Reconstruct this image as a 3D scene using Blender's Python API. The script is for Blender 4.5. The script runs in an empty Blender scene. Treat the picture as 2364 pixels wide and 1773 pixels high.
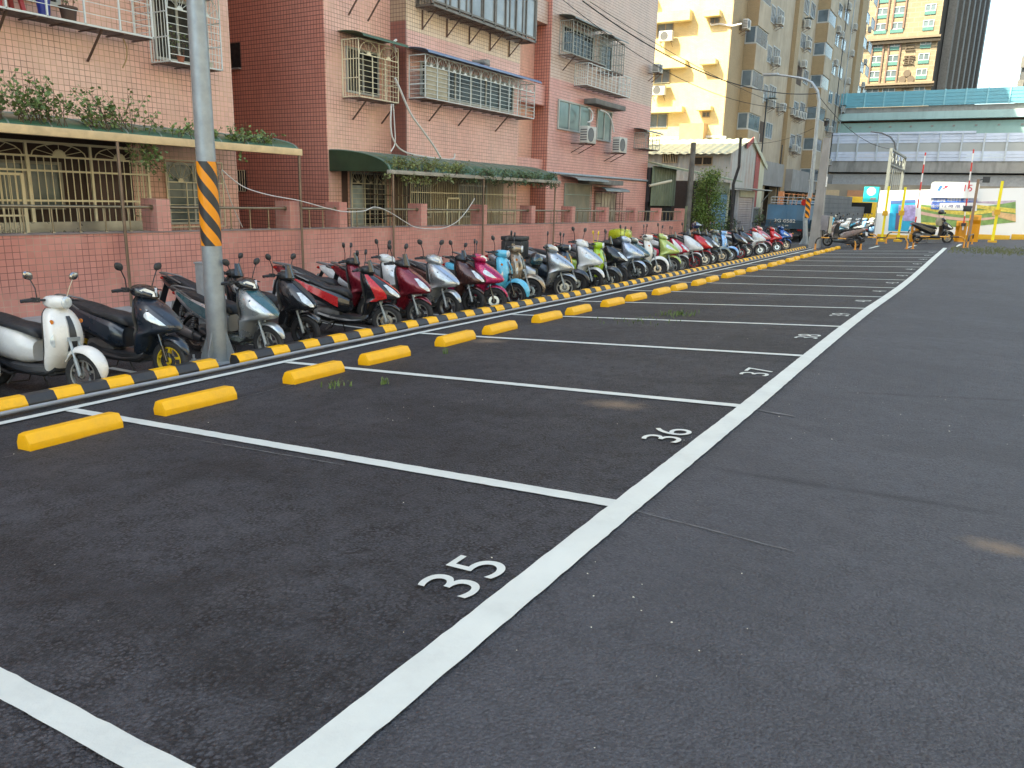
import bpy, bmesh, math, random
from mathutils import Vector, Matrix, Euler
R = math.radians
rnd = random.Random(11)
SC = bpy.context.scene
COL = SC.collection

# ------------------------------------------------------------------ camera
CAM_ANG = (-0.537029490138057, -0.23865947939879656, 0.027466391565347335)   # yaw, pitch, roll
FPX, CAMH, PCX, PCY = 1781.9, 1.586118, 1182.0, 886.5
def cam_axes(yaw, pitch, roll):
    f = Vector((math.sin(yaw)*math.cos(pitch), math.cos(yaw)*math.cos(pitch), math.sin(pitch)))
    r = f.cross(Vector((0, 0, 1))).normalized(); u = r.cross(f)
    return (math.cos(roll)*r+math.sin(roll)*u, -math.sin(roll)*r+math.cos(roll)*u, f)
AR, AU, AF = cam_axes(*CAM_ANG)
cd = bpy.data.cameras.new('camera'); cam = bpy.data.objects.new('camera', cd); COL.objects.link(cam)
cd.sensor_fit = 'HORIZONTAL'; cd.sensor_width = 36.0; cd.lens = FPX/2364*36.0
cd.clip_start = 0.05; cd.clip_end = 3000
m = Matrix((AR, AU, -AF)).transposed().to_4x4(); m.translation = (0, 0, CAMH)
cam.matrix_world = m
SC.camera = cam

# ------------------------------------------------------------------ sky, sun, exposure
SUN = Vector((-0.6, -0.8, 1.19)).normalized()
wld = bpy.data.worlds.new('World'); SC.world = wld; wld.use_nodes = True
nt = wld.node_tree; nt.nodes.clear()
wo = nt.nodes.new('ShaderNodeOutputWorld'); bg = nt.nodes.new('ShaderNodeBackground'); sky = nt.nodes.new('ShaderNodeTexSky')
sky.sky_type = 'NISHITA'; sky.sun_disc = False
sky.sun_elevation = math.asin(SUN.z); sky.sun_rotation = math.atan2(SUN.x, SUN.y)
sky.air_density = 1.0; sky.dust_density = 2.5; sky.ozone_density = 1.0; sky.altitude = 20
bg.inputs[1].default_value = 0.15
nt.links.new(sky.outputs[0], bg.inputs[0]); nt.links.new(bg.outputs[0], wo.inputs[0])
sd = bpy.data.lights.new('sun', 'SUN'); sd.energy = 4.0; sd.angle = R(0.5); sd.color = (1.0, 0.93, 0.80)
so = bpy.data.objects.new('sun', sd); COL.objects.link(so)
so.rotation_euler = SUN.to_track_quat('Z', 'Y').to_euler()
SC.view_settings.view_transform = 'Standard'; SC.view_settings.look = 'None'
SC.view_settings.gamma = 1.0; SC.view_settings.use_curve_mapping = False
SC.view_settings.exposure = 2.15
SC.view_settings.use_white_balance = True
SC.view_settings.white_balance_temperature = 7250; SC.view_settings.white_balance_tint = -1.0

# ------------------------------------------------------------------ measuring helpers
CAMP = Vector((0, 0, CAMH))
def ray(x, y): return AF + AR*((x-PCX)/FPX) - AU*((y-PCY)/FPX)
def on(ax, val, x, y):
    d = ray(x, y); return CAMP + d*((val-CAMP[ax])/d[ax])
def pY(X, x, y): return on(0, X, x, y).y
def pZ(X, x, y): return on(0, X, x, y).z

# terrain: gently falling towards the kerb and rolling along the lot
XR, XL, Y0, BAY = -1.49990, -6.67435, 3.60178, 2.5
ZR = [0.0, -0.011, -0.0031, -0.0059, -0.0298, -0.0831, -0.1254, -0.1467, -0.1495, -0.1458, -0.1348, -0.1263, -0.1226, -0.1245]
ZL = [-0.343, -0.3398, -0.3436, -0.3635, -0.3853, -0.3938, -0.3973, -0.4007, -0.406, -0.4155]
KY = [Y0+BAY*i for i in range(14)]
def interp(x, xs, ys):
    if x <= xs[0]: return ys[0]
    if x >= xs[-1]: return ys[-1]
    for i in range(len(xs)-1):
        if x <= xs[i+1]:
            t = (x-xs[i])/(xs[i+1]-xs[i]); return ys[i]+t*(ys[i+1]-ys[i])
XSL, YSL = KY[:10]+[42, 50], ZL+[-0.41, -0.28]
XSR, YSR = KY+[42, 50], ZR+[-0.10, -0.06]
def G(x, y):
    zl = interp(y, XSL, YSL); zr = interp(y, XSR, YSR)
    if x <= XL:
        if x > -7.12: return zl
        k = 0.13*min(max((41-y)/3, 0), 1)
        if x > -7.15: return zl-k*(-7.12-x)/0.03
        return zl-k+0.09*k/0.13*min((-7.15-x)/5.0, 1)
    if x <= XR: return zl+(x-XL)/(XR-XL)*(zr-zl)
    s = min(max((y-38)/12, 0), 1)*0.05
    return zr + s*min(x-XR, 6)

# ------------------------------------------------------------------ materials
MATS = {}
def nmat(name):
    m = bpy.data.materials.new(name); m.use_nodes = True
    return m, m.node_tree, m.node_tree.nodes['Principled BSDF']
def N(nt, t, **kw):
    n = nt.nodes.new(t)
    for k, v in kw.items(): setattr(n, k, v)
    return n
def mixc(nt, fac, a, b, mode='MIX'):
    n = N(nt, 'ShaderNodeMix', data_type='RGBA', blend_type=mode)
    for s, v in ((0, fac), (6, a), (7, b)):
        if isinstance(v, (int, float)): n.inputs[s].default_value = v
        elif isinstance(v, (tuple, list)): n.inputs[s].default_value = (*v[:3], 1)
        else: nt.links.new(v, n.inputs[s])
    return n.outputs[2]
def ramp(nt, src, p0, p1, v0=0.0, v1=1.0):
    n = N(nt, 'ShaderNodeMapRange'); n.inputs[1].default_value = p0; n.inputs[2].default_value = p1
    n.inputs[3].default_value = v0; n.inputs[4].default_value = v1
    nt.links.new(src, n.inputs[0]); return n.outputs[0]
def noise(nt, vec, scale, detail=3, rough=0.55):
    n = N(nt, 'ShaderNodeTexNoise'); n.inputs['Scale'].default_value = scale
    n.inputs['Detail'].default_value = detail; n.inputs['Roughness'].default_value = rough
    nt.links.new(vec, n.inputs['Vector']); return n.outputs[0]
def mapping(nt, vec, sc=(1, 1, 1), rot=(0, 0, 0), loc=(0, 0, 0)):
    n = N(nt, 'ShaderNodeMapping'); n.inputs['Scale'].default_value = sc; n.inputs['Rotation'].default_value = rot
    n.inputs['Location'].default_value = loc
    nt.links.new(vec, n.inputs['Vector']); return n.outputs[0]
def M(name, col, rough=0.5, metal=0.0, var=0.10, scale=4.0, dirt=0.0, dirtcol=(0.05, 0.045, 0.04), bump=0.0, bscale=60, coat=0.0, world=False, streak=False, spec=None):
    if name in MATS: return MATS[name]
    m, nt, b = nmat(name)
    if world: vec = N(nt, 'ShaderNodeNewGeometry').outputs['Position']
    else: vec = N(nt, 'ShaderNodeTexCoord').outputs['Object']
    nz = noise(nt, vec, scale, 4)
    c = mixc(nt, ramp(nt, nz, 0.3, 0.7), [x*(1-var) for x in col], [min(1, x*(1+var)) for x in col])
    if dirt > 0:
        v2 = mapping(nt, vec, (1.3, 1.3, 0.22)) if streak else vec
        d = ramp(nt, noise(nt, v2, scale*0.8+1, 6, 0.65), 0.48, 0.78, 0, dirt)
        c = mixc(nt, d, c, dirtcol)
    nt.links.new(c, b.inputs['Base Color'])
    b.inputs['Metallic'].default_value = metal
    rr = ramp(nt, noise(nt, vec, scale*2.3, 3), 0.3, 0.7, max(0.02, rough*0.8), min(1, rough*1.2))
    nt.links.new(rr, b.inputs['Roughness'])
    if coat: b.inputs['Coat Weight'].default_value = coat; b.inputs['Coat Roughness'].default_value = 0.06
    if spec is not None: b.inputs['Specular IOR Level'].default_value = spec
    if bump:
        bn = N(nt, 'ShaderNodeBump'); bn.inputs['Strength'].default_value = bump; bn.inputs['Distance'].default_value = 0.01
        nt.links.new(noise(nt, vec, bscale, 4), bn.inputs['Height']); nt.links.new(bn.outputs[0], b.inputs['Normal'])
    MATS[name] = m; return m
def tile(name, c1, c2, g1, g2, w=0.1, h=0.1, mortar=0.006, offset=0.0, stain=0.35, staincol=(0.10, 0.07, 0.055), rough=0.35, split=None):
    """wall tiles laid in world coordinates: u runs along whichever wall the face belongs to"""
    if name in MATS: return MATS[name]
    m, nt, b = nmat(name)
    pos = N(nt, 'ShaderNodeNewGeometry').outputs['Position']
    sp = N(nt, 'ShaderNodeSeparateXYZ'); nt.links.new(pos, sp.inputs[0])
    ad = N(nt, 'ShaderNodeMath', operation='ADD'); nt.links.new(sp.outputs[0], ad.inputs[0]); nt.links.new(sp.outputs[1], ad.inputs[1])
    cb = N(nt, 'ShaderNodeCombineXYZ'); nt.links.new(ad.outputs[0], cb.inputs[0]); nt.links.new(sp.outputs[2], cb.inputs[1])
    wob = mapping(nt, cb.outputs[0], (1, 1, 1))
    br = N(nt, 'ShaderNodeTexBrick'); br.offset = offset; br.squash = 1.0
    for k, v in (('Scale', 1.0), ('Mortar Size', mortar), ('Mortar Smooth', 0.3), ('Brick Width', w), ('Row Height', h), ('Bias', 0.0)):
        br.inputs[k].default_value = v
    nt.links.new(wob, br.inputs['Vector'])
    big = noise(nt, pos, 0.55, 5, 0.6)
    a = mixc(nt, ramp(nt, big, 0.35, 0.65), c1, c2)
    if split:   # the storeys above this height carry tiles of another colour
        gt = N(nt, 'ShaderNodeMath', operation='GREATER_THAN'); nt.links.new(sp.outputs[2], gt.inputs[0]); gt.inputs[1].default_value = split[0]
        a = mixc(nt, gt.outputs[0], a, split[1])
    a2 = mixc(nt, 0.88, (0, 0, 0), a)
    a3 = mixc(nt, 0.94, (1, 1, 1), a)
    nt.links.new(a, br.inputs['Color1']); nt.links.new(a2, br.inputs['Color2'])
    gr = mixc(nt, ramp(nt, noise(nt, pos, 0.9, 3), 0.42, 0.58), g1, g2)
    nt.links.new(gr, br.inputs['Mortar'])
    st = ramp(nt, noise(nt, mapping(nt, pos, (1.1, 1.1, 0.25)), 1.3, 6, 0.7), 0.47, 0.8, 0, stain)
    c = mixc(nt, st, br.outputs[0], staincol)
    nt.links.new(c, b.inputs['Base Color'])
    b.inputs['Roughness'].default_value = rough
    bn = N(nt, 'ShaderNodeBump'); bn.invert = True; bn.inputs['Strength'].default_value = 0.35; bn.inputs['Distance'].default_value = 0.004
    nt.links.new(br.outputs['Fac'], bn.inputs['Height']); nt.links.new(bn.outputs[0], b.inputs['Normal'])
    MATS[name] = m; return m
def stripes(name, c1, c2, period, axis=1, diag=0.0, rough=0.5, dirt=0.35, phase=0.0):
    if name in MATS: return MATS[name]
    m, nt, b = nmat(name)
    vec = N(nt, 'ShaderNodeTexCoord').outputs['Object']
    sp = N(nt, 'ShaderNodeSeparateXYZ'); nt.links.new(vec, sp.inputs[0])
    src = sp.outputs[axis]
    if diag:
        at = N(nt, 'ShaderNodeMath', operation='ARCTAN2'); nt.links.new(sp.outputs[1], at.inputs[0]); nt.links.new(sp.outputs[0], at.inputs[1])
        ml = N(nt, 'ShaderNodeMath', operation='MULTIPLY_ADD'); nt.links.new(at.outputs[0], ml.inputs[0]); ml.inputs[1].default_value = diag
        nt.links.new(src, ml.inputs[2]); src = ml.outputs[0]
    d = N(nt, 'ShaderNodeMath', operation='MULTIPLY_ADD'); nt.links.new(src, d.inputs[0]); d.inputs[1].default_value = 1/period; d.inputs[2].default_value = phase
    fr = N(nt, 'ShaderNodeMath', operation='FRACT'); nt.links.new(d.outputs[0], fr.inputs[0])
    gt = N(nt, 'ShaderNodeMath', operation='GREATER_THAN'); nt.links.new(fr.outputs[0], gt.inputs[0]); gt.inputs[1].default_value = 0.5
    c = mixc(nt, gt.outputs[0], c1, c2)
    dd = ramp(nt, noise(nt, vec, 6, 6, 0.7), 0.5, 0.8, 0, dirt)
    c = mixc(nt, dd, c, (0.10, 0.08, 0.05))
    nt.links.new(c, b.inputs['Base Color']); b.inputs['Roughness'].default_value = rough
    MATS[name] = m; return m

YEL = (0.88, 0.46, 0.006)
white_paint = M('white_paint', (0.60, 0.65, 0.615), 0.6, var=0.05, scale=3, dirt=0.25, dirtcol=(0.25, 0.26, 0.26), world=True, bump=0.25, bscale=45)
yellow_paint = M('yellow_paint', YEL, 0.5, var=0.07, scale=5, dirt=0.42, dirtcol=(0.42, 0.22, 0.03), bump=0.25, bscale=50)
galv = M('galvanised_steel', (0.33, 0.37, 0.39), 0.5, 0.45, var=0.13, scale=7, dirt=0.22, dirtcol=(0.17, 0.18, 0.18), bump=0.1, bscale=30)
concrete = M('concrete', (0.30, 0.29, 0.27), 0.85, var=0.15, scale=1.5, dirt=0.4, dirtcol=(0.10, 0.10, 0.10), bump=0.4, bscale=20, world=True, streak=True)
dark_glass = M('dark_glass', (0.018, 0.02, 0.02), 0.12, 0, var=0.3, scale=1.0, spec=0.2)
pale_glass = M('pale_window_glass', (0.13, 0.165, 0.16), 0.14, 0, var=0.35, scale=1.3, streak=True)
steel = M('stainless_steel', (0.30, 0.25, 0.17), 0.35, 0.7, var=0.15, scale=6)
cream_bar = M('cream_painted_bar', (0.74, 0.67, 0.47), 0.45, 0.1, var=0.14, scale=5, dirt=0.3, dirtcol=(0.25, 0.15, 0.07))
white_bar = M('white_painted_bar', (0.66, 0.69, 0.66), 0.45, 0.1, var=0.08, scale=5, dirt=0.25, dirtcol=(0.3, 0.22, 0.15))
rusty = M('rusty_bracket', (0.13, 0.075, 0.055), 0.7, 0.2, var=0.3, scale=9)
green_pvc = M('green_canopy_sheet', (0.055, 0.125, 0.07), 0.35, 0, var=0.2, scale=2, dirt=0.35, dirtcol=(0.09, 0.09, 0.07))
blue_pvc = M('blue_canopy_sheet', (0.16, 0.22, 0.33), 0.4, 0, var=0.15, scale=2, dirt=0.2)
grey_pvc = M('grey_canopy_sheet', (0.20, 0.22, 0.20), 0.5, 0, var=0.2, scale=2, dirt=0.3)
beige_trim = M('beige_fascia', (0.74, 0.54, 0.29), 0.6, 0, var=0.14, scale=2.5, dirt=0.45, dirtcol=(0.28, 0.19, 0.10))
hose = M('white_hose', (0.62, 0.60, 0.56), 0.5, var=0.05)
black_rubber = M('black_rubber', (0.018, 0.018, 0.019), 0.75, var=0.2, scale=12)
dark_plastic = M('dark_plastic', (0.022, 0.024, 0.027), 0.42, var=0.25, scale=6)

# ------------------------------------------------------------------ mesh builder
WO = {}
def link(o): COL.objects.link(o); return o
def tag(o, label=None, cat=None, group=None, kind=None):
    if label: o['label'] = label
    if cat: o['category'] = cat
    if group: o['group'] = group
    if kind: o['kind'] = kind
    return o
def thing(name, loc, label, cat, group=None, rz=0.0):
    o = bpy.data.objects.new(name, None); link(o); o.location = loc; o.rotation_euler = (0, 0, rz)
    o.empty_display_size = 0.2
    WO[o.name] = Vector(loc); return tag(o, label, cat, group)
class MB:
    def __init__(s): s.v = []; s.f = []
    def add(s, vs, fs):
        b = len(s.v); s.v += [Vector(v) for v in vs]; s.f += [tuple(b+i for i in f) for f in fs]; return s
    def box(s, x0, x1, y0, y1, z0, z1):
        x0, x1 = min(x0, x1), max(x0, x1); y0, y1 = min(y0, y1), max(y0, y1); z0, z1 = min(z0, z1), max(z0, z1)
        return s.add([(x0, y0, z0), (x1, y0, z0), (x1, y1, z0), (x0, y1, z0), (x0, y0, z1), (x1, y0, z1), (x1, y1, z1), (x0, y1, z1)],
                     [(0, 3, 2, 1), (4, 5, 6, 7), (0, 1, 5, 4), (1, 2, 6, 5), (2, 3, 7, 6), (3, 0, 4, 7)])
    def beam(s, a, b, w, h=None, up=(0, 0, 1)):
        a = Vector(a); b = Vector(b); d = (b-a); h = h or w
        if d.length < 1e-6: return s
        d.normalize(); upv = Vector(up)
        if abs(d.dot(upv)) > 0.98: upv = Vector((1, 0, 0))
        r = d.cross(upv).normalized()*w/2; u = r.cross(d).normalized()*h/2
        return s.add([a-r-u, a+r-u, a+r+u, a-r+u, b-r-u, b+r-u, b+r+u, b-r+u],
                     [(0, 1, 2, 3)[::-1][::-1], (4, 7, 6, 5), (0, 4, 5, 1), (1, 5, 6, 2), (2, 6, 7, 3), (3, 7, 4, 0)])
    def tube(s, pts, r, n=8, cap=True):
        pts = [Vector(p) for p in pts]; k = len(pts); rs = r if isinstance(r, (list, tuple)) else [r]*k
        rings = []; prev = None
        for i, p in enumerate(pts):
            d = (pts[min(i+1, k-1)]-pts[max(i-1, 0)]).normalized()
            a = prev if prev is not None else (Vector((0, 0, 1)) if abs(d.z) < 0.9 else Vector((1, 0, 0)))
            a = (a-d*a.dot(d)).normalized(); prev = a; b = d.cross(a)
            rings.append([p+a*math.cos(2*math.pi*j/n)*rs[i]+b*math.sin(2*math.pi*j/n)*rs[i] for j in range(n)])
        return s.loft(rings, cap)
    def loft(s, rings, cap=True, closed=True):
        n = len(rings[0]); vs = [v for r in rings for v in r]; fs = []
        for i in range(len(rings)-1):
            for j in range(n if closed else n-1):
                k = (j+1) % n; fs.append((i*n+j, i*n+k, (i+1)*n+k, (i+1)*n+j))
        if cap and closed: fs.append(tuple(range(n))[::-1]); fs.append(tuple((len(rings)-1)*n+j for j in range(n)))
        return s.add(vs, fs)
    def prism(s, poly, axis, a, b):
        """poly: 2-D outline in the two other axes, extruded along axis from a to b"""
        o = [i for i in range(3) if i != axis]; n = len(poly)
        def P(p, t):
            v = [0, 0, 0]; v[o[0]] = p[0]; v[o[1]] = p[1]; v[axis] = t; return v
        vs = [P(p, a) for p in poly]+[P(p, b) for p in poly]
        fs = [tuple(range(n)), tuple(range(2*n-1, n-1, -1))]+[(i, i+n, (i+1) % n+n, (i+1) % n) for i in range(n)]
        return s.add(vs, fs)
    def lathe(s, prof, c=(0, 0, 0), axis=2, n=24, closed=False):
        """prof: list of (radius, height along axis)"""
        c = Vector(c); o = [i for i in range(3) if i != axis]; rings = []
        for r, h in prof:
            ring = []
            for j in range(n):
                v = Vector((0, 0, 0)); v[o[0]] = r*math.cos(2*math.pi*j/n); v[o[1]] = r*math.sin(2*math.pi*j/n); v[axis] = h
                ring.append(c+v)
            rings.append(ring)
        if closed: rings.append(rings[0])
        return s.loft(rings, not closed)
    def xf(s, mat, start=0):
        for i in range(start, len(s.v)): s.v[i] = mat @ s.v[i]
        return s
    def mesh(s, name, mat, smooth=False, off=Vector((0, 0, 0)), bevel=0, sub=0, auto=None):
        me = bpy.data.meshes.new(name); me.from_pydata([v-off for v in s.v], [], s.f)
        bm = bmesh.new(); bm.from_mesh(me)
        bmesh.ops.recalc_face_normals(bm, faces=bm.faces)
        if bevel:
            es = [e for e in bm.edges if len(e.link_faces) == 2 and e.calc_face_angle(0) > 0.5]
            bmesh.ops.bevel(bm, geom=es, offset=bevel, segments=2, affect='EDGES', profile=0.6, clamp_overlap=True)
        for f in bm.faces: f.smooth = smooth or bool(bevel)
        if smooth or bevel:
            ang = auto or 0.7
            for e in bm.edges:
                if len(e.link_faces) == 2 and e.calc_face_angle(0) > ang: e.smooth = False
        bm.to_mesh(me); bm.free()
        if mat: me.materials.append(mat)
        return me
    def build(s, name, mat, parent=None, smooth=False, bevel=0, **kw):
        """vertices are in world coordinates; the object's origin goes to its parent's, or (top level) to the base centre"""
        if parent is not None: off = WO[parent.name]
        else:
            xs = [v.x for v in s.v]; ys = [v.y for v in s.v]; zs = [v.z for v in s.v]
            off = Vector(((min(xs)+max(xs))/2, (min(ys)+max(ys))/2, min(zs)))
        me = s.mesh(name, mat, smooth, off, bevel, auto=kw.pop('auto', None))
        o = bpy.data.objects.new(name, me); link(o); WO[o.name] = off.copy()
        if parent is not None: o.parent = parent
        else: o.location = off
        return tag(o, **kw) if kw else o
def arc(cx, cz, r, a0, a1, n): return [(cx+r*math.cos(R(a0+(a1-a0)*i/n)), cz+r*math.sin(R(a0+(a1-a0)*i/n))) for i in range(n+1)]

# ------------------------------------------------------------------ ground
def asphalt(name, dark, light, lot=True):
    m, nt, b = nmat(name)
    pos = N(nt, 'ShaderNodeNewGeometry').outputs['Position']
    n1 = noise(nt, pos, 0.35, 6, 0.6)
    c = mixc(nt, ramp(nt, n1, 0.35, 0.65), dark, light)
    n2 = noise(nt, mapping(nt, pos, (0.55, 1.6, 1), (0, 0, R(28))), 1.0, 5, 0.62)      # rolled-in darker drag marks
    c = mixc(nt, ramp(nt, n2, 0.50, 0.66, 0, 0.75), c, [x*0.42 for x in dark])
    n2b = noise(nt, mapping(nt, pos, (1.5, 0.35, 1), (0, 0, R(-12)), (4, 9, 0)), 0.9, 5, 0.6)
    c = mixc(nt, ramp(nt, n2b, 0.52, 0.66, 0, 0.55), c, [x*0.5 for x in dark])
    n3 = noise(nt, pos, 1.7, 4, 0.6)
    c = mixc(nt, ramp(nt, n3, 0.50, 0.75, 0, 0.28), c, (0.080, 0.078, 0.080))        # dusty brown film
    sp = noise(nt, pos, 70, 3, 0.8)
    c = mixc(nt, ramp(nt, sp, 0.52, 0.72, 0, 0.55), c, (0.15, 0.155, 0.165))
    sp2 = noise(nt, mapping(nt, pos, loc=(3, 1, 0)), 75, 3, 0.7)
    c = mixc(nt, ramp(nt, sp2, 0.54, 0.68, 0, 0.85), c, (0.008, 0.008, 0.010))
    sp3 = noise(nt, mapping(nt, pos, loc=(1, 7, 0)), 26, 4, 0.75)
    c = mixc(nt, ramp(nt, sp3, 0.52, 0.68, 0, 0.18), c, (0.018, 0.018, 0.021))
    pv = N(nt, 'ShaderNodeTexVoronoi'); pv.inputs['Scale'].default_value = 55; nt.links.new(pos, pv.inputs['Vector'])
    pm = N(nt, 'ShaderNodeMath', operation='MULTIPLY'); nt.links.new(ramp(nt, pv.outputs['Distance'], 0.38, 0.52), pm.inputs[0]); nt.links.new(ramp(nt, noise(nt, pos, 7.0, 6, 0.8), 0.40, 0.64, 0.18, 1.0), pm.inputs[1])
    c = mixc(nt, pm.outputs[0], c, (0.006, 0.006, 0.008))       # open pits between the stones
    if lot:    # the aisle right of the long line was laid with a lighter mix
        sx = N(nt, 'ShaderNodeSeparateXYZ'); nt.links.new(pos, sx.inputs[0])
        c = mixc(nt, ramp(nt, sx.outputs[0], XR+0.05, XR+0.25, 0, 0.28), c, (0.135, 0.145, 0.17))
    if lot:    # paving seams and tyre drag lines, each of limited length
        for (ax, ay, bx, by, w, st) in SEAMS:
            L = math.hypot(bx-ax, by-ay); ang = math.atan2(by-ay, bx-ax)
            mp = N(nt, 'ShaderNodeMapping', vector_type='TEXTURE'); mp.inputs['Location'].default_value = ((ax+bx)/2, (ay+by)/2, 0); mp.inputs['Rotation'].default_value = (0, 0, ang)
            mp.inputs['Scale'].default_value = (L/2, w, 1000); nt.links.new(pos, mp.inputs['Vector'])
            ab = N(nt, 'ShaderNodeVectorMath', operation='ABSOLUTE'); nt.links.new(mp.outputs[0], ab.inputs[0]); sq = N(nt, 'ShaderNodeSeparateXYZ'); nt.links.new(ab.outputs[0], sq.inputs[0])
            wn = N(nt, 'ShaderNodeMath', operation='MULTIPLY_ADD'); nt.links.new(noise(nt, pos, 3.0, 5, 0.7), wn.inputs[0]); wn.inputs[1].default_value = 1.6; nt.links.new(sq.outputs[1], wn.inputs[2])
            m1 = N(nt, 'ShaderNodeMath', operation='MULTIPLY'); nt.links.new(ramp(nt, wn.outputs[0], 0.55, 1.5, st, 0), m1.inputs[0]); nt.links.new(ramp(nt, sq.outputs[0], 0.8, 1.05, 1, 0), m1.inputs[1])
            c = mixc(nt, m1.outputs[0], c, (0.014, 0.014, 0.017))
    if lot:    # patches of sand washed onto the surface
        for (px, py, rx, ry, rot) in SAND:
            mp = mapping(nt, pos, (1/rx, 1/ry, 0), (0, 0, 0), (-px/rx, -py/ry, 0))
            ln = N(nt, 'ShaderNodeVectorMath', operation='LENGTH'); nt.links.new(mp, ln.inputs[0])
            ad = N(nt, 'ShaderNodeMath', operation='MULTIPLY_ADD'); nt.links.new(noise(nt, pos, 9, 5, 0.7), ad.inputs[0]); ad.inputs[1].default_value = 1.1; nt.links.new(ln.outputs['Value'], ad.inputs[2])
            c = mixc(nt, ramp(nt, ad.outputs[0], 0.65, 1.5, 0.62, 0.0), c, (0.26, 0.19, 0.125))
    nt.links.new(c, b.inputs['Base Color'])
    b.inputs['Roughness'].default_value = 0.72; b.inputs['Specular IOR Level'].default_value = 0.45
    vo = N(nt, 'ShaderNodeTexVoronoi'); vo.inputs['Scale'].default_value = 85; nt.links.new(pos, vo.inputs['Vector'])
    hs = N(nt, 'ShaderNodeMath', operation='MULTIPLY_ADD'); nt.links.new(vo.outputs['Distance'], hs.inputs[0]); hs.inputs[1].default_value = -0.7
    nt.links.new(noise(nt, pos, 38, 4, 0.75), hs.inputs[2])
    bn = N(nt, 'ShaderNodeBump'); bn.inputs['Strength'].default_value = 0.95; bn.inputs['Distance'].default_value = 0.012
    nt.links.new(hs.outputs[0], bn.inputs['Height'])
    bn2 = N(nt, 'ShaderNodeBump'); bn2.inputs['Strength'].default_value = 0.5; bn2.inputs['Distance'].default_value = 0.03
    nt.links.new(noise(nt, pos, 2.2, 3), bn2.inputs['Height']); nt.links.new(bn.outputs[0], bn2.inputs['Normal'])
    nt.links.new(bn2.outputs[0], b.inputs['Normal'])
    return m
SEAMS = [(-1.34, 4.47, 0.39, 4.71, 0.1, 0.75), (-0.86, 7.16, 0.49, 7.79, 0.07, 0.6), (-3.26, 1.4, -2.12, 2.51, 0.16, 0.6), (-4.48, 1.99, -4.39, 2.8, 0.2, 0.5), (-2.17, 4.03, -1.68, 6.7, 0.14, 0.4), (-1.8, 4.93, -1.86, 15.57, 0.16, 0.35)]
SAND = [(-2.42, 5.75, 0.36, 0.20, 0), (-5.35, 8.35, 0.34, 0.22, 0), (0.28, 4.19, 0.22, 0.12, 0)]
asph = asphalt('lot_asphalt', (0.028, 0.031, 0.039), (0.062, 0.067, 0.080))
asph2 = asphalt('lane_asphalt', (0.050, 0.052, 0.055), (0.075, 0.077, 0.080), lot=False)
def frange(a, b, st):
    k = max(1, int(math.ceil((b-a)/st-1e-9))); return [a+(b-a)*i/k for i in range(k+1)]
def gridxy(xs, ys, dz=0.0, name='ground', mat=None, **kw):
    vs = [(x, y, G(x, y)+dz) for y in ys for x in xs]; nx = len(xs)
    fs = [(j*nx+i, j*nx+i+1, (j+1)*nx+i+1, (j+1)*nx+i) for j in range(len(ys)-1) for i in range(nx-1)]
    mb = MB(); mb.add(vs, fs); return mb.build(name, mat, smooth=True, kind='structure', **kw)
ysk = [-150, -60, -20]+frange(-10, Y0, 1.7)
for i in range(len(KY)-1): ysk += [KY[i]+0.625*j for j in range(1, 5)]
ysk += frange(KY[-1], 50, 1.0)[1:]+[60, 80, 120, 200, 400, 900, 1600]
xsk = [-900, -300, -100, -40, -20, -13.0, -12.15, -9, -7.15, -7.12, XL]+frange(XL, XR, 0.5)[1:]+[-0.5, 0.5, 1.5, 3, 4.5, 10, 40, 100, 300, 900]
gridxy(xsk, ysk, 0, 'ground', asph)
# scooter lane between the kerb and the tiled wall, with its gutter strip and red line
ysl = [y for y in ysk if -10 <= y <= 60]
gridxy([-11.55, -9, -7.16], ysl, 0.004, 'scooter_lane', asph2)
gridxy([-12.15, -11.55], [y for y in ysl if y <= 36.5], 0.005, 'gutter_strip', concrete)

def ribbon(pts, w, dz=0.008, jit=0.0025, step=0.06):
    """a painted line with slightly uneven edges, draped on the ground"""
    mb = MB(); a = Vector(pts[0]); b = Vector(pts[1]); L = (b-a).length; d = (b-a)/L; n = Vector((-d.y, d.x))
    k = max(2, int(L/step)); vs = []
    ts = [L*i/k for i in range(k+1)]
    for t in ts:
        p = a+d*t
        for s in (-1, 1):
            q = p+n*s*(w/2+rnd.uniform(-jit, jit)); vs.append((q.x, q.y, G(q.x, q.y)+dz))
    mb.add(vs, [(2*i, 2*i+1, 2*i+3, 2*i+2) for i in range(k)]); return mb
chalk = M('chalk_line', (0.13, 0.135, 0.14), 0.8, var=0.4, scale=9, world=True)
red_paint = M('red_line_paint', (0.42, 0.10, 0.08), 0.6, var=0.15)
lw = 0.15
ribbon([(XR+lw/2, -4), (XR+lw/2, 39.0)], lw, 0.012).build('lane_line', white_paint, kind='structure')
ribbon([(XL, -3), (XL, 38.6)], 0.095, 0.012).build('edge_line', white_paint, kind='structure')
ribbon([(-5.60, 1.5), (-5.60, 17)], 0.007, 0.006, 0.003).build('chalk_line', chalk, kind='structure')
ribbon([(XR+0.1, Y0-0.02), (-0.55, Y0-0.05)], 0.008, 0.006, 0.003).build('chalk_line', chalk, kind='structure')
ribbon([(-5.2, Y0-0.16), (-3.3, Y0-0.13)], 0.010, 0.006, 0.004).build('chalk_line', chalk, kind='structure')
ribbon([(XR+0.1, Y0+BAY-0.03), (-1.05, Y0+BAY-0.05)], 0.03, 0.006, 0.010).build('chalk_line', chalk, kind='structure')
for i in range(-1, 14):
    y = Y0+BAY*i
    ribbon([(XL+0.045, y), (XR, y)], 0.10 if i else 0.105, 0.008).build('bay_line', white_paint, kind='structure')
ribbon([(-11.1, -5), (-11.1, 36)], 0.09, 0.010).build('red_line', red_paint, kind='structure')
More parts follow.
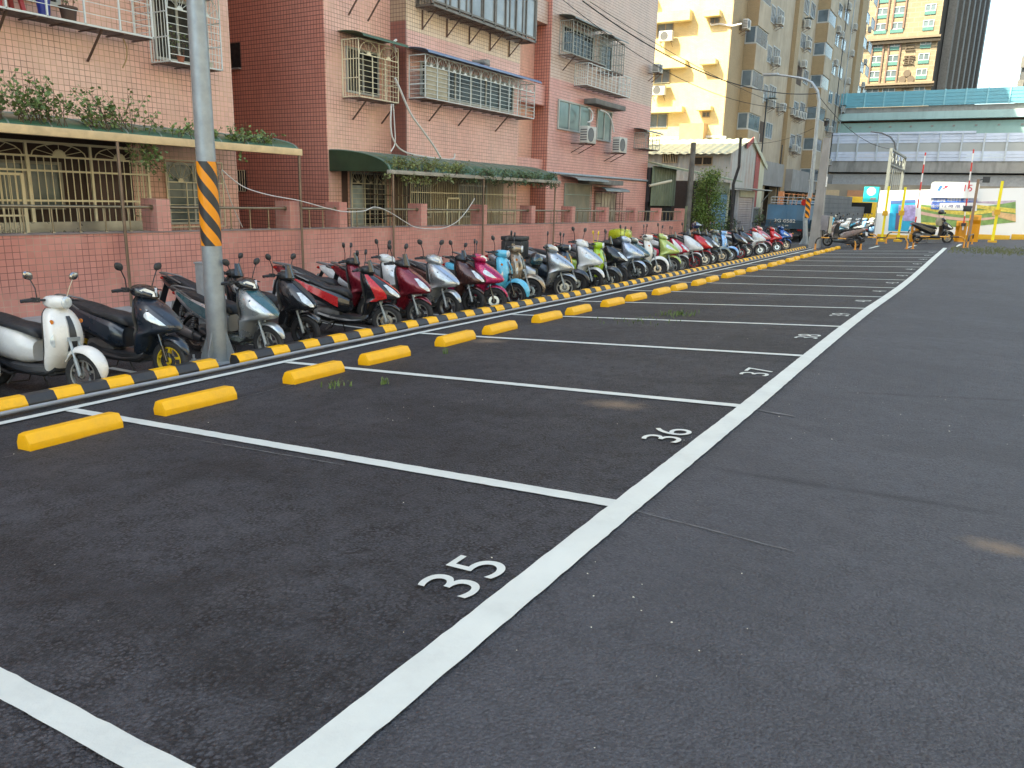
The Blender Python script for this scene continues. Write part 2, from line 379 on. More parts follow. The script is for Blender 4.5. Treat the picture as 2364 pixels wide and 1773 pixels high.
for y in frange(3.2, 36, 1.95): ribbon([(-9.6, y-0.25), (-7.35, y+0.0)], 0.08, 0.010).build('scooter_bay_line', white_paint, kind='structure')
for (a, b) in (((-4.4, 38.6), (-4.3, 41.2)), ((-2.95, 39.2), (-2.75, 41.6)), ((-1.05, 40.6), (-0.95, 43.4)), ((-3.2, 44.8), (-0.9, 45.6))):
    ribbon([a, b], 0.12, 0.008).build('scooter_bay_line', white_paint, kind='structure')
def drape_text(body, x0, y0, size, xs, ys, name, mat):
    cu = bpy.data.curves.new('t', 'FONT'); cu.body = body; cu.size = size; cu.align_x = 'CENTER'; cu.align_y = 'CENTER'; cu.offset = -0.001
    ob = bpy.data.objects.new('t', cu); link(ob)
    dg = bpy.context.evaluated_depsgraph_get(); dg.update()
    me = bpy.data.meshes.new_from_object(ob.evaluated_get(dg))
    bpy.data.objects.remove(ob); bpy.data.curves.remove(cu)
    for v in me.vertices:      # reading direction runs up the lane, tops of the figures towards the kerb
        X = x0-v.co.y*ys; Y = y0+v.co.x*xs; v.co = (X, Y, G(X, Y)+0.012)
    me.materials.clear(); me.materials.append(mat); me.name = name
    o = bpy.data.objects.new(name, me); link(o); return tag(o, kind='structure')
for i in range(14):
    drape_text(str(35+i), -1.69, Y0-BAY/2+BAY*i+0.16, 0.36, 1.12, 1.08, 'bay_number', white_paint)
# little scraps and paint flakes scattered on the asphalt
fl = MB()
for k in range(170):
    if rnd.random() < 0.5: x = rnd.gauss(-0.9, 1.0); y = abs(rnd.gauss(0, 9))+1.2
    else: x = rnd.uniform(-6, 2.5); y = rnd.uniform(1.2, 26)
    if k % 3 == 0: x, y = rnd.choice([(-1.05, 2.75), (-0.35, 6.3), (-3.9, 4.9), (-0.4, 7.0)])+() ; x += rnd.gauss(0, 0.35); y += rnd.gauss(0, 0.4)
    r = rnd.uniform(0.002, 0.0055); a = rnd.uniform(0, 6.28); z = G(x, y)+0.016
    fl.add([(x+r*math.cos(a+t)*q, y+r*math.sin(a+t), z+rnd.uniform(0, .003)) for t, q in ((0, 1), (1.3, .8), (2.6, 1.1), (3.8, .7), (5.1, 1))], [(0, 1, 2, 3, 4)])
tag(fl.build('paint_flakes', M('flake', (0.7, 0.68, 0.55), 0.7)), kind='stuff', label='tiny pale scraps and flakes scattered over the dark asphalt', cat='debris')

# ------------------------------------------------------------------ wheel stops
def stop_mesh():
    L, W, H = 0.72, 0.165, 0.125
    mb = MB()
    sec = [(-W/2, 0), (-W/2, 0.055), (-0.045, H), (0.045, H), (W/2, 0.055), (W/2, 0)]
    def ring(y, k, dz=0): return [(p[0]*k, y, p[1]*(1 if p[1] < 0.1 else dz or 1)) for p in sec]
    mb.loft([ring(-L/2, 1.0, 0.93), ring(-L/2+0.035, 1.0, 1.0), ring(L/2-0.035, 1.0, 1.0), ring(L/2, 1.0, 0.93)])
    return mb.mesh('wheel_stop', yellow_paint, bevel=0.005)
sm = stop_mesh()
ordn = ['nearest', 'second', 'third', 'fourth', 'fifth', 'sixth', 'seventh', 'eighth', 'ninth', 'tenth', 'eleventh', 'twelfth', 'thirteenth', 'fourteenth', 'fifteenth',
        'sixteenth', 'seventeenth', 'eighteenth', 'nineteenth', 'twentieth', 'twenty-first', 'twenty-second', 'twenty-third', 'twenty-fourth', 'twenty-fifth', 'twenty-sixth', 'twenty-seventh', 'twenty-eighth', 'twenty-ninth', 'thirtieth', 'thirty-first']
k = 0
for i in range(-1, 14):
    for q, dy in enumerate((0.22+0.36, 1.62+0.36)):
        y = Y0+BAY*i+dy
        if y < 2.5 or y > 38.5: continue
        bayn = 36+i
        o = bpy.data.objects.new('wheel_stop', sm); link(o)
        x = -5.68+rnd.uniform(-0.012, 0.012)
        o.location = (x, y, G(x, y)-0.002)
        o.rotation_euler = (math.atan2(G(x, y+0.3)-G(x, y-0.3), 0.6), -math.atan2(G(x+0.2, y)-G(x-0.2, y), 0.4), R(rnd.uniform(-1.5, 1.5)))
        tag(o, '%s yellow concrete wheel stop counted from the camera, in bay %d' % (ordn[k], bayn), 'wheel stop', 'yellow wheel stops along the parking bays')
        k += 1

# ------------------------------------------------------------------ kerb units and the conduit beside them
kerb_mat = stripes('kerb_stripes', (0.028, 0.028, 0.03), YEL, 0.50, axis=1, phase=0.5)
kx = -6.955
def kerb(y0, y1, label):
    t = []
    W, H = 0.18, 0.115
    sec = [(-W/2, -0.14), (-W/2+0.01, 0.05), (-0.055, H), (0.04, H), (W/2, 0.05), (W/2, 0)]
    ys = frange(y0, y1, 0.5); mb = MB(); rings = []
    for i, y in enumerate(ys):
        kk = 0.96 if i in (0, len(ys)-1) else 1.0
        rings.append([(kx-W/2+p[0]+0.0, y, G(kx, y)+p[1]*kk) for p in sec])
    mb.loft(rings)
    off = Vector((kx-W/2, y0, G(kx, y0)))
    me = mb.mesh('kerb_block', kerb_mat, off=off, bevel=0.005)
    o = bpy.data.objects.new('kerb_block', me); link(o); o.location = off
    tag(o, label, 'kerb', 'black and yellow kerb blocks')
kb = [(-2.6, 0.40), (0.67, 5.42), (5.70, 11.08), (11.12, 16.6), (16.64, 22.1), (22.14, 27.4), (27.44, 32.9), (32.94, 37.9)]
kl = ['behind the near left corner of the picture', 'at the left foot of the grey striped lamp pole', 'starting right of the lamp pole, below the red scooters', 'below the magenta and cyan scooters',
      'below the lime green scooters', 'below the dark scooters with red rims', 'opposite the pink shutter and the blue truck', 'ending at the square concrete pole']
for (a, b), l in zip(kb, kl): kerb(a, b, 'black and yellow striped kerb block ' + l)
kerb_x2 = []
o = None
pipe = MB(); pipe.tube([(-6.865, y, G(-6.865, y)+0.035+0.004*math.sin(y*2.1)) for y in frange(-3, 38.3, 0.5)], 0.019, 10)
tag(pipe.build('conduit_pipe', M('grey_pipe', (0.27, 0.29, 0.32), 0.45, var=0.1), smooth=True), 'long thin grey plastic pipe lying along the foot of the striped kerb', 'pipe')
# weeds in the joints
leafm = M('weed_green', (0.11, 0.17, 0.045), 0.6, var=0.35, scale=30)
def tuft(x, y, n, h, spread, label, kind=None):
    mb = MB()
    for k in range(n):
        a = rnd.uniform(0, 6.28); r = rnd.uniform(0, spread); bx, by = x+r*math.cos(a), y+r*math.sin(a); z = G(bx, by)
        hh = h*rnd.uniform(0.4, 1); la = rnd.uniform(0, 6.28); ln = hh*rnd.uniform(0.2, 0.9); w = 0.004+0.004*rnd.random()
        t = Vector((math.cos(la), math.sin(la), 0)); s = Vector((-t.y, t.x, 0))*w
        p0 = Vector((bx, by, z)); p1 = p0+t*ln*0.35+Vector((0, 0, hh*0.7)); p2 = p0+t*ln+Vector((0, 0, hh*rnd.uniform(0.6, 1)))
        mb.add([p0-s, p0+s, p1+s*0.8, p1-s*0.8, p2], [(0, 1, 2, 3), (3, 2, 4)])
    tag(mb.build('weed_tuft', leafm), label, 'weed', 'green weeds growing through the asphalt', kind)
tuft(-5.15, 5.35, 26, 0.07, 0.16, 'green weed sprigs beside the third yellow wheel stop')
tuft(-4.78, 5.62, 18, 0.10, 0.05, 'single green weed right of the third wheel stop, before the bay 36 line')
tuft(-5.28, 7.3, 14, 0.10, 0.03, 'small upright weed between two wheel stops in bay 37')
tuft(-4.3, 10.9, 55, 0.08, 0.75, 'loose scatter of small weeds on the asphalt of bay 38', 'stuff')
tuft(-4.0, 11.9, 90, 0.10, 0.33, 'dense yellowish green weed clump against the line of bay 39')
gr = MB()
for k in range(2600):
    x = rnd.gauss(1.2, 2.2); y = 38.5+rnd.gauss(0, 1.6)+0.25*x
    if x < -1.2 or x > 8: continue
    z = G(x, y); h = rnd.uniform(0.02, 0.09); a = rnd.uniform(0, 6.28); c, s_ = math.cos(a)*0.02, math.sin(a)*0.02
    gr.add([(x-c, y-s_, z), (x+c, y+s_, z), (x+c*2*rnd.random(), y+s_, z+h)], [(0, 1, 2)])
tag(gr.build('grass_patch', M('dry_grass', (0.12, 0.135, 0.055), 0.8, var=0.3, scale=6)), 'thin patchy grass and moss on the far end of the asphalt', 'grass', kind='stuff')
# ------------------------------------------------------------------ street lamp poles
def fins(mb, c, h=0.42, r=0.13, out=0.27, n=4, a0=45):
    for k in range(n):
        a = R(a0+k*360/n); d = Vector((math.cos(a), math.sin(a), 0)); s = Vector((-d.y, d.x, 0))*0.008
        p = [c+d*r*0.7, c+d*out, c+d*out+Vector((0, 0, 0.05)), c+d*r*0.8+Vector((0, 0, h))]
        mb.add([q-s for q in p]+[q+s for q in p], [(0, 1, 2, 3), (7, 6, 5, 4), (0, 4, 5, 1), (1, 5, 6, 2), (2, 6, 7, 3), (3, 7, 4, 0)])
band = stripes('hazard_band', (0.03, 0.032, 0.035), (0.85, 0.30, 0.01), 0.30, axis=2, diag=0.45/math.pi, rough=0.4, dirt=0.15)
P1 = Vector((-7.72, 6.02, G(-7.72, 6.02)))
t = thing('street_lamp', P1, 'tall grey lamp pole with a black and orange spiral band among the near scooters', 'lamp post')
mb = MB(); mb.lathe([(0.121, 0.0), (0.115, 1.0), (0.091, 5.0), (0.067, 9.0)], P1, n=28)
mb.build('pole', galv, t, smooth=True)
mb = MB(); fins(mb, P1, r=0.13, out=0.235, n=4, a0=20); mb.build('base_fin', galv, t)
mb = MB(); mb.box(P1.x-0.24, P1.x+0.24, P1.y-0.24, P1.y+0.24, P1.z, P1.z+0.025)
for sx in (-1, 1):
    for sy in (-1, 1): mb.lathe([(0.016, 0.02), (0.016, 0.10)], P1+Vector((sx*0.2, sy*0.2, 0)), n=6); mb.lathe([(0.03, 0.025), (0.03, 0.05)], P1+Vector((sx*0.2, sy*0.2, 0)), n=6)
mb.build('base_plate', galv, t, bevel=0.004)
zb0 = on(1, P1.y, 490, 567).z; zb1 = on(1, P1.y, 473, 373).z
mb = MB(); mb.lathe([(0.115-0.006*(zb0-P1.z-1)+0.003, zb0), (0.115-0.006*(zb1-P1.z-1)+0.003, zb1)], (P1.x, P1.y, 0), n=36)
mb.build('hazard_band', band, t, smooth=True)
zr_ = on(1, P1.y, 492, 588).z
mb = MB(); mb.lathe([(0.112, zr_-0.010), (0.112, zr_+0.010)], (P1.x, P1.y, 0), n=28); mb.build('strap', black_rubber, t, smooth=True)
mb = MB(); mb.tube([P1+Vector((0, 0, 9)), P1+Vector((0.1, 0, 9.6)), P1+Vector((0.9, 0, 10.0)), P1+Vector((2.2, 0, 10.1))], 0.04, 10); mb.build('arm', galv, t, smooth=True)
mb = MB(); mb.box(P1.x+2.1, P1.x+2.9, P1.y-0.15, P1.y+0.15, P1.z+10.05, P1.z+10.15); mb.build('lamp_head', galv, t, bevel=0.02)
# cabinet behind the pole
t = thing('electric_cabinet', (-8.27, 6.30, G(-8.2, 6.3)), 'narrow grey metal cabinet standing just behind the near lamp pole', 'cabinet')
c = Vector(t.location)
mb = MB(); mb.box(c.x-0.075, c.x+0.075, c.y-0.06, c.y+0.06, c.z, c.z+1.12); mb.build('body', galv, t, bevel=0.006)
mb = MB(); mb.box(c.x-0.085, c.x+0.085, c.y-0.07, c.y+0.07, c.z+1.12, c.z+1.14); mb.build('lid', galv, t, bevel=0.004)

# ------------------------------------------------------------------ tiled boundary wall with pillars and steel rails
brick = tile('wall_tile', (0.57, 0.225, 0.18), (0.64, 0.295, 0.245), (0.19, 0.085, 0.07), (0.55, 0.36, 0.27), 0.104, 0.098, 0.0055, stain=0.22, staincol=(0.16, 0.07, 0.06), rough=0.42)
brickdark = brick
def wtop(y): return 0.83-0.0054*(y-5.9)
bw = thing('boundary_wall', (-12.25, 16, -0.4), 'long low salmon tiled wall with square pillars and a steel handrail', 'wall')
WX = -12.15; WT = 0.26
mb = MB(); ys = frange(-8, 35.7, 2.0); rings = []
for y in ys:
    z0 = G(-12, y)-0.08; z1 = wtop(y); rings.append([(WX, y, z0), (WX, y, z1), (WX-WT, y, z1), (WX-WT, y, z0)])
mb.loft(rings); mb.build('wall_panel', brick, bw)
mb = MB(); rings = []
for y in ys: z1 = wtop(y); rings.append([(WX+0.012, y, z1+0.001), (WX+0.012, y, z1+0.022), (WX-WT-0.012, y, z1+0.022), (WX-WT-0.012, y, z1+0.001)])
mb.loft(rings); mb.build('coping', M('coping_grey', (0.26, 0.20, 0.18), 0.8, var=0.2), bw)
pil = [(0.30, 0.56), (2.9, 3.16), (5.6, 5.86), (8.41, 8.67), (11.41, 11.67), (12.84, 13.08), (15.74, 15.98), (18.52, 18.76), (21.3, 21.54), (24.08, 24.32), (26.88, 27.12), (29.7, 29.94), (32.42, 32.66), (35.45, 35.7)]
for a, b in pil:
    zt = wtop(a)+0.565
    mb = MB(); mb.box(WX-0.42, WX+0.004, a, b, wtop(a)+0.024, zt); mb.build('pillar', brick, bw)
pil2 = [(-8, -7.8)]+pil
for (a0, a1), (b0, b1) in zip(pil2, pil):
    mb = MB(); za, zb = wtop(a1)+0.42, wtop(b0)+0.42
    mb.tube([(WX-0.12, a1-0.02, za), (WX-0.12, b0+0.02, zb)], 0.024, 10)
    mb.tube([(WX-0.12, b0-0.025, zb), (WX-0.12, b0-0.003, zb)], 0.045, 12)
    k = max(2, int(round((b0-a1)/0.44)))
    for i in range(1, k+0):
        y = a1+(b0-a1)*i/k; z = wtop(y)
        mb.tube([(WX-0.12, y, z), (WX-0.12, y, z+0.42)], 0.0125, 6); mb.lathe([(0.035, z+0.02), (0.03, z+0.04), (0.013, z+0.05)], (WX-0.12, y, 0), n=8)
    mb.build('handrail', steel, bw, smooth=True)

# ------------------------------------------------------------------ cages, windows, canopies, air conditioners
def window(par, X, y0, y1, z0, z1, fr=0.04, frm=None, gl=None, mull=1, d=0.05, name='window'):
    """framed window standing a little proud of a +X facing wall"""
    frm = frm or M('window_frame', (0.40, 0.40, 0.36), 0.5, 0.2); gl = gl or pale_glass
    mb = MB()
    mb.box(X, X+d, y0, y1, z0, z0+fr).box(X, X+d, y0, y1, z1-fr, z1).box(X, X+d, y0, y0+fr, z0+fr, z1-fr).box(X, X+d, y1-fr, y1, z0+fr, z1-fr)
    for i in range(1, mull+1):
        y = y0+(y1-y0)*i/(mull+1); mb.box(X, X+d*0.8, y-fr/2, y+fr/2, z0+fr, z1-fr)
    o = mb.build(name, frm, par)
    mb = MB(); mb.box(X-0.01, X+d*0.35, y0+fr*0.5, y1-fr*0.5, z0+fr*0.5, z1-fr*0.5); mb.build('pane', gl, o)
    return o
def windowY(par, Y, x0, x1, z0, z1, fr=0.05, frm=None, gl=None, mull=1, d=0.05):
    frm = frm or M('window_frame', (0.40, 0.40, 0.36), 0.5, 0.2)
    mb = MB(); mb.box(x0, x1, Y-d, Y, z0, z0+fr).box(x0, x1, Y-d, Y, z1-fr, z1).box(x0, x0+fr, Y-d, Y, z0+fr, z1-fr).box(x1-fr, x1, Y-d, Y, z0+fr, z1-fr)
    for i in range(1, mull+1):
        x = x0+(x1-x0)*i/(mull+1); mb.box(x-fr/2, x+fr/2, Y-d*0.8, Y, z0+fr, z1-fr)
    o = mb.build('window', frm, par)
    mb = MB(); mb.box(x0+fr*.5, x1-fr*.5, Y-d*0.35, Y+0.01, z0+fr*.5, z1-fr*.5); mb.build('pane', gl or pale_glass, o); return o
def fan(mb, X, yc, z, w, h, r=0.009, rays=5):
    pts = [(X, yc+w*math.cos(R(a)), z+h*math.sin(R(a))) for a in range(0, 181, 20)]
    mb.tube(pts, r, 5)
    for k in range(rays):
        a = R(180/(rays+1)*(k+1)); mb.tube([(X, yc, z), (X, yc+w*0.97*math.cos(a), z+h*0.97*math.sin(a))], r*0.6, 4)
    mb.tube([(X, yc+w*0.24*math.cos(R(a)), z+w*0.24*math.sin(R(a))) for a in range(0, 181, 30)], r*0.8, 4)
    mb.prism([(yc+w*0.22*math.cos(R(a)), z+w*0.22*math.sin(R(a))) for a in range(0, 181, 30)], 0, X-0.004, X+0.004)
def cage(par, XF, XW, y0, y1, z0, z1, mat, hs=0.11, vs=0.45, bars='h', arch=0, archh=0.3, fr=0.022, floor=True, struts=(), canopy=None, name='window_cage', midrails=(), sidebars='v', cdrop=0.0, cpush=0.25):
    mb = MB(); za = z1-(archh if arch else 0)
    for z in (z0, z1)+tuple(midrails): mb.box(XF-fr, XF, y0, y1, z-fr/2, z+fr/2)
    for y in (y0, y1): mb.box(XF-fr, XF, y-fr/2, y+fr/2, z0, z1)
    if arch:
        mb.box(XF-fr, XF, y0, y1, za-fr/2, za+fr/2)
        for i in range(arch):
            w = (y1-y0)/arch; yc = y0+w*(i+0.5); fan(mb, XF-0.012, yc, za, w*0.46, archh*0.94)
            if i: mb.box(XF-fr, XF, y0+w*i-0.008, y0+w*i+0.008, za, z1)
    if bars == 'h':
        k = max(1, int((za-z0)/hs))
        for i in range(1, k): z = z0+(za-z0)*i/k; mb.beam((XF-0.012, y0, z), (XF-0.012, y1, z), 0.010)
        k = max(1, int(round((y1-y0)/vs)))
        for i in range(1, k): y = y0+(y1-y0)*i/k; mb.box(XF-fr, XF, y-fr*0.4, y+fr*0.4, z0, za)
    else:
        k = max(1, int((y1-y0)/vs))
        for i in range(1, k): y = y0+(y1-y0)*i/k; mb.beam((XF-0.012, y, z0), (XF-0.012, y, za), 0.011)
    if XF-XW > 0.15:
        for y in (y0, y1):
            for z in (z0, z1): mb.box(XW, XF, y-fr/2, y+fr/2, z-fr/2, z+fr/2)
            for z in (z0+(z1-z0)*0.33, z0+(z1-z0)*0.66): mb.box(XW, XF, y-0.006, y+0.006, z-0.01, z+0.01)
            mb.box(XW, XW+fr, y-fr/2, y+fr/2, z0, z1)
            if sidebars == 'v':
                for i in range(1, 6): x = XW+(XF-XW)*i/6; mb.beam((x, y, z0), (x, y, z1), 0.010)
            else:
                for i in range(1, int((z1-z0)/0.11)): z = z0+0.11*i; mb.beam((XW, y, z), (XF, y, z), 0.010)
    o = mb.build(name, mat, par)
    if XF-XW > 0.15 and floor:
        mb = MB()
        for i in range(1, 9): x = XW+(XF-XW)*i/9; mb.beam((x, y0, z0-0.018), (x, y1, z0-0.018), 0.018, 0.010)
        for i in range(0, int((y1-y0)/0.5)+1): y = y0+0.5*i; mb.box(XW, XF, y-0.015, y+0.015, z0-0.045, z0-0.026)
        mb.build('cage_floor', rusty, o)
    for y in struts:
        mb = MB(); mb.beam((XF-0.04, y, z0-0.02), (XW+0.01, y, z0-0.50*(XF-XW)/0.55), 0.03, 0.03); mb.build('strut', rusty, o)
    if canopy:
        cm, ce = canopy; mb = MB(); n = 8; rings = []
        for j in range(n+1):
            a = R(90*j/n); x = XW+(XF-XW+cpush)*math.sin(a)*1.0; z = z1+0.03+cdrop+0.16*math.cos(a)
            rings.append([(x, y0-0.12, z), (x, y1+0.12, z), (x-0.004, y1+0.12, z-0.012), (x-0.004, y0-0.12, z-0.012)])
        mb.loft(rings); mb.build('canopy', cm, o, smooth=True, auto=0.9)
    return o
acw = M('air_conditioner_white', (0.50, 0.49, 0.44), 0.5, var=0.08, scale=5, dirt=0.35, dirtcol=(0.22, 0.2, 0.16))
acg = M('air_conditioner_grille', (0.10, 0.10, 0.10), 0.5, var=0.2)
def ac(x, y, z, label, grp='outdoor air conditioning units on the facades', w=0.80, h=0.56, d=0.30, face='Y', roof=False, wallx=None):
    """box unit on a bracket. its back is towards -X for facades that look +X; the fan side looks along `face`"""
    t = thing('air_conditioner', (x, y, z), label, 'air conditioner', grp)
    if face == 'X': x0, x1, y0, y1 = x-d/2, x+d/2, y-w/2, y+w/2
    else: x0, x1, y0, y1 = x-w/2, x+w/2, y-d/2, y+d/2
    mb = MB(); mb.box(x0, x1, y0, y1, z, z+h); mb.build('casing', acw, t, bevel=0.012)
    mb = MB()
    if face == 'X':
        c = (x1, y-w*0.12, z+h/2); mb.lathe([(0.0, 0.006), (h*0.36, 0.006), (h*0.38, 0.012), (h*0.42, 0.012), (h*0.42, 0)], c, 0, 20)
        for i in range(5): mb.box(x0+0.02, x1-0.02, y0-0.006, y0-0.001, z+h*(0.15+0.15*i), z+h*(0.22+0.15*i))
    else:
        c = (x-w*0.1, y0-0.012, z+h/2); mb.lathe([(h*0.42, 0.012), (h*0.42, 0.0), (h*0.38, 0.0), (h*0.36, 0.006), (0, 0.006)], c, 1, 20)
    mb.build('fan_grille', acg, t)
    wx = wallx if wallx is not None else x0-0.15
    for yy in (y0+0.06, y1-0.06):
        if face == 'Y' and wallx is None: break
        mb = MB(); mb.box(wx, x1, yy-0.015, yy+0.015, z-0.035, z-0.003); mb.beam((x1-0.05, yy, z-0.03), (wx+0.02, yy, z-0.34), 0.025); mb.build('bracket', rusty, t)
    if face == 'Y' and wallx is None:
        for xx in (x0+0.08, x1-0.08): mb = MB(); mb.box(xx-0.015, xx+0.015, y0, y1+0.15, z-0.035, z-0.003); mb.beam((xx, y0+0.04, z-0.03), (xx, y1+0.14, z-0.34), 0.025); mb.build('bracket', rusty, t)
    if roof:
        mb = MB(); mb.box(x0-0.15, x1+0.12, y0-0.12, y1+0.12, z+h+0.10, z+h+0.125); mb.build('rain_cover', grey_pvc, t)
    return t
def plant(x, y, z, label, n=12, h=0.5, lean=(0, 0), spread=0.35, leaf=0.035, col=None, hang=0.0, lpp=14, group=None, stem=0.006):
    mb = MB(); st = MB()
    for k in range(n):
        bx, by = x+rnd.uniform(-0.3, 0.3)*spread, y+rnd.uniform(-1, 1)*spread
        tx, ty = bx+rnd.gauss(lean[0], 0.12), by+rnd.gauss(lean[1], spread*0.55); hh = h*rnd.uniform(0.45, 1.05)
        if hang and rnd.random() < hang: hh = -h*rnd.uniform(0.4, 1.1)
        p = [Vector((bx, by, z)), Vector((bx*0.6+tx*0.4, by*0.6+ty*0.4, z+hh*0.55)), Vector((tx, ty, z+hh))]
        st.tube(p, [stem, stem*0.7, stem*0.3], 4)
        for j in range(lpp):
            f = rnd.uniform(0.25, 1.02); q = p[0].lerp(p[1], f*2) if f < 0.5 else p[1].lerp(p[2], f*2-1)
            d = Vector((rnd.gauss(0, 1), rnd.gauss(0, 1), rnd.gauss(0.1, 0.7))).normalized(); L = leaf*rnd.uniform(0.6, 1.4)
            s = d.cross(Vector((rnd.gauss(0, 1), rnd.gauss(0, 1), rnd.gauss(0, 1)))).normalized()*L*0.33; q = q+d*rnd.uniform(0, leaf)
            mb.add([q, q+d*L*0.5+s, q+d*L, q+d*L*0.5-s], [(0, 1, 2, 3)])
    off = Vector((x, y, z)); t = thing('potted_shrub', off, label, 'plant', group)
    mb.build('foliage', col or M('shrub_green', (0.14, 0.20, 0.06), 0.55, var=0.45, scale=9), t); st.build('stem', M('twig_brown', (0.10, 0.06, 0.04), 0.8), t)
    return t

# ------------------------------------------------------------------ left apartment block
pinkA = tile('pink_facade_tile', (0.78, 0.43, 0.335), (0.84, 0.53, 0.42), (0.24, 0.11, 0.09), (0.60, 0.36, 0.24), 0.0985, 0.0985, 0.006, stain=0.35, staincol=(0.36, 0.25, 0.17), rough=0.38)
pinkD = tile('shaded_side_tile', (0.62, 0.25, 0.185), (0.68, 0.30, 0.225), (0.08, 0.04, 0.035), (0.12, 0.06, 0.05), 0.0985, 0.0985, 0.0075, stain=0.15, staincol=(0.12, 0.05, 0.04), rough=0.38)  # side walls: their shade is put into a darker copy of the tile
FX = -14.05
b1 = thing('apartment_building', (-17, 0, -0.4), 'pink tiled apartment building at the left edge with white barred balcony cages', 'building')
mb = MB(); mb.box(-21, FX, -46, 11.73, -0.6, 62); mb.build('wall', pinkA, b1)  # unseen height and rearward length shaped to shade the lot
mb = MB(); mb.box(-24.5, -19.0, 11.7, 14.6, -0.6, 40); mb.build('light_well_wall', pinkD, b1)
# ground-floor grille enclosure
GX = -13.53; gy1 = 9.26; zc = 0.62; ztop = 2.24
mb = MB(); mb.box(FX+0.003, FX+0.02, 2, gy1, 0.3, 2.5); mb.build('recess_panel', M('recess_brown', (0.055, 0.03, 0.022), 0.7, var=0.25, scale=1.2, dirt=0.4), b1)
for (ya, yb, za, zb) in ((4.2, 5.6, 1.25, 2.1), (6.62, 7.9, 1.15, 1.95)): window(b1, FX+0.02, ya, yb, za, zb, 0.05, M('old_alu', (0.32, 0.30, 0.24), 0.5, 0.3), pale_glass, 1, 0.06)
mb = MB(); mb.box(FX+0.02, FX+0.06, 8.35, 9.05, 0.3, 2.1); mb.build('door', M('door_brown', (0.07, 0.03, 0.022), 0.5), b1)
kz = pZ(GX, 150, 512); zmid = pZ(GX, 200, 398); zm2 = pZ(GX, 200, 462)
g = MB(); n = 0
g.box(GX-0.03, GX+0.0, 0, gy1, ztop-0.02, ztop+0.02)
for z in (2.02, zmid, kz+0.35): g.box(GX-0.03, GX, 0, gy1, z-0.016, z+0.016)
y = gy1; yy = []
while y > 0.2: yy.append(y); y -= 0.118
for y in yy: g.beam((GX-0.015, y, kz), (GX-0.015, y, 2.02), 0.013)
for y in (gy1, 8.18, 7.1, 6.05, 5.0, 3.9, 2.8): g.box(GX-0.035, GX+0.004, y-0.02, y+0.02, 0.2, ztop)
for y in (8.72, 8.18-0.54, 7.1-0.52, 5.52, 4.45, 3.35, 2.25): fan(g, GX-0.015, y, 2.03, 0.46, 0.2, 0.010)
for i in range(1, 6): x = FX+(GX-FX)*i/6; g.beam((x, gy1, 0.3), (x, gy1, ztop), 0.011)
for z in (2.02, zmid, 1.03): g.box(FX, GX, gy1-0.012, gy1+0.012, z-0.014, z+0.014)
gr_ = g.build('window_cage', cream_bar, b1)
mb = MB(); mb.box(GX-0.02, GX+0.006, 0, gy1, 0.2, kz); mb.build('kick_panel', M('brushed_steel_sheet', (0.38, 0.38, 0.34), 0.3, 0.7, var=0.35, scale=1.2), gr_)
mb = MB()      # the gate leaf inside the grille
mb.box(GX+0.004, GX+0.03, 5.15, 7.0, 1.70, 1.74).box(GX+0.004, GX+0.03, 5.15, 5.20, 0.3, 1.70).box(GX+0.004, GX+0.03, 6.95, 7.0, 0.3, 1.70).box(GX+0.004, GX+0.03, 5.2, 6.95, 1.05, 1.08)
for i in range(1, 22): y = 5.2+1.75*i/22; mb.beam((GX+0.015, y, 0.7), (GX+0.015, y, 1.7), 0.012)
mb.build('gate', cream_bar, gr_)
# ground-floor arched window
cage(b1, -13.95, -14.05, 9.93, 11.27, 0.80, 2.10, cream_bar, hs=0.13, vs=0.45, arch=2, archh=0.42)
window(b1, FX, 9.98, 11.22, 0.85, 2.06, 0.045, M('window_frame', (0.40, 0.40, 0.36), 0.5, 0.2), pale_glass, 1, 0.04)
# balcony cages
cage(b1, -13.49, FX, 2.0, 9.56, 4.21, 6.6, white_bar, hs=0.175, vs=0.62, struts=(5.3, 7.05, 8.6), fr=0.03, sidebars='h')
window(b1, FX, 3.0, 8.2, 4.5, 6.3, 0.06, None, dark_glass, 4, 0.05)
cage(b1, -13.49, FX, 9.87, 11.05, 3.87, 5.18, white_bar, hs=0.12, vs=0.6, arch=2, archh=0.38, canopy=(M('olive_canopy', (0.13, 0.16, 0.10), 0.5), None), struts=())
window(b1, FX, 9.95, 11.0, 3.95, 5.1, 0.05, None, dark_glass, 1, 0.04)
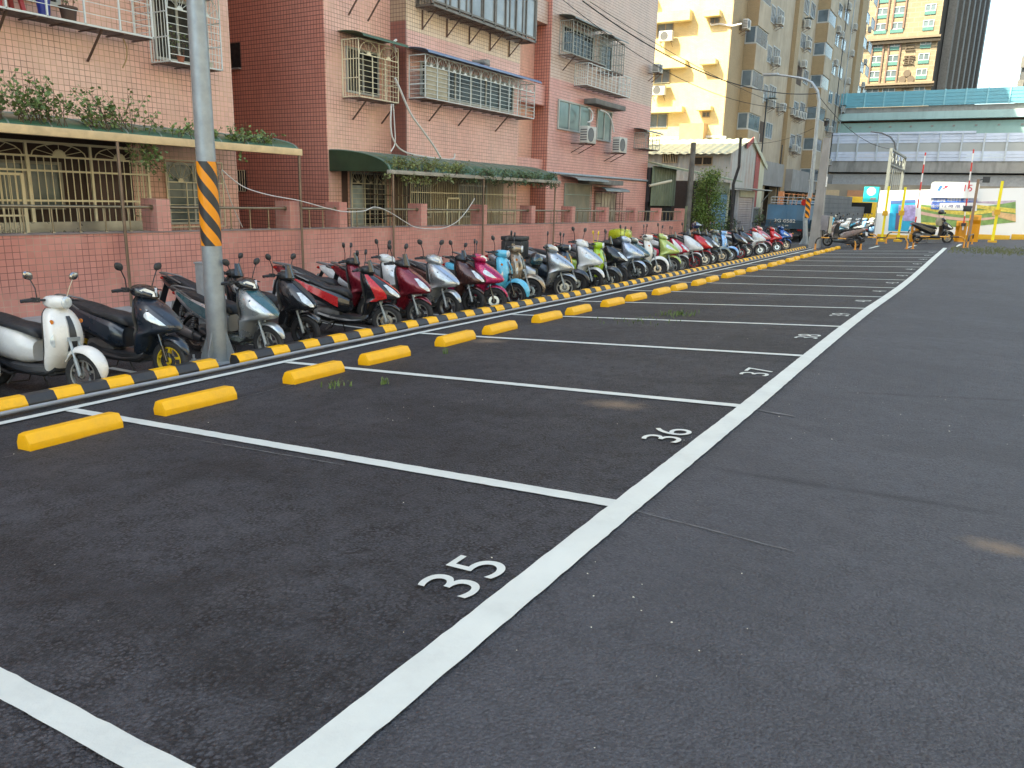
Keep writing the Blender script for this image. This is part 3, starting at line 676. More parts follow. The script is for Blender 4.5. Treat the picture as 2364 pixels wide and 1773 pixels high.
# awning over the forecourt
def awning(par, XF, XW, y0, y1, zf, zw, mat, endplates=False, fascia=None, posts=(), ribs=True, fh=0.13):
    mb = MB(); n = 12; rings = []
    def prof(j): a = R(90*j/n); return XF-0.10-(XF-0.10-XW)*(1-math.cos(a)), zf+(zw-zf)*math.sin(a)
    for j in range(n+1):
        x, z = prof(j); rings.append([(x, y0, z), (x, y1, z), (x, y1, z-0.012), (x, y0, z-0.012)])
    mb.loft(rings); o = mb.build('awning', mat, par, smooth=True, auto=0.9)
    if ribs:
        mb = MB()
        for y in frange(y0+0.05, y1-0.05, 0.62):
            mb.tube([(prof(j)[0], y, prof(j)[1]+0.006) for j in range(n+1)], 0.012, 5)
        mb.build('rib', M('awning_rib', (0.22, 0.27, 0.23), 0.5), o)
    if endplates:
        mb = MB()
        poly = [(prof(j)[0], prof(j)[1]-0.014) for j in range(n+1)]+[(XW, zf-0.03), (XF-0.10, zf-0.03)]
        mb.prism(poly, 1, y0+0.01, y0+0.025); mb.build('end_panel', M('awning_green_panel', (0.03, 0.05, 0.022), 0.55, var=0.25, scale=2, dirt=0.3), o)
    if fascia:
        mb = MB(); mb.box(XF-0.17, XF, y0, y1, zf-fh+0.01, zf+0.01); mb.build('fascia', fascia, o, bevel=0.01)
    for y in posts:
        mb = MB(); zb = G(-12, y); mb.tube([(XF-0.03, y, zb), (XF-0.03, y, zf-fh+0.01)], 0.026, 10)
        mb.lathe([(0.032, (zb+zf)/2+0.3), (0.032, (zb+zf)/2+0.36)], (XF-0.03, y, 0), n=10)
        mb.build('post', M('brown_post', (0.20, 0.14, 0.10), 0.4, 0.5, var=0.2), o, smooth=True)
    return o
awning(b1, -12.02, FX, -3, 11.69, 2.385, 2.66, green_pvc, True, beige_trim, posts=(3.7, 7.74, 11.62))
tg = M('shrub_green', (0.14, 0.20, 0.06), 0.55, var=0.45, scale=9)
for i, (yy_, n, h, sp, hang, ly, lb) in enumerate(((5.75, 34, 0.78, 0.42, 0, 0.0, 'bushy green shrub on the awning ledge at the left edge of the picture'), (6.7, 34, 0.74, 0.34, 0, -0.22, 'bushy green shrub leaning left on the awning ledge, second from the left'),
     (7.75, 28, 0.62, 0.34, 0, -0.3, 'leaning shrub on the awning ledge left of the trailing vine'), (8.25, 20, 0.62, 0.30, 0.7, 0.15, 'vine trailing down over the end of the beige awning edge'),
     (9.1, 9, 0.30, 0.35, 0.15, 0, 'thin sparse shrub just left of the near lamp pole on the awning'), (10.0, 15, 0.30, 0.33, 0.1, 0, 'small shrub just right of the lamp pole on the awning'), (10.75, 10, 0.26, 0.25, 0, 0, 'small end shrub on the rounded green awning'))):
    plant(-12.22, yy_, 2.40, lb, n, h, (0.03, ly), sp, 0.062, tg, hang, 19, 'shrubs growing on the near awning')
# things kept in the balcony cage
def pot(x, y, z, r, h, mat, label, name='flower_pot', cat='pot'):
    mb = MB(); mb.lathe([(r*0.72, 0), (r, h), (r*1.08, h), (r*1.08, h-0.03), (r*0.94, h-0.035), (r*0.66, 0.02)][::-1] if False else [(0.001, 0), (r*0.72, 0), (r*0.95, h*0.85), (r*1.06, h*0.86), (r*1.06, h), (r*0.9, h), (r*0.85, h*0.8), (0.001, h*0.8)], (x, y, z), n=18)
    return tag(mb.build(name, mat, smooth=True), label, cat, 'pots and buckets in the balcony cages')
terra = M('terracotta', (0.33, 0.11, 0.06), 0.75, var=0.15)
pot(-13.72, 6.35, 4.22, 0.13, 0.22, terra, 'terracotta flower pot in the top left balcony cage')
pot(-13.68, 7.72, 4.22, 0.115, 0.36, M('blue_bucket', (0.02, 0.035, 0.25), 0.4), 'blue plastic bucket in the top left balcony cage', 'bucket', 'bucket')
pot(-13.72, 8.15, 4.22, 0.14, 0.25, M('brown_pot', (0.09, 0.05, 0.035), 0.6), 'dark brown pot right of the blue bucket in the balcony cage')
pot(-13.62, 10.2, 3.88, 0.07, 0.13, terra, 'small terracotta pot in the narrow arched cage beside the lamp pole')
pot(-13.62, 10.85, 3.88, 0.06, 0.11, M('cream_pot', (0.5, 0.5, 0.4), 0.6), 'small cream pot in the narrow arched cage beside the lamp pole')
t = thing('plastic_stool', (-13.72, 7.15, 4.22), 'red plastic stool standing in the top left balcony cage', 'stool')
red_pl = M('red_plastic', (0.30, 0.012, 0.015), 0.4)
mb = MB(); mb.box(-13.88, -13.56, 6.98, 7.32, 4.50, 4.54); mb.build('seat', red_pl, t, bevel=0.015)
for sx in (-1, 1):
    for sy in (-1, 1):
        mb = MB(); mb.beam((-13.72+sx*0.13, 7.15+sy*0.14, 4.5), (-13.72+sx*0.17, 7.15+sy*0.18, 4.22), 0.06, 0.05); mb.build('leg', red_pl, t)
for (yy_, zz, lb) in ((6.35, 4.42, 'leafy plant in the terracotta pot of the top left balcony cage'), (8.15, 4.45, 'straggly plant in the dark brown pot of the balcony cage'), (10.2, 4.0, 'bare twiggy plant in the narrow arched cage beside the lamp pole')):
    plant(-13.7, yy_, zz, lb, 9, 0.55, (0, 0), 0.12, 0.04, tg, 0, 8)
# vents of the dark side wall, hoses
# ------------------------------------------------------------------ right apartment block
pinkB = tile('pink_facade_tile_upper_beige', (0.77, 0.41, 0.33), (0.83, 0.50, 0.41), (0.20, 0.09, 0.07), (0.40, 0.21, 0.16), 0.0985, 0.0985, 0.006, stain=0.3, staincol=(0.30, 0.20, 0.15), rough=0.38, split=(5.70, (0.82, 0.63, 0.43)))
pinkC = tile('pink_band_tile', (0.68, 0.32, 0.265), (0.76, 0.40, 0.335), (0.17, 0.07, 0.06), (0.34, 0.16, 0.13), 0.0985, 0.0985, 0.008, stain=0.3, staincol=(0.18, 0.10, 0.09), rough=0.4, split=(5.56, (0.64, 0.48, 0.37)))
b2 = thing('apartment_building', (-17, 24, -0.4), 'pink and beige tiled apartment building with a shade-darkened red side wall behind the scooters', 'building')
mb = MB(); mb.box(-20.5, FX, 14.5, 17, -0.6, 50).box(-20.5, FX, 17, 24.54, -0.6, 42).box(-20.5, FX, 24.54, 29, -0.6, 33).box(-34, FX, 29, 33.9, -0.6, 24.5).box(-36, -22.5, 29.5, 33.89, -0.6, 33)  # unseen roof steps and rear blocks added to shape shadows on lot and shed
mb.build('wall', pinkA, b2)
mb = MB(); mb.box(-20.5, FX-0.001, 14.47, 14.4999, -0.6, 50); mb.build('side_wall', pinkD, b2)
X2 = -13.55
mb = MB(); mb.box(FX+0.002, X2, 16.95, 22.7, 2.55, 40); mb.build('projecting_bay', pinkB, b2)
mb = MB(); mb.box(FX+0.003, X2+0.001, 16.90, 16.949, 2.55, 40); mb.build('bay_side', tile('bay_side_shaded_tile', (0.25, 0.09, 0.07), (0.29, 0.11, 0.085), (0.10, 0.05, 0.04), (0.13, 0.06, 0.05), 0.0985, 0.0985, 0.007, split=(5.9, (0.38, 0.26, 0.17))), b2)  # shaded return of the bay, its shade put into darker tile colours
mb = MB(); mb.box(FX+0.003, -13.43, 24.54, 33.92, -0.5, 24.45); mb.build('projecting_bay', pinkC, b2)
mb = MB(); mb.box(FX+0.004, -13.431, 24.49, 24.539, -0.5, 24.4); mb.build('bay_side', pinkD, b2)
for z0, z1, cm in ((4.62, 5.27, pinkC), (2.1, 2.85, pinkC), (7.2, 7.9, pinkC)):
    mb = MB(); mb.box(FX+0.004, X2-0.02, 22.71, 24.47, z0, z1); mb.build('parapet', cm, b2)
# openings of the dark side wall
for (x0, x1, z0, z1, bars) in ((-17.33, -16.95, 4.6, 5.2, False), (-17.33, -16.97, 1.52, 2.06, True)):
    mb = MB(); mb.box(x0, x1, 14.44, 14.466, z0, z1); o = mb.build('window', M('opening_shade_black', (0.012, 0.01, 0.01), 0.8), b2)  # solid black panel painted as the darkness inside the opening
    if bars:
        mb = MB()
        for i in range(5): x = x0+(x1-x0)*i/4; mb.beam((x, 14.40, z0), (x, 14.40, z1), 0.014)
        mb.beam((x0, 14.40, z1), (x1, 14.40, z1), 0.02); mb.beam((x0, 14.40, z0), (x1, 14.40, z0), 0.02); mb.build('window_bars', cream_bar, o)
    else:
        mb = MB(); mb.box(x0-0.03, x1+0.03, 14.36, 14.44, z0-0.04, z0-0.01); mb.build('sill', concrete, o)
# upper cages
cage(b2, -13.5, FX, 15.07, 16.55, 3.85, 5.16, cream_bar, hs=0.115, vs=0.5, arch=2, archh=0.33, canopy=(green_pvc, None), struts=(15.4, 16.5))
window(b2, FX, 15.2, 16.4, 3.98, 5.05, 0.05, None, dark_glass, 1, 0.04)
cage(b2, -13.0, X2, 17.04, 22.77, 4.03, 5.08, white_bar, hs=0.105, vs=0.52, arch=11, archh=0.27, canopy=(blue_pvc, None), struts=(17.9, 19.3, 21.3), cpush=0.18, sidebars='h')
window(b2, X2, 17.5, 22.3, 4.15, 5.02, 0.06, None, dark_glass, 5, 0.05)
mb = MB(); mb.box(-13.10, -13.03, 17.12, 18.05, 4.06, 4.80); mb.build('blind', M('beige_board', (0.40, 0.36, 0.26), 0.7), b2)
cage(b2, -13.0, X2, 17.35, 22.73, 6.32, 7.6, M('bronze_alu', (0.14, 0.12, 0.10), 0.4, 0.4), hs=2, vs=0.62, struts=(), fr=0.06)
window(b2, -13.06, 17.4, 22.7, 6.40, 7.55, 0.05, M('bronze_alu', (0.14, 0.12, 0.10), 0.4, 0.4), M('sky_glass', (0.27, 0.29, 0.29), 0.08, var=0.35, scale=1), 6, 0.05)
for y in (17.6, 18.7, 19.8, 20.9, 22.0): mb = MB(); mb.beam((X2+0.02, y, 6.28), (X2+0.02, y, 5.8), 0.03); mb.beam((X2+0.02, y, 5.82), (-13.05, y, 6.28), 0.025); mb.build('bracket', rusty, b2)
for y in (15.3, 16.0): mb = MB(); mb.beam((FX+0.03, y, 5.75), (-13.55, y, 6.3), 0.03); mb.build('bracket', rusty, b2)
grey_bar = M('grey_painted_bar', (0.33, 0.34, 0.30), 0.5, 0.2, var=0.15, dirt=0.3)
cage(b2, -12.9, -13.43, 25.1, 27.85, 6.36, 7.42, grey_bar, hs=0.12, vs=0.27, canopy=(grey_pvc, None), struts=(25.4,), cpush=0.12)
cage(b2, -12.9, -13.43, 28.3, 29.45, 6.25, 7.36, grey_bar, hs=0.12, vs=0.22, canopy=(grey_pvc, None), cpush=0.12)
cage(b2, -12.9, -13.43, 26.35, 30.22, 5.52, 6.25, white_bar, hs=0.13, vs=0.36)
window(b2, -13.43, 25.3, 27.7, 6.5, 7.35, 0.05, None, dark_glass, 2, 0.04); window(b2, -13.43, 28.4, 29.4, 6.4, 7.3, 0.05, None, dark_glass, 1, 0.04)
window(b2, -13.43, 25.14, 27.72, 3.92, 4.92, 0.05, None, pale_glass, 2, 0.06)
window(b2, -13.43, 28.33, 29.68, 3.78, 4.93, 0.05, None, pale_glass, 1, 0.06)
for (a, b, z) in ((27.2, 30.0, 4.98), (27.0, 30.2, 2.12)):
    mb = MB(); mb.box(-13.43, -12.95, a, b, z, z+0.18); mb.build('lintel_hood', M('grey_slab', (0.17, 0.165, 0.15), 0.85, var=0.2, scale=3, dirt=0.4), b2, bevel=0.01)
cage(b2, -12.9, -13.43, 25.6, 28.2, 9.1, 10.6, grey_bar, hs=0.15, vs=0.3)
cage(b2, -12.9, -13.43, 32.2, 33.85, 3.72, 4.35, grey_bar, hs=0.15, vs=0.4, canopy=(grey_pvc, None), cpush=0.1)
# ground floor of the right block
cage(b2, -13.93, FX, 15.2, 16.67, 0.65, 2.13, cream_bar, hs=0.125, vs=0.49, arch=3, archh=0.33)
window(b2, FX, 15.25, 16.62, 0.7, 2.08, 0.05, None, dark_glass, 2, 0.04)
mb = MB(); mb.box(FX+0.003, FX+0.03, 15.28, 15.7, 0.75, 1.75); mb.build('curtain', M('pale_curtain', (0.35, 0.42, 0.42), 0.5, var=0.3, scale=3), b2)
mb = MB(); mb.box(FX+0.003, FX+0.02, 14.95, 15.15, 0.4, 2.15); mb.build('door', M('door_brown', (0.07, 0.03, 0.022), 0.5), b2)
mb = MB(); mb.box(FX+0.003, FX+0.012, 16.95, 22.68, 0.2, 2.5); mb.build('recess_panel', M('recess_tan', (0.22, 0.17, 0.11), 0.7, var=0.5, scale=0.9, dirt=0.5), b2)
for (ya, yb) in ((17.4, 18.6), (20.0, 21.6)): window(b2, FX+0.012, ya, yb, 0.9, 1.9, 0.05, None, dark_glass, 1, 0.05)
GX2 = -13.2
o = cage(b2, GX2, FX, 16.0, 16.62, 0.45, 2.08, M('brown_grille', (0.12, 0.07, 0.05), 0.5, 0.2), vs=0.085, bars='v', fr=0.02, midrails=(1.0, 1.52), floor=False)
o = cage(b2, GX2, FX, 16.66, 22.1, 0.45, 2.08, cream_bar, vs=0.085, bars='v', fr=0.025, midrails=(0.72, 1.1, 1.62), floor=False)
mb = MB(); mb.box(GX2+0.003, GX2+0.03, 18.25, 18.30, 0.45, 1.5).box(GX2+0.003, GX2+0.03, 18.85, 18.90, 0.45, 1.5).box(GX2+0.003, GX2+0.03, 18.25, 18.90, 1.46, 1.5); mb.build('gate', cream_bar, o)
awning(b2, -12.05, FX, 14.52, 23.0, 2.10, 2.57, green_pvc, True, M('rough_cement_edge', (0.36, 0.33, 0.27), 0.8, var=0.2, scale=3, dirt=0.5), posts=(14.58, 18.46, 22.67), fh=0.09)
bush2 = M('dry_bush', (0.20, 0.23, 0.08), 0.65, var=0.5, scale=6); bush3 = M('dark_bush', (0.10, 0.15, 0.07), 0.65, var=0.5, scale=6)
pl = [(15.0, 30, 0.32, 0.40, 'dry olive shrub at the near end of the long green awning', bush2), (15.9, 36, 0.36, 0.42, 'dense yellowish shrub on the long green awning, second from its near end', bush2), (16.9, 34, 0.30, 0.45, 'yellowish shrub below the end of the white hoses on the green awning', bush2),
      (17.9, 34, 0.20, 0.5, 'low dark green ground shrub on the middle of the long awning edge', bush3), (19.0, 34, 0.20, 0.5, 'low dark shrub right of the middle of the long awning edge', bush3), (20.1, 34, 0.20, 0.5, 'low dark shrub on the long awning above the end of the cream grille', bush3),
      (21.2, 36, 0.22, 0.5, 'dark trailing shrub near the far end of the long awning', bush3), (22.3, 38, 0.24, 0.5, 'dark drooping shrub at the far end of the long awning', bush3)]
for (yy_, n, h, sp, lb, mt) in pl: plant(-12.16, yy_, 2.10, lb, n, h, (0.02, 0.0), sp, 0.05, mt, 0.30, 26, 'shrubs growing on the long green awning')
# door grille, small windows and small canopies at the far end
o = cage(b2, -13.36, -13.43, 25.85, 28.1, 0.5, 2.1, M('teal_grille', (0.25, 0.33, 0.28), 0.5), vs=0.1, bars='v', midrails=(1.2, 1.7))
mb = MB(); mb.box(-13.429, -13.41, 25.9, 28.05, 0.55, 2.08); mb.build('door', M('orange_teal_door', (0.26, 0.20, 0.13), 0.5, var=0.5, scale=1.1), b2)
o = cage(b2, -13.1, -13.43, 28.5, 30.6, 0.5, 1.85, M('brown_grille', (0.12, 0.07, 0.05), 0.5, 0.2), vs=0.3, bars='v', midrails=(1.2,), canopy=(grey_pvc, None), cpush=0.25, floor=False)
mb = MB(); mb.box(-13.429, -13.40, 28.6, 30.5, 0.55, 1.8); mb.build('door', M('pale_door', (0.35, 0.30, 0.22), 0.5, var=0.4, scale=2), b2)
mb = MB(); rings = []
for j in range(7):
    a = R(90*j/6); rings.append([(-13.43+0.7*math.sin(a), 25.6, 2.22+0.14*math.cos(a)), (-13.43+0.7*math.sin(a), 28.3, 2.22+0.14*math.cos(a)), (-13.43+0.7*math.sin(a), 28.3, 2.205+0.14*math.cos(a)), (-13.43+0.7*math.sin(a), 25.6, 2.205+0.14*math.cos(a))])
mb.loft(rings); mb.build('door_canopy', grey_pvc, b2, smooth=True, auto=0.9)
mb = MB(); mb.tube([(-13.38, 22.8, 2.42), (-13.38, 33.9, 2.42)], 0.045, 8); mb.build('drain_pipe', galv, b2, smooth=True)
mb = MB(); mb.tube([(-13.2, 33.7, 2.2), (-12.5, 34.6, 2.45)], 0.06, 8); mb.build('lamp_tube', M('cream_lamp', (0.5, 0.46, 0.34), 0.5), b2, smooth=True)
mb = MB(); mb.box(-13.43, -13.2, 20.2, 20.4, 5.33, 5.45).tube([(X2, 20.0, 5.38), (-13.2, 20.1, 5.36), (-13.12, 20.25, 5.28)], 0.045, 8); mb.build('security_camera', M('camera_grey', (0.25, 0.24, 0.22), 0.5), b2)
for (yy_, z, lb, rf) in ((26.6, 3.78, 'white air conditioner below the wide window of the pink building', False), (29.5, 3.62, 'white air conditioner below the narrow window of the pink building', False)):
    ac(-12.9, yy_, z-0.25, lb, 'air conditioners on the pink building', face='X', w=0.75, h=0.58, d=0.3, wallx=-13.43)
ac(-13.1, 33.5, 6.9, 'small dusty air conditioner high at the far corner of the pink building', 'air conditioners on the pink building', face='X', w=0.5, h=0.35, d=0.3, wallx=-13.43)
# white hoses hanging down the facade
def hosepath(pts, X, r=0.022, name='drain_hose', label='', cat='hose', mat=None, group='white hoses on the pink building'):
    mb = MB(); P = [on(0, X, *p) for p in pts]; Q = []
    for i in range(len(P)-1):
        p0 = P[max(i-1, 0)]; p1 = P[i]; p2 = P[i+1]; p3 = P[min(i+2, len(P)-1)]
        for j in range(6):
            t = j/6; Q.append(0.5*((2*p1)+(-p0+p2)*t+(2*p0-5*p1+4*p2-p3)*t*t+(-p0+3*p1-3*p2+p3)*t*t*t))
    Q.append(P[-1]); mb.tube(Q, r, 6); return tag(mb.build(name, mat or hose, smooth=True), label, cat, group)
hosepath([(912, 180), (925, 210), (948, 262), (975, 300), (1000, 335), (1018, 365)], -12.95, 0.028, label='thick white hose curving right down to the long green awning')
hosepath([(904, 240), (902, 275), (903, 300), (908, 322), (925, 345), (960, 358), (1040, 368), (1050, 355)], -13.45, 0.022, label='white hose dropping from the arched cage and running along the awning')
hosepath([(908, 240), (911, 290), (912, 330), (902, 350)], -13.45, 0.016, label='thin white hose hanging straight beside the dropping one')
hosepath([(915, 120), (908, 100), (915, 92)], -13.5, 0.03, label='short white pipe stub above the green cage canopy')
hosepath([(512, 392), (560, 430), (620, 450), (690, 463), (760, 482), (800, 489), (840, 487), (866, 478), (900, 490), (940, 515), (966, 526), (1015, 528), (1050, 515), (1075, 490), (1096, 458)], -12.03, 0.011, 'hanging_cable', 'sagging white cable looped along the handrail of the tiled wall', 'cable', None, None)
hosepath([(510, 395), (535, 470), (560, 525)], -12.8, 0.009, 'hanging_cable', 'straight pale cable slanting down from the arched window', 'cable', None, None)
hosepath([(284, 88), (292, 110), (292, 135), (283, 157)], -13.7, 0.012, 'hanging_hose', 'short tan hose hanging from the top left balcony cage', 'hose', M('tan_hose', (0.35, 0.22, 0.09), 0.6), None)
hosepath([(1357, 282), (1366, 278), (1368, 262), (1360, 250)], -13.05, 0.03, label='white pipe bending up from the first air conditioner of the pink building')
hosepath([(1417, 305), (1412, 280), (1402, 262), (1386, 254)], -13.05, 0.03, label='white pipe arching over from the second air conditioner of the pink building')
# overhead cables
def cable(a, b, sag, label, r=0.012):
    a = Vector(a); b = Vector(b); mb = MB(); mb.tube([a.lerp(b, i/24)-Vector((0, 0, sag*4*(i/24)*(1-i/24))) for i in range(25)], r, 5)
    tag(mb.build('overhead_cable', black_rubber, smooth=True), label, 'cable', 'overhead cables')

ob = thing('apartment_building', (36, 5, -0.3), 'unseen pale building added across the lot to bounce sunlight onto the pink ones', 'building')  # out of view, added to bounce warm sunlight onto the pink facades
pc_ = M('pale_concrete', (0.62, 0.55, 0.44), 0.8, var=0.08, world=True)
mb = MB(); mb.box(30, 42, -45, 75, -0.3, 24); mb.build('wall', pc_, ob)
mb = MB(); mb.box(29.6, 42.4, -45.4, 75.4, 24, 24.6); mb.build('roof', pc_, ob)
for k in range(7):
    for j in range(20):
        y = -42+j*6; mb = MB(); mb.box(29.93, 29.999, y, y+1.8, 1.0+k*3.2, 2.5+k*3.2); mb.build('window', pale_glass, ob)
# ------------------------------------------------------------------ motor scooters
def paint(name, col, metal=0.25, rough=0.28): return M('paint_'+name, col, rough, metal, var=0.05, scale=3, coat=0.6, dirt=0.10, dirtcol=(0.12, 0.11, 0.10))
seatm = M('seat_vinyl', (0.020, 0.021, 0.024), 0.5, var=0.2, scale=8, bump=0.15, bscale=80)
chrome = M('chrome', (0.40, 0.40, 0.40), 0.22, 1.0, var=0.05)
lens = M('headlight_lens', (0.55, 0.60, 0.62), 0.06, 0.15, var=0.3, scale=16, coat=0.8)
amber = M('amber_lens', (0.65, 0.20, 0.02), 0.2, coat=0.5); redl = M('red_lens', (0.35, 0.01, 0.01), 0.2, coat=0.5)
alloy = M('alloy_wheel', (0.24, 0.235, 0.22), 0.45, 0.6, var=0.12, scale=12, dirt=0.25)
engm = M('engine_grey', (0.10, 0.10, 0.10), 0.5, 0.5, var=0.3, scale=10)
platem = M('plate_white', (0.6, 0.6, 0.6), 0.5)
def cr(vals, n):
    """Catmull-Rom resample of a list of tuples"""
    out = []; k = len(vals)
    for i in range(k-1):
        p0, p1, p2, p3 = vals[max(i-1, 0)], vals[i], vals[i+1], vals[min(i+2, k-1)]
        for j in range(n):
            t = j/n; out.append(tuple(0.5*(2*b+(c-a)*t+(2*a-5*b+4*c-d)*t*t+(3*b-a-3*c+d)*t**3) for a, b, c, d in zip(p0, p1, p2, p3)))
    out.append(tuple(vals[-1])); return out
def sgnp(v, p): return math.copysign(abs(v)**p, v)
def zslices(vals, n=3, seg=20, nose=1.0, side=0.75, cap=True):
    """vals rows: z, x_back, x_front, half width. horizontal slices; nose>1 makes the front pointed"""
    rings = []
    for z, xb, xf, w in cr(vals, n):
        xm = xb+(xf-xb)*0.35; ring = []
        for j in range(seg):
            a = 2*math.pi*j/seg; c, s = math.cos(a), math.sin(a)
            x = xm+(xf-xm)*sgnp(c, nose if c > 0 else 1) if c > 0 else xm+(xm-xb)*sgnp(c, 0.5)
            y = w*sgnp(s, side if c < 0 else (0.75 if nose <= 1 else 1.0)); ring.append((x, y, z))
        rings.append(ring)
    mb = MB(); mb.loft(rings, cap); return mb
def xloft(vals, n=3, seg=14, e=0.7):
    """rows: x, z_bottom, z_top, half width"""
    rings = []
    for x, zb, zt, w in cr(vals, n):
        zc, h = (zb+zt)/2, (zt-zb)/2
        rings.append([(x, w*sgnp(math.cos(2*math.pi*j/seg), e), zc+h*sgnp(math.sin(2*math.pi*j/seg), e)) for j in range(seg)])
    mb = MB(); mb.loft(rings); return mb
def zeval(vals, z):
    r = cr(vals, 6)
    for a, b in zip(r, r[1:]):
        if a[0] <= z <= b[0]:
            t = (z-a[0])/max(1e-6, b[0]-a[0]); return [a[i]+(b[i]-a[i])*t for i in range(4)]
    return list(r[-1])
def zpatch(vals, z0, z1, a0f, a1f, nose, off=0.008, nz=7, na=5, sgn=1):
    """a shell lying on a z-sliced body. a0f/a1f give the angular limits in degrees as functions of t"""
    mb = MB(); vs = []
    for i in range(nz+1):
        t = i/nz; z, xb, xf, w = zeval(vals, z0+(z1-z0)*t); xm = xb+(xf-xb)*0.35
        for j in range(na+1):
            a = R(a0f(t)+(a1f(t)-a0f(t))*j/na); c, s = math.cos(a), math.sin(a)
            x = xm+(xf-xm)*sgnp(c, nose)+off*c; y = (w+off)*sgnp(s, 0.75 if nose <= 1 else 1.0)*sgn; vs.append((x, y, z))
    mb.add(vs, [(i*(na+1)+j, i*(na+1)+j+1, (i+1)*(na+1)+j+1, (i+1)*(na+1)+j) for i in range(nz) for j in range(na)]); return mb
WR = 0.232; AX = 0.62; PIV = Vector((0.47, 0, 0))
STYLES = {
 'classic': dict(ap=[(0.25, .25, .34, .15), (0.34, .27, .40, .19), (0.46, .29, .46, .205), (0.60, .29, .49, .21), (0.75, .27, .46, .20), (0.86, .24, .40, .165), (0.915, .23, .35, .11)], nose=0.85,
                 rb=[(.04, .33, .55, .10), (-.10, .30, .64, .15), (-.30, .32, .69, .185), (-.52, .36, .72, .19), (-.72, .46, .74, .165), (-.88, .58, .75, .11), (-.95, .66, .73, .05)]),
 'sport': dict(ap=[(0.23, .24, .34, .11), (0.33, .27, .39, .15), (0.44, .30, .44, .175), (0.515, .31, .50, .185), (0.56, .31, .76, .17), (0.605, .30, .83, .17), (0.70, .29, .77, .19), (0.81, .27, .62, .19), (0.90, .25, .47, .155), (0.95, .24, .38, .10)], nose=1.35,
               rb=[(.06, .36, .56, .09), (-.10, .34, .66, .14), (-.30, .44, .72, .16), (-.52, .54, .78, .15), (-.72, .64, .84, .12), (-.90, .74, .88, .075), (-1.0, .82, .89, .03)]),
 'commuter': dict(ap=[(0.24, .24, .34, .13), (0.34, .27, .40, .17), (0.45, .30, .45, .195), (0.52, .30, .51, .20), (0.56, .30, .72, .18), (0.61, .29, .79, .175), (0.70, .28, .73, .19), (0.81, .27, .58, .18), (0.88, .25, .46, .145), (0.925, .24, .37, .09)], nose=1.15,
               rb=[(.05, .34, .56, .10), (-.10, .32, .65, .15), (-.30, .40, .70, .17), (-.52, .48, .75, .165), (-.72, .58, .79, .135), (-.88, .68, .81, .09), (-.97, .75, .80, .04)]),
}
def arcfender(a0, a1, r0, w, th, cz, c=(0, 0), n=14, seg=10, tip=0.35):
    rings = []
    for i in range(n+1):
        t = i/n; a = R(a0+(a1-a0)*t); k = tip+(1-tip)*math.sin(math.pi*min(1, max(0, t*1.15-0.02)))**0.6 if tip < 1 else 1
        d = Vector((math.cos(a), 0, math.sin(a))); ring = []
        for j in range(seg+1):
            b = math.pi*j/seg; ring.append(Vector((c[0], 0, cz))+d*(r0+th*math.sin(b)*k*1.0)+Vector((0, w*k*math.cos(b), 0)))
        for j in range(seg, -1, -1):
            b = math.pi*j/seg; ring.append(Vector((c[0], 0, cz))+d*(r0-0.006+(th-0.004)*math.sin(b)*k)+Vector((0, (w-0.006)*k*math.cos(b), 0)))
        rings.append(ring)
    mb = MB(); mb.loft(rings); return mb
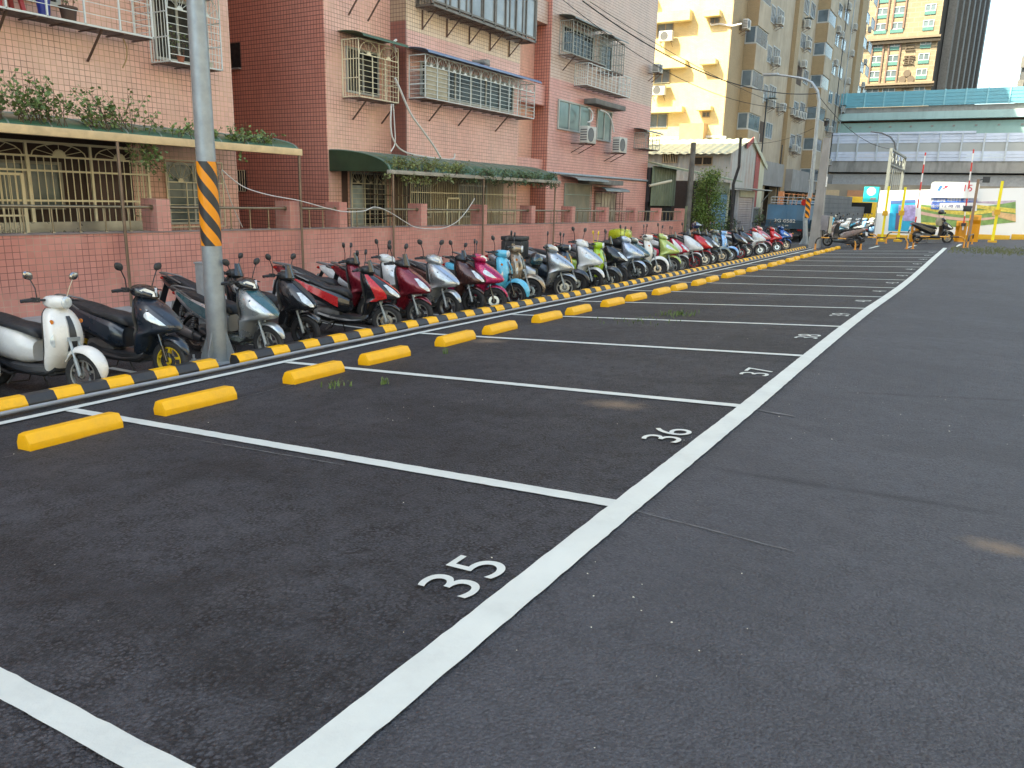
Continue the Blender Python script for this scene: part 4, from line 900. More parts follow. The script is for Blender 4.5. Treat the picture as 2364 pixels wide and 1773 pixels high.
def build_style(name):
    S = STYLES[name]; P = []   # (part name, mesh, material key, parent index, origin)
    def add(nm, mb, key, par=None, org=(0, 0, 0), smooth=True, bevel=0, auto=0.6):
        org = Vector(org); P.append((nm, mb.mesh(nm, None, smooth, org, bevel, auto=auto), key, par, org)); return len(P)-1
    ap, nose = S['ap'], S['nose']
    def wheel(x, w, spokes, org_pivot):
        mb = MB(); prof = []
        for k in range(13):
            a = R(-115+230*k/12); prof.append((WR-w*0.62+w*0.62*math.cos(a), w*0.55*math.sin(a)))
        prof += [(WR-w*1.25, w*0.40), (WR-w*1.25, -w*0.40)]
        mb.lathe(prof, (x, 0, WR), 1, 30, closed=True)
        i = add('wheel', mb, 'tyre', None, (x, 0, WR))
        mb = MB(); r = WR-w*1.22
        mb.lathe([(r+0.004, -w*0.42), (r+0.004, w*0.42), (r-0.016, w*0.36), (r-0.02, 0), (r-0.016, -w*0.36)], (x, 0, WR), 1, 28, closed=True)
        mb.lathe([(0.001, -w*0.6), (0.036, -w*0.6), (0.045, -w*0.3), (0.045, w*0.3), (0.036, w*0.6), (0.001, w*0.6)], (x, 0, WR), 1, 16)
        for k in range(spokes):
            a = 2*math.pi*k/spokes+0.3; d = Vector((math.cos(a), 0, math.sin(a))); c = Vector((x, 0, WR)); e = Vector((-d.z, 0, d.x))*0.02
            mb.beam(c+d*0.035+e, c+d*(r-0.008), 0.026, 0.034, up=(0, 1, 0))
        add('rim', mb, 'rim', i, (x, 0, WR), auto=0.5)
        mb = MB(); mb.lathe([(0.05, -w*0.62), (0.095, -w*0.62), (0.095, -w*0.56), (0.05, -w*0.56)], (x, 0, WR), 1, 20, closed=True)
        add('brake_disc', mb, 'metal', i, (x, 0, WR))
    nf = 0
    wheel(AX, 0.062, 5, True)
    # steering parts: everything up to here and below flagged by key prefix
    mb = MB()
    for s in (-1, 1): mb.tube([(AX, s*0.058, WR), (AX-0.055, s*0.058, WR+0.17)], [0.019, 0.021], 10); mb.tube([(AX-0.05, s*0.058, WR+0.15), (AX-0.13, s*0.055, WR+0.38)], 0.015, 8)
    mb.beam((AX-0.13, -0.07, WR+0.37), (AX-0.13, 0.07, WR+0.37), 0.05, 0.04); mb.tube([(AX, -0.075, WR), (AX, 0.075, WR)], 0.012, 8)
    add('fork', mb, 'fork')
    if name == 'classic': add('front_fender', arcfender(-2, 150, WR+0.012, 0.088, 0.075, WR, (AX, 0)), 'fender')
    elif name == 'sport': add('front_fender', arcfender(38, 128, WR+0.014, 0.058, 0.035, WR, (AX, 0), tip=0.25), 'fender')
    else: add('front_fender', arcfender(20, 128, WR+0.014, 0.07, 0.045, WR, (AX, 0), tip=0.3), 'fender')
    # handlebar group
    HB = len(P)
    mb = MB(); bar = [(0.27, -0.33, 0.985), (0.31, -0.24, 1.0), (0.355, -0.10, 1.0), (0.36, 0, 0.99), (0.355, 0.10, 1.0), (0.31, 0.24, 1.0), (0.27, 0.33, 0.985)]
    mb.tube(bar, 0.013, 8)
    for s in (-1, 1):
        mb.tube([(0.268, s*0.335, 0.985), (0.302, s*0.235, 0.999)], 0.0185, 10)
        mb.tube([(0.335, s*0.20, 1.0), (0.37, s*0.24, 0.995), (0.335, s*0.345, 0.98)], [0.008, 0.007, 0.006], 6)
        mb.box(0.29, 0.345, s*0.17, s*0.235, 0.975, 1.025)
    hb = add('handlebar', mb, 'plastic')
    mb = MB(); mb.tube([(0.40, 0, 0.88), (0.36, 0, 0.99)], [0.05, 0.045], 10); mb.build; add('steering_neck', mb, 'plastic')
    for s in (-1, 1):
        mb = MB(); mb.tube([(0.325, s*0.19, 1.01), (0.335, s*0.22, 1.12), (0.33, s*0.27, 1.21)], 0.0065, 6)
        c = Vector((0.325, s*0.295, 1.25)); rings = []
        for i, (dx, k) in enumerate(((0.022, 0.25), (0.018, 0.75), (0.004, 1.0), (-0.008, 0.95))):
            rings.append([c+Vector((dx, 0.060*k*sgnp(math.cos(2*math.pi*j/14), .8), 0.043*k*sgnp(math.sin(2*math.pi*j/14), .8)+0.012*math.cos(2*math.pi*j/14)*s*k)) for j in range(14)])
        mb.loft(rings); i = add('mirror', mb, 'mirror')
        mb = MB(); mb.loft([[c+Vector((-0.0085-0.001*q, 0.053*sgnp(math.cos(2*math.pi*j/14), .8), 0.036*sgnp(math.sin(2*math.pi*j/14), .8)+0.011*math.cos(2*math.pi*j/14)*s)) for j in range(14)] for q in (0, 1)]); add('mirror_glass', mb, 'glass', i)
    if name == 'classic':
        i = add('handlebar_cover', xloft([(0.27, .955, 1.01, .07), (0.32, .92, 1.045, .115), (0.40, .905, 1.05, .12), (0.46, .915, 1.045, .09), (0.505, .925, 1.035, .068)], 3), 'body')
        mb = MB(); mb.lathe([(0.066, 0), (0.066, 0.012), (0.05, 0.028), (0.001, 0.036)], (0.503, 0, 0.98), 0, 20); add('headlight', mb, 'lens', i)
    elif name == 'commuter':
        i = add('handlebar_cover', xloft([(0.27, .96, 1.02, .08), (0.32, .925, 1.055, .14), (0.40, .90, 1.055, .14), (0.47, .90, 1.02, .115), (0.53, .905, .965, .07)], 3, e=0.8), 'cover')
        vs = []; mb = MB()
        for s in (-1, 1):
            q = [(0.43, s*0.128, 1.0), (0.475, s*0.09, 1.022), (0.53, s*0.02, .985), (0.542, s*0.015, .93), (0.50, s*0.085, .935)]
            mb.add([(x+0.006, y, z) for x, y, z in q]+[(x-0.03, y*0.9, z) for x, y, z in q], [(0, 1, 2, 3, 4)]+[(k, k+5, (k+1) % 5+5, (k+1) % 5) for k in range(5)])
        add('headlight', mb, 'lens', i, auto=0.3)
    else:
        i = add('handlebar_cover', xloft([(0.30, .965, 1.02, .07), (0.34, .94, 1.05, .10), (0.42, .93, 1.06, .10), (0.48, .93, 1.03, .07), (0.52, .94, 1.0, .04)], 3, e=0.85), 'plastic')
        mb = MB(); vs = []      # small smoked visor
        for k in range(5):
            t = k/4
            for j in range(7): b = R(-75+150*j/6); vs.append((0.44-0.02*t+0.09*math.cos(b)*(1-0.45*t), 0.105*math.sin(b)*(1-0.35*t), 0.97+0.17*t))
        mb.add(vs, [(k*7+j, k*7+j+1, (k+1)*7+j+1, (k+1)*7+j) for k in range(4) for j in range(6)]); add('windscreen', mb, 'visor', i)
    HS = -0.09
    for q in range(HB, len(P)):
        for v in P[q][1].vertices: v.co.x += HS
    nsteer = len(P)
    # front panel
    i = add('front_panel', zslices(ap, 3, 24, nose), 'body')
    if name == 'sport':
        for s in (-1, 1): add('headlight', zpatch(ap, 0.60, 0.785, lambda t: 10+14*t, lambda t: 44-6*t if t > .3 else 24+50*t, nose, 0.007, 7, 5, s), 'lens', i)
        for s in (-1, 1): add('side_blade', zpatch(ap, 0.53, 0.93, lambda t: 52+6*t, lambda t: 96-22*abs(t-.4), nose, 0.008, 8, 4, s), 'accent', i)
        add('nose_panel', zpatch(ap, 0.66, 0.93, lambda t: -9-16*t*(1-t*.5), lambda t: 9+16*t*(1-t*.5), nose, 0.010, 8, 6), 'trim', i)
    elif name == 'commuter':
        add('nose_panel', zpatch(ap, 0.60, 0.90, lambda t: -8-46*t**.7, lambda t: 8+46*t**.7, nose, 0.008, 9, 8), 'accent', i)
        for s in (-1, 1): add('turn_lamp', zpatch(ap, 0.64, 0.80, lambda t: 40+24*t, lambda t: 54+26*math.sin(t*3.1), nose, 0.011, 6, 3, s), 'lens', i)
    else:
        add('centre_trim', zpatch(ap, 0.47, 0.84, lambda t: -9+5*t, lambda t: 9-5*t, nose, 0.009, 8, 4), 'trim', i)
        for s in (-1, 1): add('turn_lamp', zpatch(ap, 0.52, 0.66, lambda t: 50+6*t, lambda t: 50+22*math.sin(.4+t*2.5), nose, 0.009, 6, 3, s), 'lens', i)
    mb = zslices([(a, b-0.012, b+0.03, d*0.93) for a, b, c_, d in ap], 2, 16, 1, 0.75); add('inner_panel', mb, 'plastic')
    mb = MB()
    for s in (-1, 1): mb.lathe([(0.001, 0), (0.022, 0.003), (0.024, 0.0)] if False else [(0.001, 0.0), (0.024, 0.0), (0.022, 0.012), (0.001, 0.016)], (0.40, s*0.18, 0.78), 1, 12)
    add('reflector', mb, 'amber')
    # floor, under body
    mb = MB(); mb.loft([[(x, y, z) for x, y, z in ((a, -w, zb), (a, -w, zt), (a, -w+.03, zt+.012), (a, w-.03, zt+.012), (a, w, zt), (a, w, zb), (a, w*.6, zb-.05), (a, -w*.6, zb-.05))] for a, w, zb, zt in ((-.22, .15, .235, .30), (-.08, .17, .235, .29), (.12, .175, .235, .285), (.28, .16, .24, .30), (.34, .13, .27, .36))])
    add('floorboard', mb, 'floor', auto=0.5)
    add('side_sill', xloft([(-.42, .27, .36, .150), (-.2, .215, .30, .178), (.05, .19, .27, .186), (.26, .20, .29, .165), (.36, .25, .34, .12)], 2, 12, .55), 'sill')
    i = add('rear_body', xloft(S['rb'], 3, 18, 0.68), 'body')
    if name != 'classic':
        mb = MB(); rb = S['rb']; vs = []; c = cr(rb, 4)
        for s in (-1, 1):
            b0 = len(vs)
            for q in range(4, len(c)-4):
                x, zb, zt, w = c[q]; zc, h = (zb+zt)/2, (zt-zb)/2; t = (q-4)/(len(c)-9)
                for a in (R(-20+30*t), R(18+20*t)): vs.append((x, s*(w+0.006)*sgnp(math.cos(a), .68), zc+(h+0.004)*sgnp(math.sin(a), .68)))
            k = (len(vs)-b0)//2; mb.f += [(b0+2*i2, b0+2*i2+1, b0+2*i2+3, b0+2*i2+2) for i2 in range(k-1)]
        mb.v = [Vector(v) for v in vs]; add('side_stripe', mb, 'accent', i)
    x0 = 0.05
    if name == 'sport': st = [(.07, .55, .60, .06), (.02, .57, .69, .105), (-.12, .62, .73, .135), (-.30, .67, .74, .14), (-.40, .70, .79, .135), (-.62, .78, .87, .11), (-.80, .83, .90, .08), (-.86, .85, .88, .05)]
    else: st = [(.10, .57, .61, .06), (.05, .58, .69, .11), (-.10, .62, .735, .145), (-.30, .655, .75, .15), (-.44, .67, .785, .145), (-.62, .70, .815, .13), (-.78, .73, .82, .10), (-.84, .75, .80, .06)]
    add('seat', xloft(st, 3, 16, 0.72), 'seat')
    mb = MB(); zt = 0.90 if name == 'sport' else 0.82; mb.tube([(-.55, -.13, zt-.10), (-.80, -.12, zt), (-1.0, -.06, zt+.03), (-1.03, 0, zt+.035), (-1.0, .06, zt+.03), (-.80, .12, zt), (-.55, .13, zt-.10)], 0.0125, 8); add('grab_rail', mb, 'rail')
    zt = S['rb'][-1][2]; i = add('tail_light', xloft([(-.90, zt-.07, zt-.01, .06), (-1.0, zt-.06, zt-.01, .05), (-1.02, zt-.05, zt-.02, .035)], 1, 10), 'red')
    mb = MB(); mb.loft([[(a, -.06, b), (a, .06, b), (a-.012, .06, b-.01), (a-.012, -.06, b-.01)] for a, b in ((-.90, zt-.07), (-.99, .56), (-1.03, .40))]); add('rear_fender', mb, 'plastic')
    mb = MB(); mb.loft([[(a, -.075, b), (a, .075, b), (a-.006, .075, b-.002), (a-.006, -.075, b-.002)] for a, b in ((-.985, .66), (-1.01, .53))]); add('number_plate', mb, 'plate')
    wheel(-AX, 0.066, 5, False)
    add('rear_hugger', arcfender(60, 165, WR+0.02, 0.05, 0.02, WR, (-AX, 0), tip=0.8), 'plastic')
    mb = xloft([(-.70, .17, .29, .04), (-.55, .16, .32, .05), (-.30, .15, .33, .055), (-.12, .18, .30, .05)], 2, 12, .6); mb.xf(Matrix.Translation((0, .10, 0)))
    m2 = xloft([(-.50, .20, .40, .08), (-.28, .18, .42, .10), (-.10, .20, .38, .09)], 2, 12, .6); mb.add(m2.v, m2.f); mb.tube([(-.10, -.10, .24), (-.25, -.13, .18), (-.42, -.13, .22)], 0.018, 8)
    add('engine', mb, 'engine')
    mb = xloft([(-.38, .17, .25, .035), (-.50, .16, .30, .05), (-.72, .20, .36, .058), (-.86, .26, .38, .052), (-.89, .28, .36, .03)], 2, 14, .8); mb.xf(Matrix.Translation((0, -.135, 0))); i = add('muffler', mb, 'muffler')
    m3 = MB(); m3.v = []; mb = xloft([(-.50, .19, .31, .035), (-.68, .23, .37, .042), (-.80, .27, .38, .03)], 2, 12, .8); mb.xf(Matrix.Translation((0, -.168, 0))); add('heat_shield', mb, 'rail', i)
    mb = MB()
    for s in (-1, 1):
        mb.tube([(-.60, s*.10, .27), (-.52, s*.095, .58)], 0.012, 8)
        for q in range(9): mb.lathe([(0.026, 0.0), (0.030, .006), (0.026, .012)], Vector((-.60, s*.10, .30)).lerp(Vector((-.53, s*.095, .55)), q/9), 2, 10)
    add('shock_absorber', mb, 'engine')
    mb = MB(); mb.tube([(-.12, .12, .20), (-.10, .20, .012), (-.13, .23, .006)], 0.009, 6); mb.tube([(-.22, -.10, .18), (-.30, -.13, .07), (-.30, .13, .07), (-.22, .10, .18)], 0.010, 6); add('stand', mb, 'engine')
    return P, nsteer
BUILT = {k: build_style(k) for k in STYLES}
SCB = 1.0
smoke = M('smoked_visor', (0.02, 0.022, 0.025), 0.1, coat=0.5)
def scooter(x, y, ang, style, body, label, group='scooters parked in a row behind the striped kerb', accent=None, trim=None, rim=None, fender=None, cover=None, fork=None, mirror=None, floor=None, sill=None, steer=None, lean=None, name='motor_scooter', skip=(), scale=1.0, z=None, seat=None, muffler=None, isbox=False):
    P, ns = BUILT[style]
    pal = dict(body=body, accent=accent or body, trim=trim or dark_plastic, rim=rim or alloy, fender=fender or body, cover=cover or body, fork=fork or galv, mirror=mirror or dark_plastic, floor=floor or dark_plastic, sill=sill or dark_plastic,
               plastic=dark_plastic, tyre=black_rubber, metal=chrome, lens=lens, glass=M('mirror_glass', (0.5, 0.52, 0.5), 0.04, 1.0, var=0.03), seat=seat or seatm, red=redl, amber=amber, plate=platem, engine=engm, muffler=muffler or dark_plastic, rail=M('dull_rail', (0.16, 0.16, 0.16), 0.4, 0.6), visor=smoke)
    s = SCB*scale
    # x, y given for the front wheel's contact point; the thing's origin is under its middle
    cx, cy = x-math.cos(ang)*AX*s, y-math.sin(ang)*AX*s
    z = G(cx, cy)+0.004 if z is None else z
    root = bpy.data.objects.new(name, None); link(root); root.location = (cx, cy, z); root.scale = (s, s, s)
    ln = R(rnd.uniform(2.0, 6.5)) if lean is None else lean
    root.rotation_mode = 'XYZ'; root.rotation_euler = (-ln, 0, ang)
    WO[root.name] = Vector((cx, cy, z)); tag(root, label, 'scooter', group)
    st = R(rnd.choice([-6, 0, 5, 9, 14, 18])) if steer is None else steer
    rot = Matrix.Rotation(st, 3, 'Z'); objs = []
    for k, (nm, me, key, par, org) in enumerate(P):
        if nm in skip or (par is not None and P[par][0] in skip): objs.append(None); continue
        if not me.materials: me.materials.append(None)
        o = bpy.data.objects.new(nm, me); link(o); objs.append(o)
        o.material_slots[0].link = 'OBJECT'; o.material_slots[0].material = pal[key]
        if par is None:
            o.parent = root
            if k < ns: o.location = PIV+rot @ (org-PIV); o.rotation_euler = (0, 0, st)
            else: o.location = org
        else: o.parent = objs[par]; o.location = org-P[par][4]
    return root
W_ = paint('white', (0.62, 0.64, 0.64), 0.05); PW = paint('pearl_white', (0.70, 0.70, 0.67), 0.0); SIL = paint('silver', (0.40, 0.43, 0.45), 0.7, 0.3); SIL2 = paint('blue_silver', (0.36, 0.43, 0.53), 0.6, 0.3)
BLK = paint('black', (0.014, 0.015, 0.018), 0.1, 0.2); NVY = paint('navy', (0.014, 0.022, 0.035), 0.2, 0.3); RED = paint('red', (0.48, 0.012, 0.018), 0.2); MAR = paint('maroon', (0.17, 0.010, 0.022), 0.4)
BRN = paint('brown', (0.075, 0.032, 0.028), 0.5); MAG = paint('magenta', (0.42, 0.015, 0.10), 0.4); CYN = paint('sky_blue', (0.10, 0.46, 0.66), 0.0); TAN = paint('champagne', (0.30, 0.25, 0.19), 0.6)
LIM = paint('lime', (0.32, 0.50, 0.02), 0.0); LIM2 = paint('pale_lime', (0.40, 0.49, 0.14), 0.2); CRI = paint('crimson', (0.45, 0.015, 0.05), 0.3); DGR = paint('dark_grey', (0.05, 0.058, 0.066), 0.4); PNK = paint('pink', (0.52, 0.17, 0.19), 0.3)
BLU = paint('blue', (0.03, 0.12, 0.38), 0.4); LBL = paint('light_blue', (0.22, 0.42, 0.70), 0.2); TEA = paint('dark_teal', (0.03, 0.10, 0.12), 0.2); GRY = paint('grey_green', (0.16, 0.19, 0.18), 0.5)
yr = M('yellow_rim', (0.62, 0.43, 0.02), 0.4, 0.2); rr = M('red_rim', (0.28, 0.01, 0.015), 0.4, 0.2); br_ = M('black_rim', (0.02, 0.02, 0.02), 0.4, 0.4); YL = paint('yellow', (0.70, 0.46, 0.01), 0.0)
A20 = R(20)
S_ = [ # x, y, angle, style, body, label, extras
 (-8.00, 3.50, 8, 'classic', LBL, 'pale blue and white scooter cut off by the left edge of the picture', dict(fender=W_, steer=0)),
 (-7.41, 4.17, 10, 'classic', PW, 'white retro scooter with round front fender, nearest whole scooter at the left edge', dict(cover=PW, mirror=chrome, steer=R(4), floor=M('worn_grey_floor', (0.055, 0.058, 0.062), 0.6, dirt=0.5, dirtcol=(0.15, 0.14, 0.13)), sill=dark_plastic)),
 (-7.30, 5.05, 12, 'commuter', NVY, 'dark navy scooter with yellow wheel rims, left of the near lamp pole', dict(rim=yr, accent=NVY, cover=BLK, fork=BLK, steer=R(5))),
 (-7.26, 6.37, 8, 'commuter', SIL, 'silver and dark blue scooter half hidden behind the near lamp pole', dict(accent=TEA, cover=BLK, floor=GRY, steer=R(6))),
 (-8.20, 6.95, 10, 'sport', BLK, 'black scooter squeezed behind the silver and blue one, its seat showing', dict()),
 (-7.51, 7.21, 2, 'sport', BLK, 'black scooter with a large clear headlight, second right of the near lamp pole', dict(rim=br_, steer=R(10))),
 (-7.32, 8.66, 27, 'sport', BLK, 'red and black sport scooter with raised tail, the brightest red near the pole', dict(accent=RED, trim=RED, sill=BLK, steer=R(4), muffler=galv, fender=BLK)),
 (-8.10, 9.20, 22, 'sport', MAR, 'maroon scooter standing behind the bright red one, only its tail and seat showing', dict()),
 (-7.36, 9.47, 6, 'sport', MAR, 'dark maroon scooter with big front headlight and maroon fender', dict(cover=MAR, accent=MAR, trim=MAR, steer=R(6))),
 (-8.20, 10.10, 14, 'commuter', W_, 'white scooter behind the maroon one with only its tail visible', dict()),
 (-7.48, 10.43, 8, 'commuter', SIL, 'silver scooter with pale grey headset between the maroon and the brown scooter', dict(accent=SIL2)),
 (-7.60, 11.33, 6, 'sport', BRN, 'chocolate brown scooter left of the magenta one', dict(accent=BRN, trim=BRN, rim=br_)),
 (-7.36, 11.62, 10, 'commuter', MAG, 'magenta pink scooter with magenta front fender', dict(floor=GRY, rim=br_, fork=BLK, accent=MAG, cover=MAG)),
 (-7.50, 12.60, 4, 'classic', CYN, 'bright sky blue electric scooter with round fender', dict(cover=BLK, trim=NVY, fork=BLK, sill=W_)),
 (-7.61, 13.34, 8, 'classic', TAN, 'champagne coloured slim retro scooter carrying a black box behind', dict(rim=br_, trim=TAN)),
 (-7.40, 14.46, 14, 'commuter', SIL, 'large silver grey scooter right of the champagne one', dict(accent=SIL2, cover=SIL, floor=dark_plastic)),
 (-7.60, 15.40, 4, 'classic', NVY, 'navy scooter with a round headlamp and yellow guard', dict(trim=YL, rim=br_)),
 (-7.50, 16.08, 9, 'commuter', W_, 'white scooter with pointed nose left of the lime green electric one', dict(accent=SIL2, rim=br_)),
 (-7.38, 16.70, 2, 'classic', LIM, 'lime green electric scooter with dark grey front panel', dict(trim=DGR, cover=DGR, fender=DGR, mirror=YL, rim=br_)),
 (-7.60, 17.70, 8, 'sport', BLK, 'tall black scooter with exposed fork right of the lime green one', dict(rim=br_)),
 (-7.65, 18.97, 10, 'commuter', SIL2, 'bluish silver scooter beside the tall black one', dict(accent=SIL2, rim=br_)),
 (-7.79, 19.75, 3, 'commuter', GRY, 'grey green scooter with teal trim behind the round white retro one', dict(accent=TEA)),
 (-7.58, 20.36, 11, 'classic', PW, 'white retro scooter with narrow leg shield in the middle of the row', dict(rim=br_)),
 (-7.58, 21.47, 9, 'commuter', LIM2, 'pale lime scooter right of the white retro one', dict(accent=LIM2, floor=DGR)),
 (-7.75, 22.80, 6, 'sport', CRI, 'crimson scooter with white lower panels right of the pale lime one', dict(accent=W_, trim=CRI, fender=W_)),
 (-7.67, 23.81, 2, 'sport', W_, 'white and navy sport scooter with red rims', dict(trim=NVY, accent=W_, rim=rr)),
 (-7.75, 25.09, 12, 'sport', RED, 'bright red sport scooter right of the one with red rims', dict(accent=RED, trim=GRY)),
 (-7.84, 26.15, 8, 'sport', DGR, 'dark grey sport scooter just right of the bright red one', dict()),
 (-7.77, 27.11, 11, 'classic', GRY, 'grey green round scooter in front of the helmeted rider', dict(trim=DGR)),
 (-7.80, 28.28, 13, 'classic', LBL, 'light blue and white retro scooter with blue fender', dict(cover=W_, trim=LBL, sill=W_)),
 (-7.80, 29.66, 11, 'sport', BLK, 'black scooter with red stripes and red rims', dict(trim=CRI, rim=rr)),
 (-7.94, 31.15, 13, 'sport', DGR, 'dark grey scooter with a tall windscreen and a small round lamp', dict()),
 (-7.73, 32.32, 7, 'commuter', W_, 'white nosed scooter with red sides', dict(accent=W_, cover=RED, sill=RED)),
 (-7.86, 33.70, 12, 'commuter', PNK, 'faded pink scooter second from the blue end scooter', dict(accent=PNK)),
 (-7.73, 35.29, 7, 'commuter', RED, 'red scooter next to the blue end scooter', dict(accent=RED)),
 (-7.80, 37.42, 13, 'commuter', BLU, 'blue scooter at the far end of the row', dict(accent=BLU)),
]
for si, (x, y, a, st, bd, lb, ex) in enumerate(S_):
    r_ = scooter(x, y, R(a+rnd.uniform(-3, 3)), st, bd, lb, scale=rnd.uniform(0.93, 0.97) if si < 7 else rnd.uniform(0.97, 1.03) if si < 14 else rnd.uniform(1.03, 1.12), **ex)
# extra bits carried by scooters
helm_v = M('helmet_visor', (0.02, 0.05, 0.06), 0.05, 0.3, coat=1.0)
def helmet(x, y, z, mat, label, rz=0.0, r=0.135):
    t = thing('helmet', (x, y, z), label, 'helmet', None, rz)
    mb = MB(); rings = []
    for i in range(11):
        a = R(-50+140*i/10); rings.append([(1.12*r*math.cos(a)*math.cos(2*math.pi*j/20), r*0.93*math.cos(a)*math.sin(2*math.pi*j/20), r*0.9+r*math.sin(a)) for j in range(20)])
    mb.loft(rings); me = mb.mesh('shell', mat, True); o = bpy.data.objects.new('shell', me); link(o); o.parent = t
    mb = MB(); vs = []
    for i in range(6):
        a = R(-28+56*i/5)
        for j in range(9): b = R(-70+140*j/8); vs.append((1.16*r*math.cos(a)*math.cos(b)+0.012, r*0.97*math.cos(a)*math.sin(b), r*0.85+r*1.02*math.sin(a)))
    mb.add(vs, [(i*9+j, i*9+j+1, (i+1)*9+j+1, (i+1)*9+j) for i in range(5) for j in range(8)]); o = bpy.data.objects.new('visor', mb.mesh('visor', helm_v, True)); link(o); o.parent = t
    return t
def topbox(x, y, z, a, mat, lid, label, w=0.42, l=0.40, h=0.36, name='top_box'):
    t = thing(name, (x, y, z), label, 'box', None, a)
    mb = MB(); mb.box(-l/2, l/2, -w/2, w/2, 0, h*0.8); o = bpy.data.objects.new('case', mb.mesh('case', mat, bevel=0.03)); link(o); o.parent = t
    mb = MB(); mb.box(-l/2-.006, l/2+.006, -w/2-.006, w/2+.006, h*0.8+0.004, h); o = bpy.data.objects.new('lid', mb.mesh('lid', lid, bevel=0.02)); link(o); o.parent = t
    return t
gz = lambda x, y: G(x, y)
bb = topbox(-8.54, 14.31, gz(-9.1, 13.1)+0.80, R(10), M('black_fabric_box', (0.015, 0.015, 0.017), 0.6), dark_plastic, 'large black delivery box behind the champagne scooter', 0.48, 0.46, 0.44)
mb = MB(); mb.lathe([(0.001, -.006), (0.05, -.006), (0.05, 0)], (0.05, -0.243, 0.25), 1, 20); o = bpy.data.objects.new('round_badge', mb.mesh('round_badge', M('badge_cream', (0.45, 0.38, 0.24), 0.6))); link(o); o.parent = bb
helmet(-7.48, 13.34, gz(-8, 13.2)+0.74, BLK, 'glossy black helmet with a blue green visor resting on a seat behind the champagne scooter', R(-60), 0.15)
hx, hy = -8.35, 19.5
t = thing('top_box', (hx, hy, gz(hx, hy)+0.98), 'shiny yellow green and black top box above the middle scooters', 'box')
c0 = Vector(t.location)
mb = xloft([(-.30, 0, .20, .10), (-.26, -.02, .26, .2), (0, -.03, .29, .25), (.22, 0, .27, .2), (.27, .03, .2, .1)], 3, 16, .7); o = bpy.data.objects.new('lid', mb.mesh('lid', paint('acid_yellow', (0.42, 0.46, 0.02), 0.2), True, Vector((0, 0, -0.06)))); link(o); o.parent = t
mb = xloft([(-.31, -.10, .12, .12), (-.24, -.14, .14, .21), (0, -.15, .14, .26), (.2, -.13, .13, .21), (.29, -.05, .12, .11)], 3, 16, .7); o = bpy.data.objects.new('case', mb.mesh('case', dark_plastic, True)); link(o); o.parent = t
# motorcycle parked tail out next to the truck
def motorcycle(x, y, a):
    t = thing('motorcycle', (x, y, G(x, y)), 'black motorcycle parked tail first beside the truck, with a pink number plate', 'motorcycle', None, a)
    def part(nm, mb, mt, par=t, smooth=True): o = bpy.data.objects.new(nm, mb.mesh(nm, mt, smooth, auto=.6)); link(o); o.parent = par; return o
    for sx in (0.66, -0.66):
        mb = MB(); mb.lathe([(0.29+0.05*math.cos(R(q)), 0.06*math.sin(R(q))) for q in range(0, 360, 30)], (sx, 0, 0.33), 1, 26, closed=True); w = part('wheel', mb, black_rubber)
        mb = MB(); mb.lathe([(0.25, -.05), (0.25, .05), (.23, .04), (.23, -.04)], (sx, 0, .33), 1, 24, closed=True)
        for q in range(6): d = Vector((math.cos(q*1.047), 0, math.sin(q*1.047))); mb.beam(Vector((sx, 0, .33)), Vector((sx, 0, .33))+d*.24, .02, .03, (0, 1, 0))
        part('rim', mb, br_, w)
    part('fuel_tank', xloft([(.38, .72, .84, .08), (.25, .66, .93, .16), (.0, .66, .93, .16), (-.12, .68, .82, .10)]), BLK)
    part('seat', xloft([(-.05, .70, .78, .08), (-.2, .70, .80, .13), (-.5, .74, .85, .12), (-.85, .82, .92, .07)]), seatm)
    part('tail', xloft([(-.4, .62, .76, .08), (-.7, .70, .84, .09), (-.95, .80, .88, .05)]), BLK)
    part('engine', xloft([(.35, .30, .60, .10), (.1, .22, .62, .16), (-.25, .26, .60, .14)], 2, 10, .5), engm)
    mb = MB(); mb.tube([(.2, -.14, .3), (-.2, -.17, .28), (-.5, -.19, .42), (-.85, -.2, .6)], [.02, .03, .05, .055], 10); part('muffler', mb, chrome)
    mb = MB()
    for s in (-1, 1): mb.tube([(.66, s*.09, .33), (.42, s*.08, .92)], .022, 8)
    mb.tube([(.36, -.36, .98), (.42, 0, .96), (.36, .36, .98)], .014, 8); part('handlebar', mb, dark_plastic)
    for s in (-1, 1):
        mb = MB(); mb.tube([(.38, s*.28, .98), (.36, s*.36, 1.12)], .007, 6); mb.lathe([(.001, .0), (.06, 0), (.06, .015), (.001, .02)], (.34, s*.38, 1.16), 0, 12); part('mirror', mb, dark_plastic)
        mb = MB(); mb.lathe([(.001, -.03), (.03, -.02), (.03, .02), (.001, .03)], (-.95, s*.22, .70), 0, 10); mb.tube([(-.93, 0, .72), (-.95, s*.2, .70)], .008, 6); part('turn_lamp', mb, amber)
    mb = MB(); mb.loft([[(a_, -.09, b_), (a_, .09, b_), (a_-.01, .09, b_), (a_-.01, -.09, b_)] for a_, b_ in ((-1.0, .70), (-1.05, .56))]); part('number_plate', mb, M('pink_plate', (.6, .25, .3), .5))
    mb = MB(); mb.loft([[(a_, -.08, b_), (a_, .08, b_), (a_-.02, .08, b_), (a_-.02, -.08, b_)] for a_, b_ in ((-.85, .80), (-1.0, .66), (-1.08, .45))]); part('rear_fender', mb, dark_plastic)
motorcycle(-8.75, 39.0, R(150))
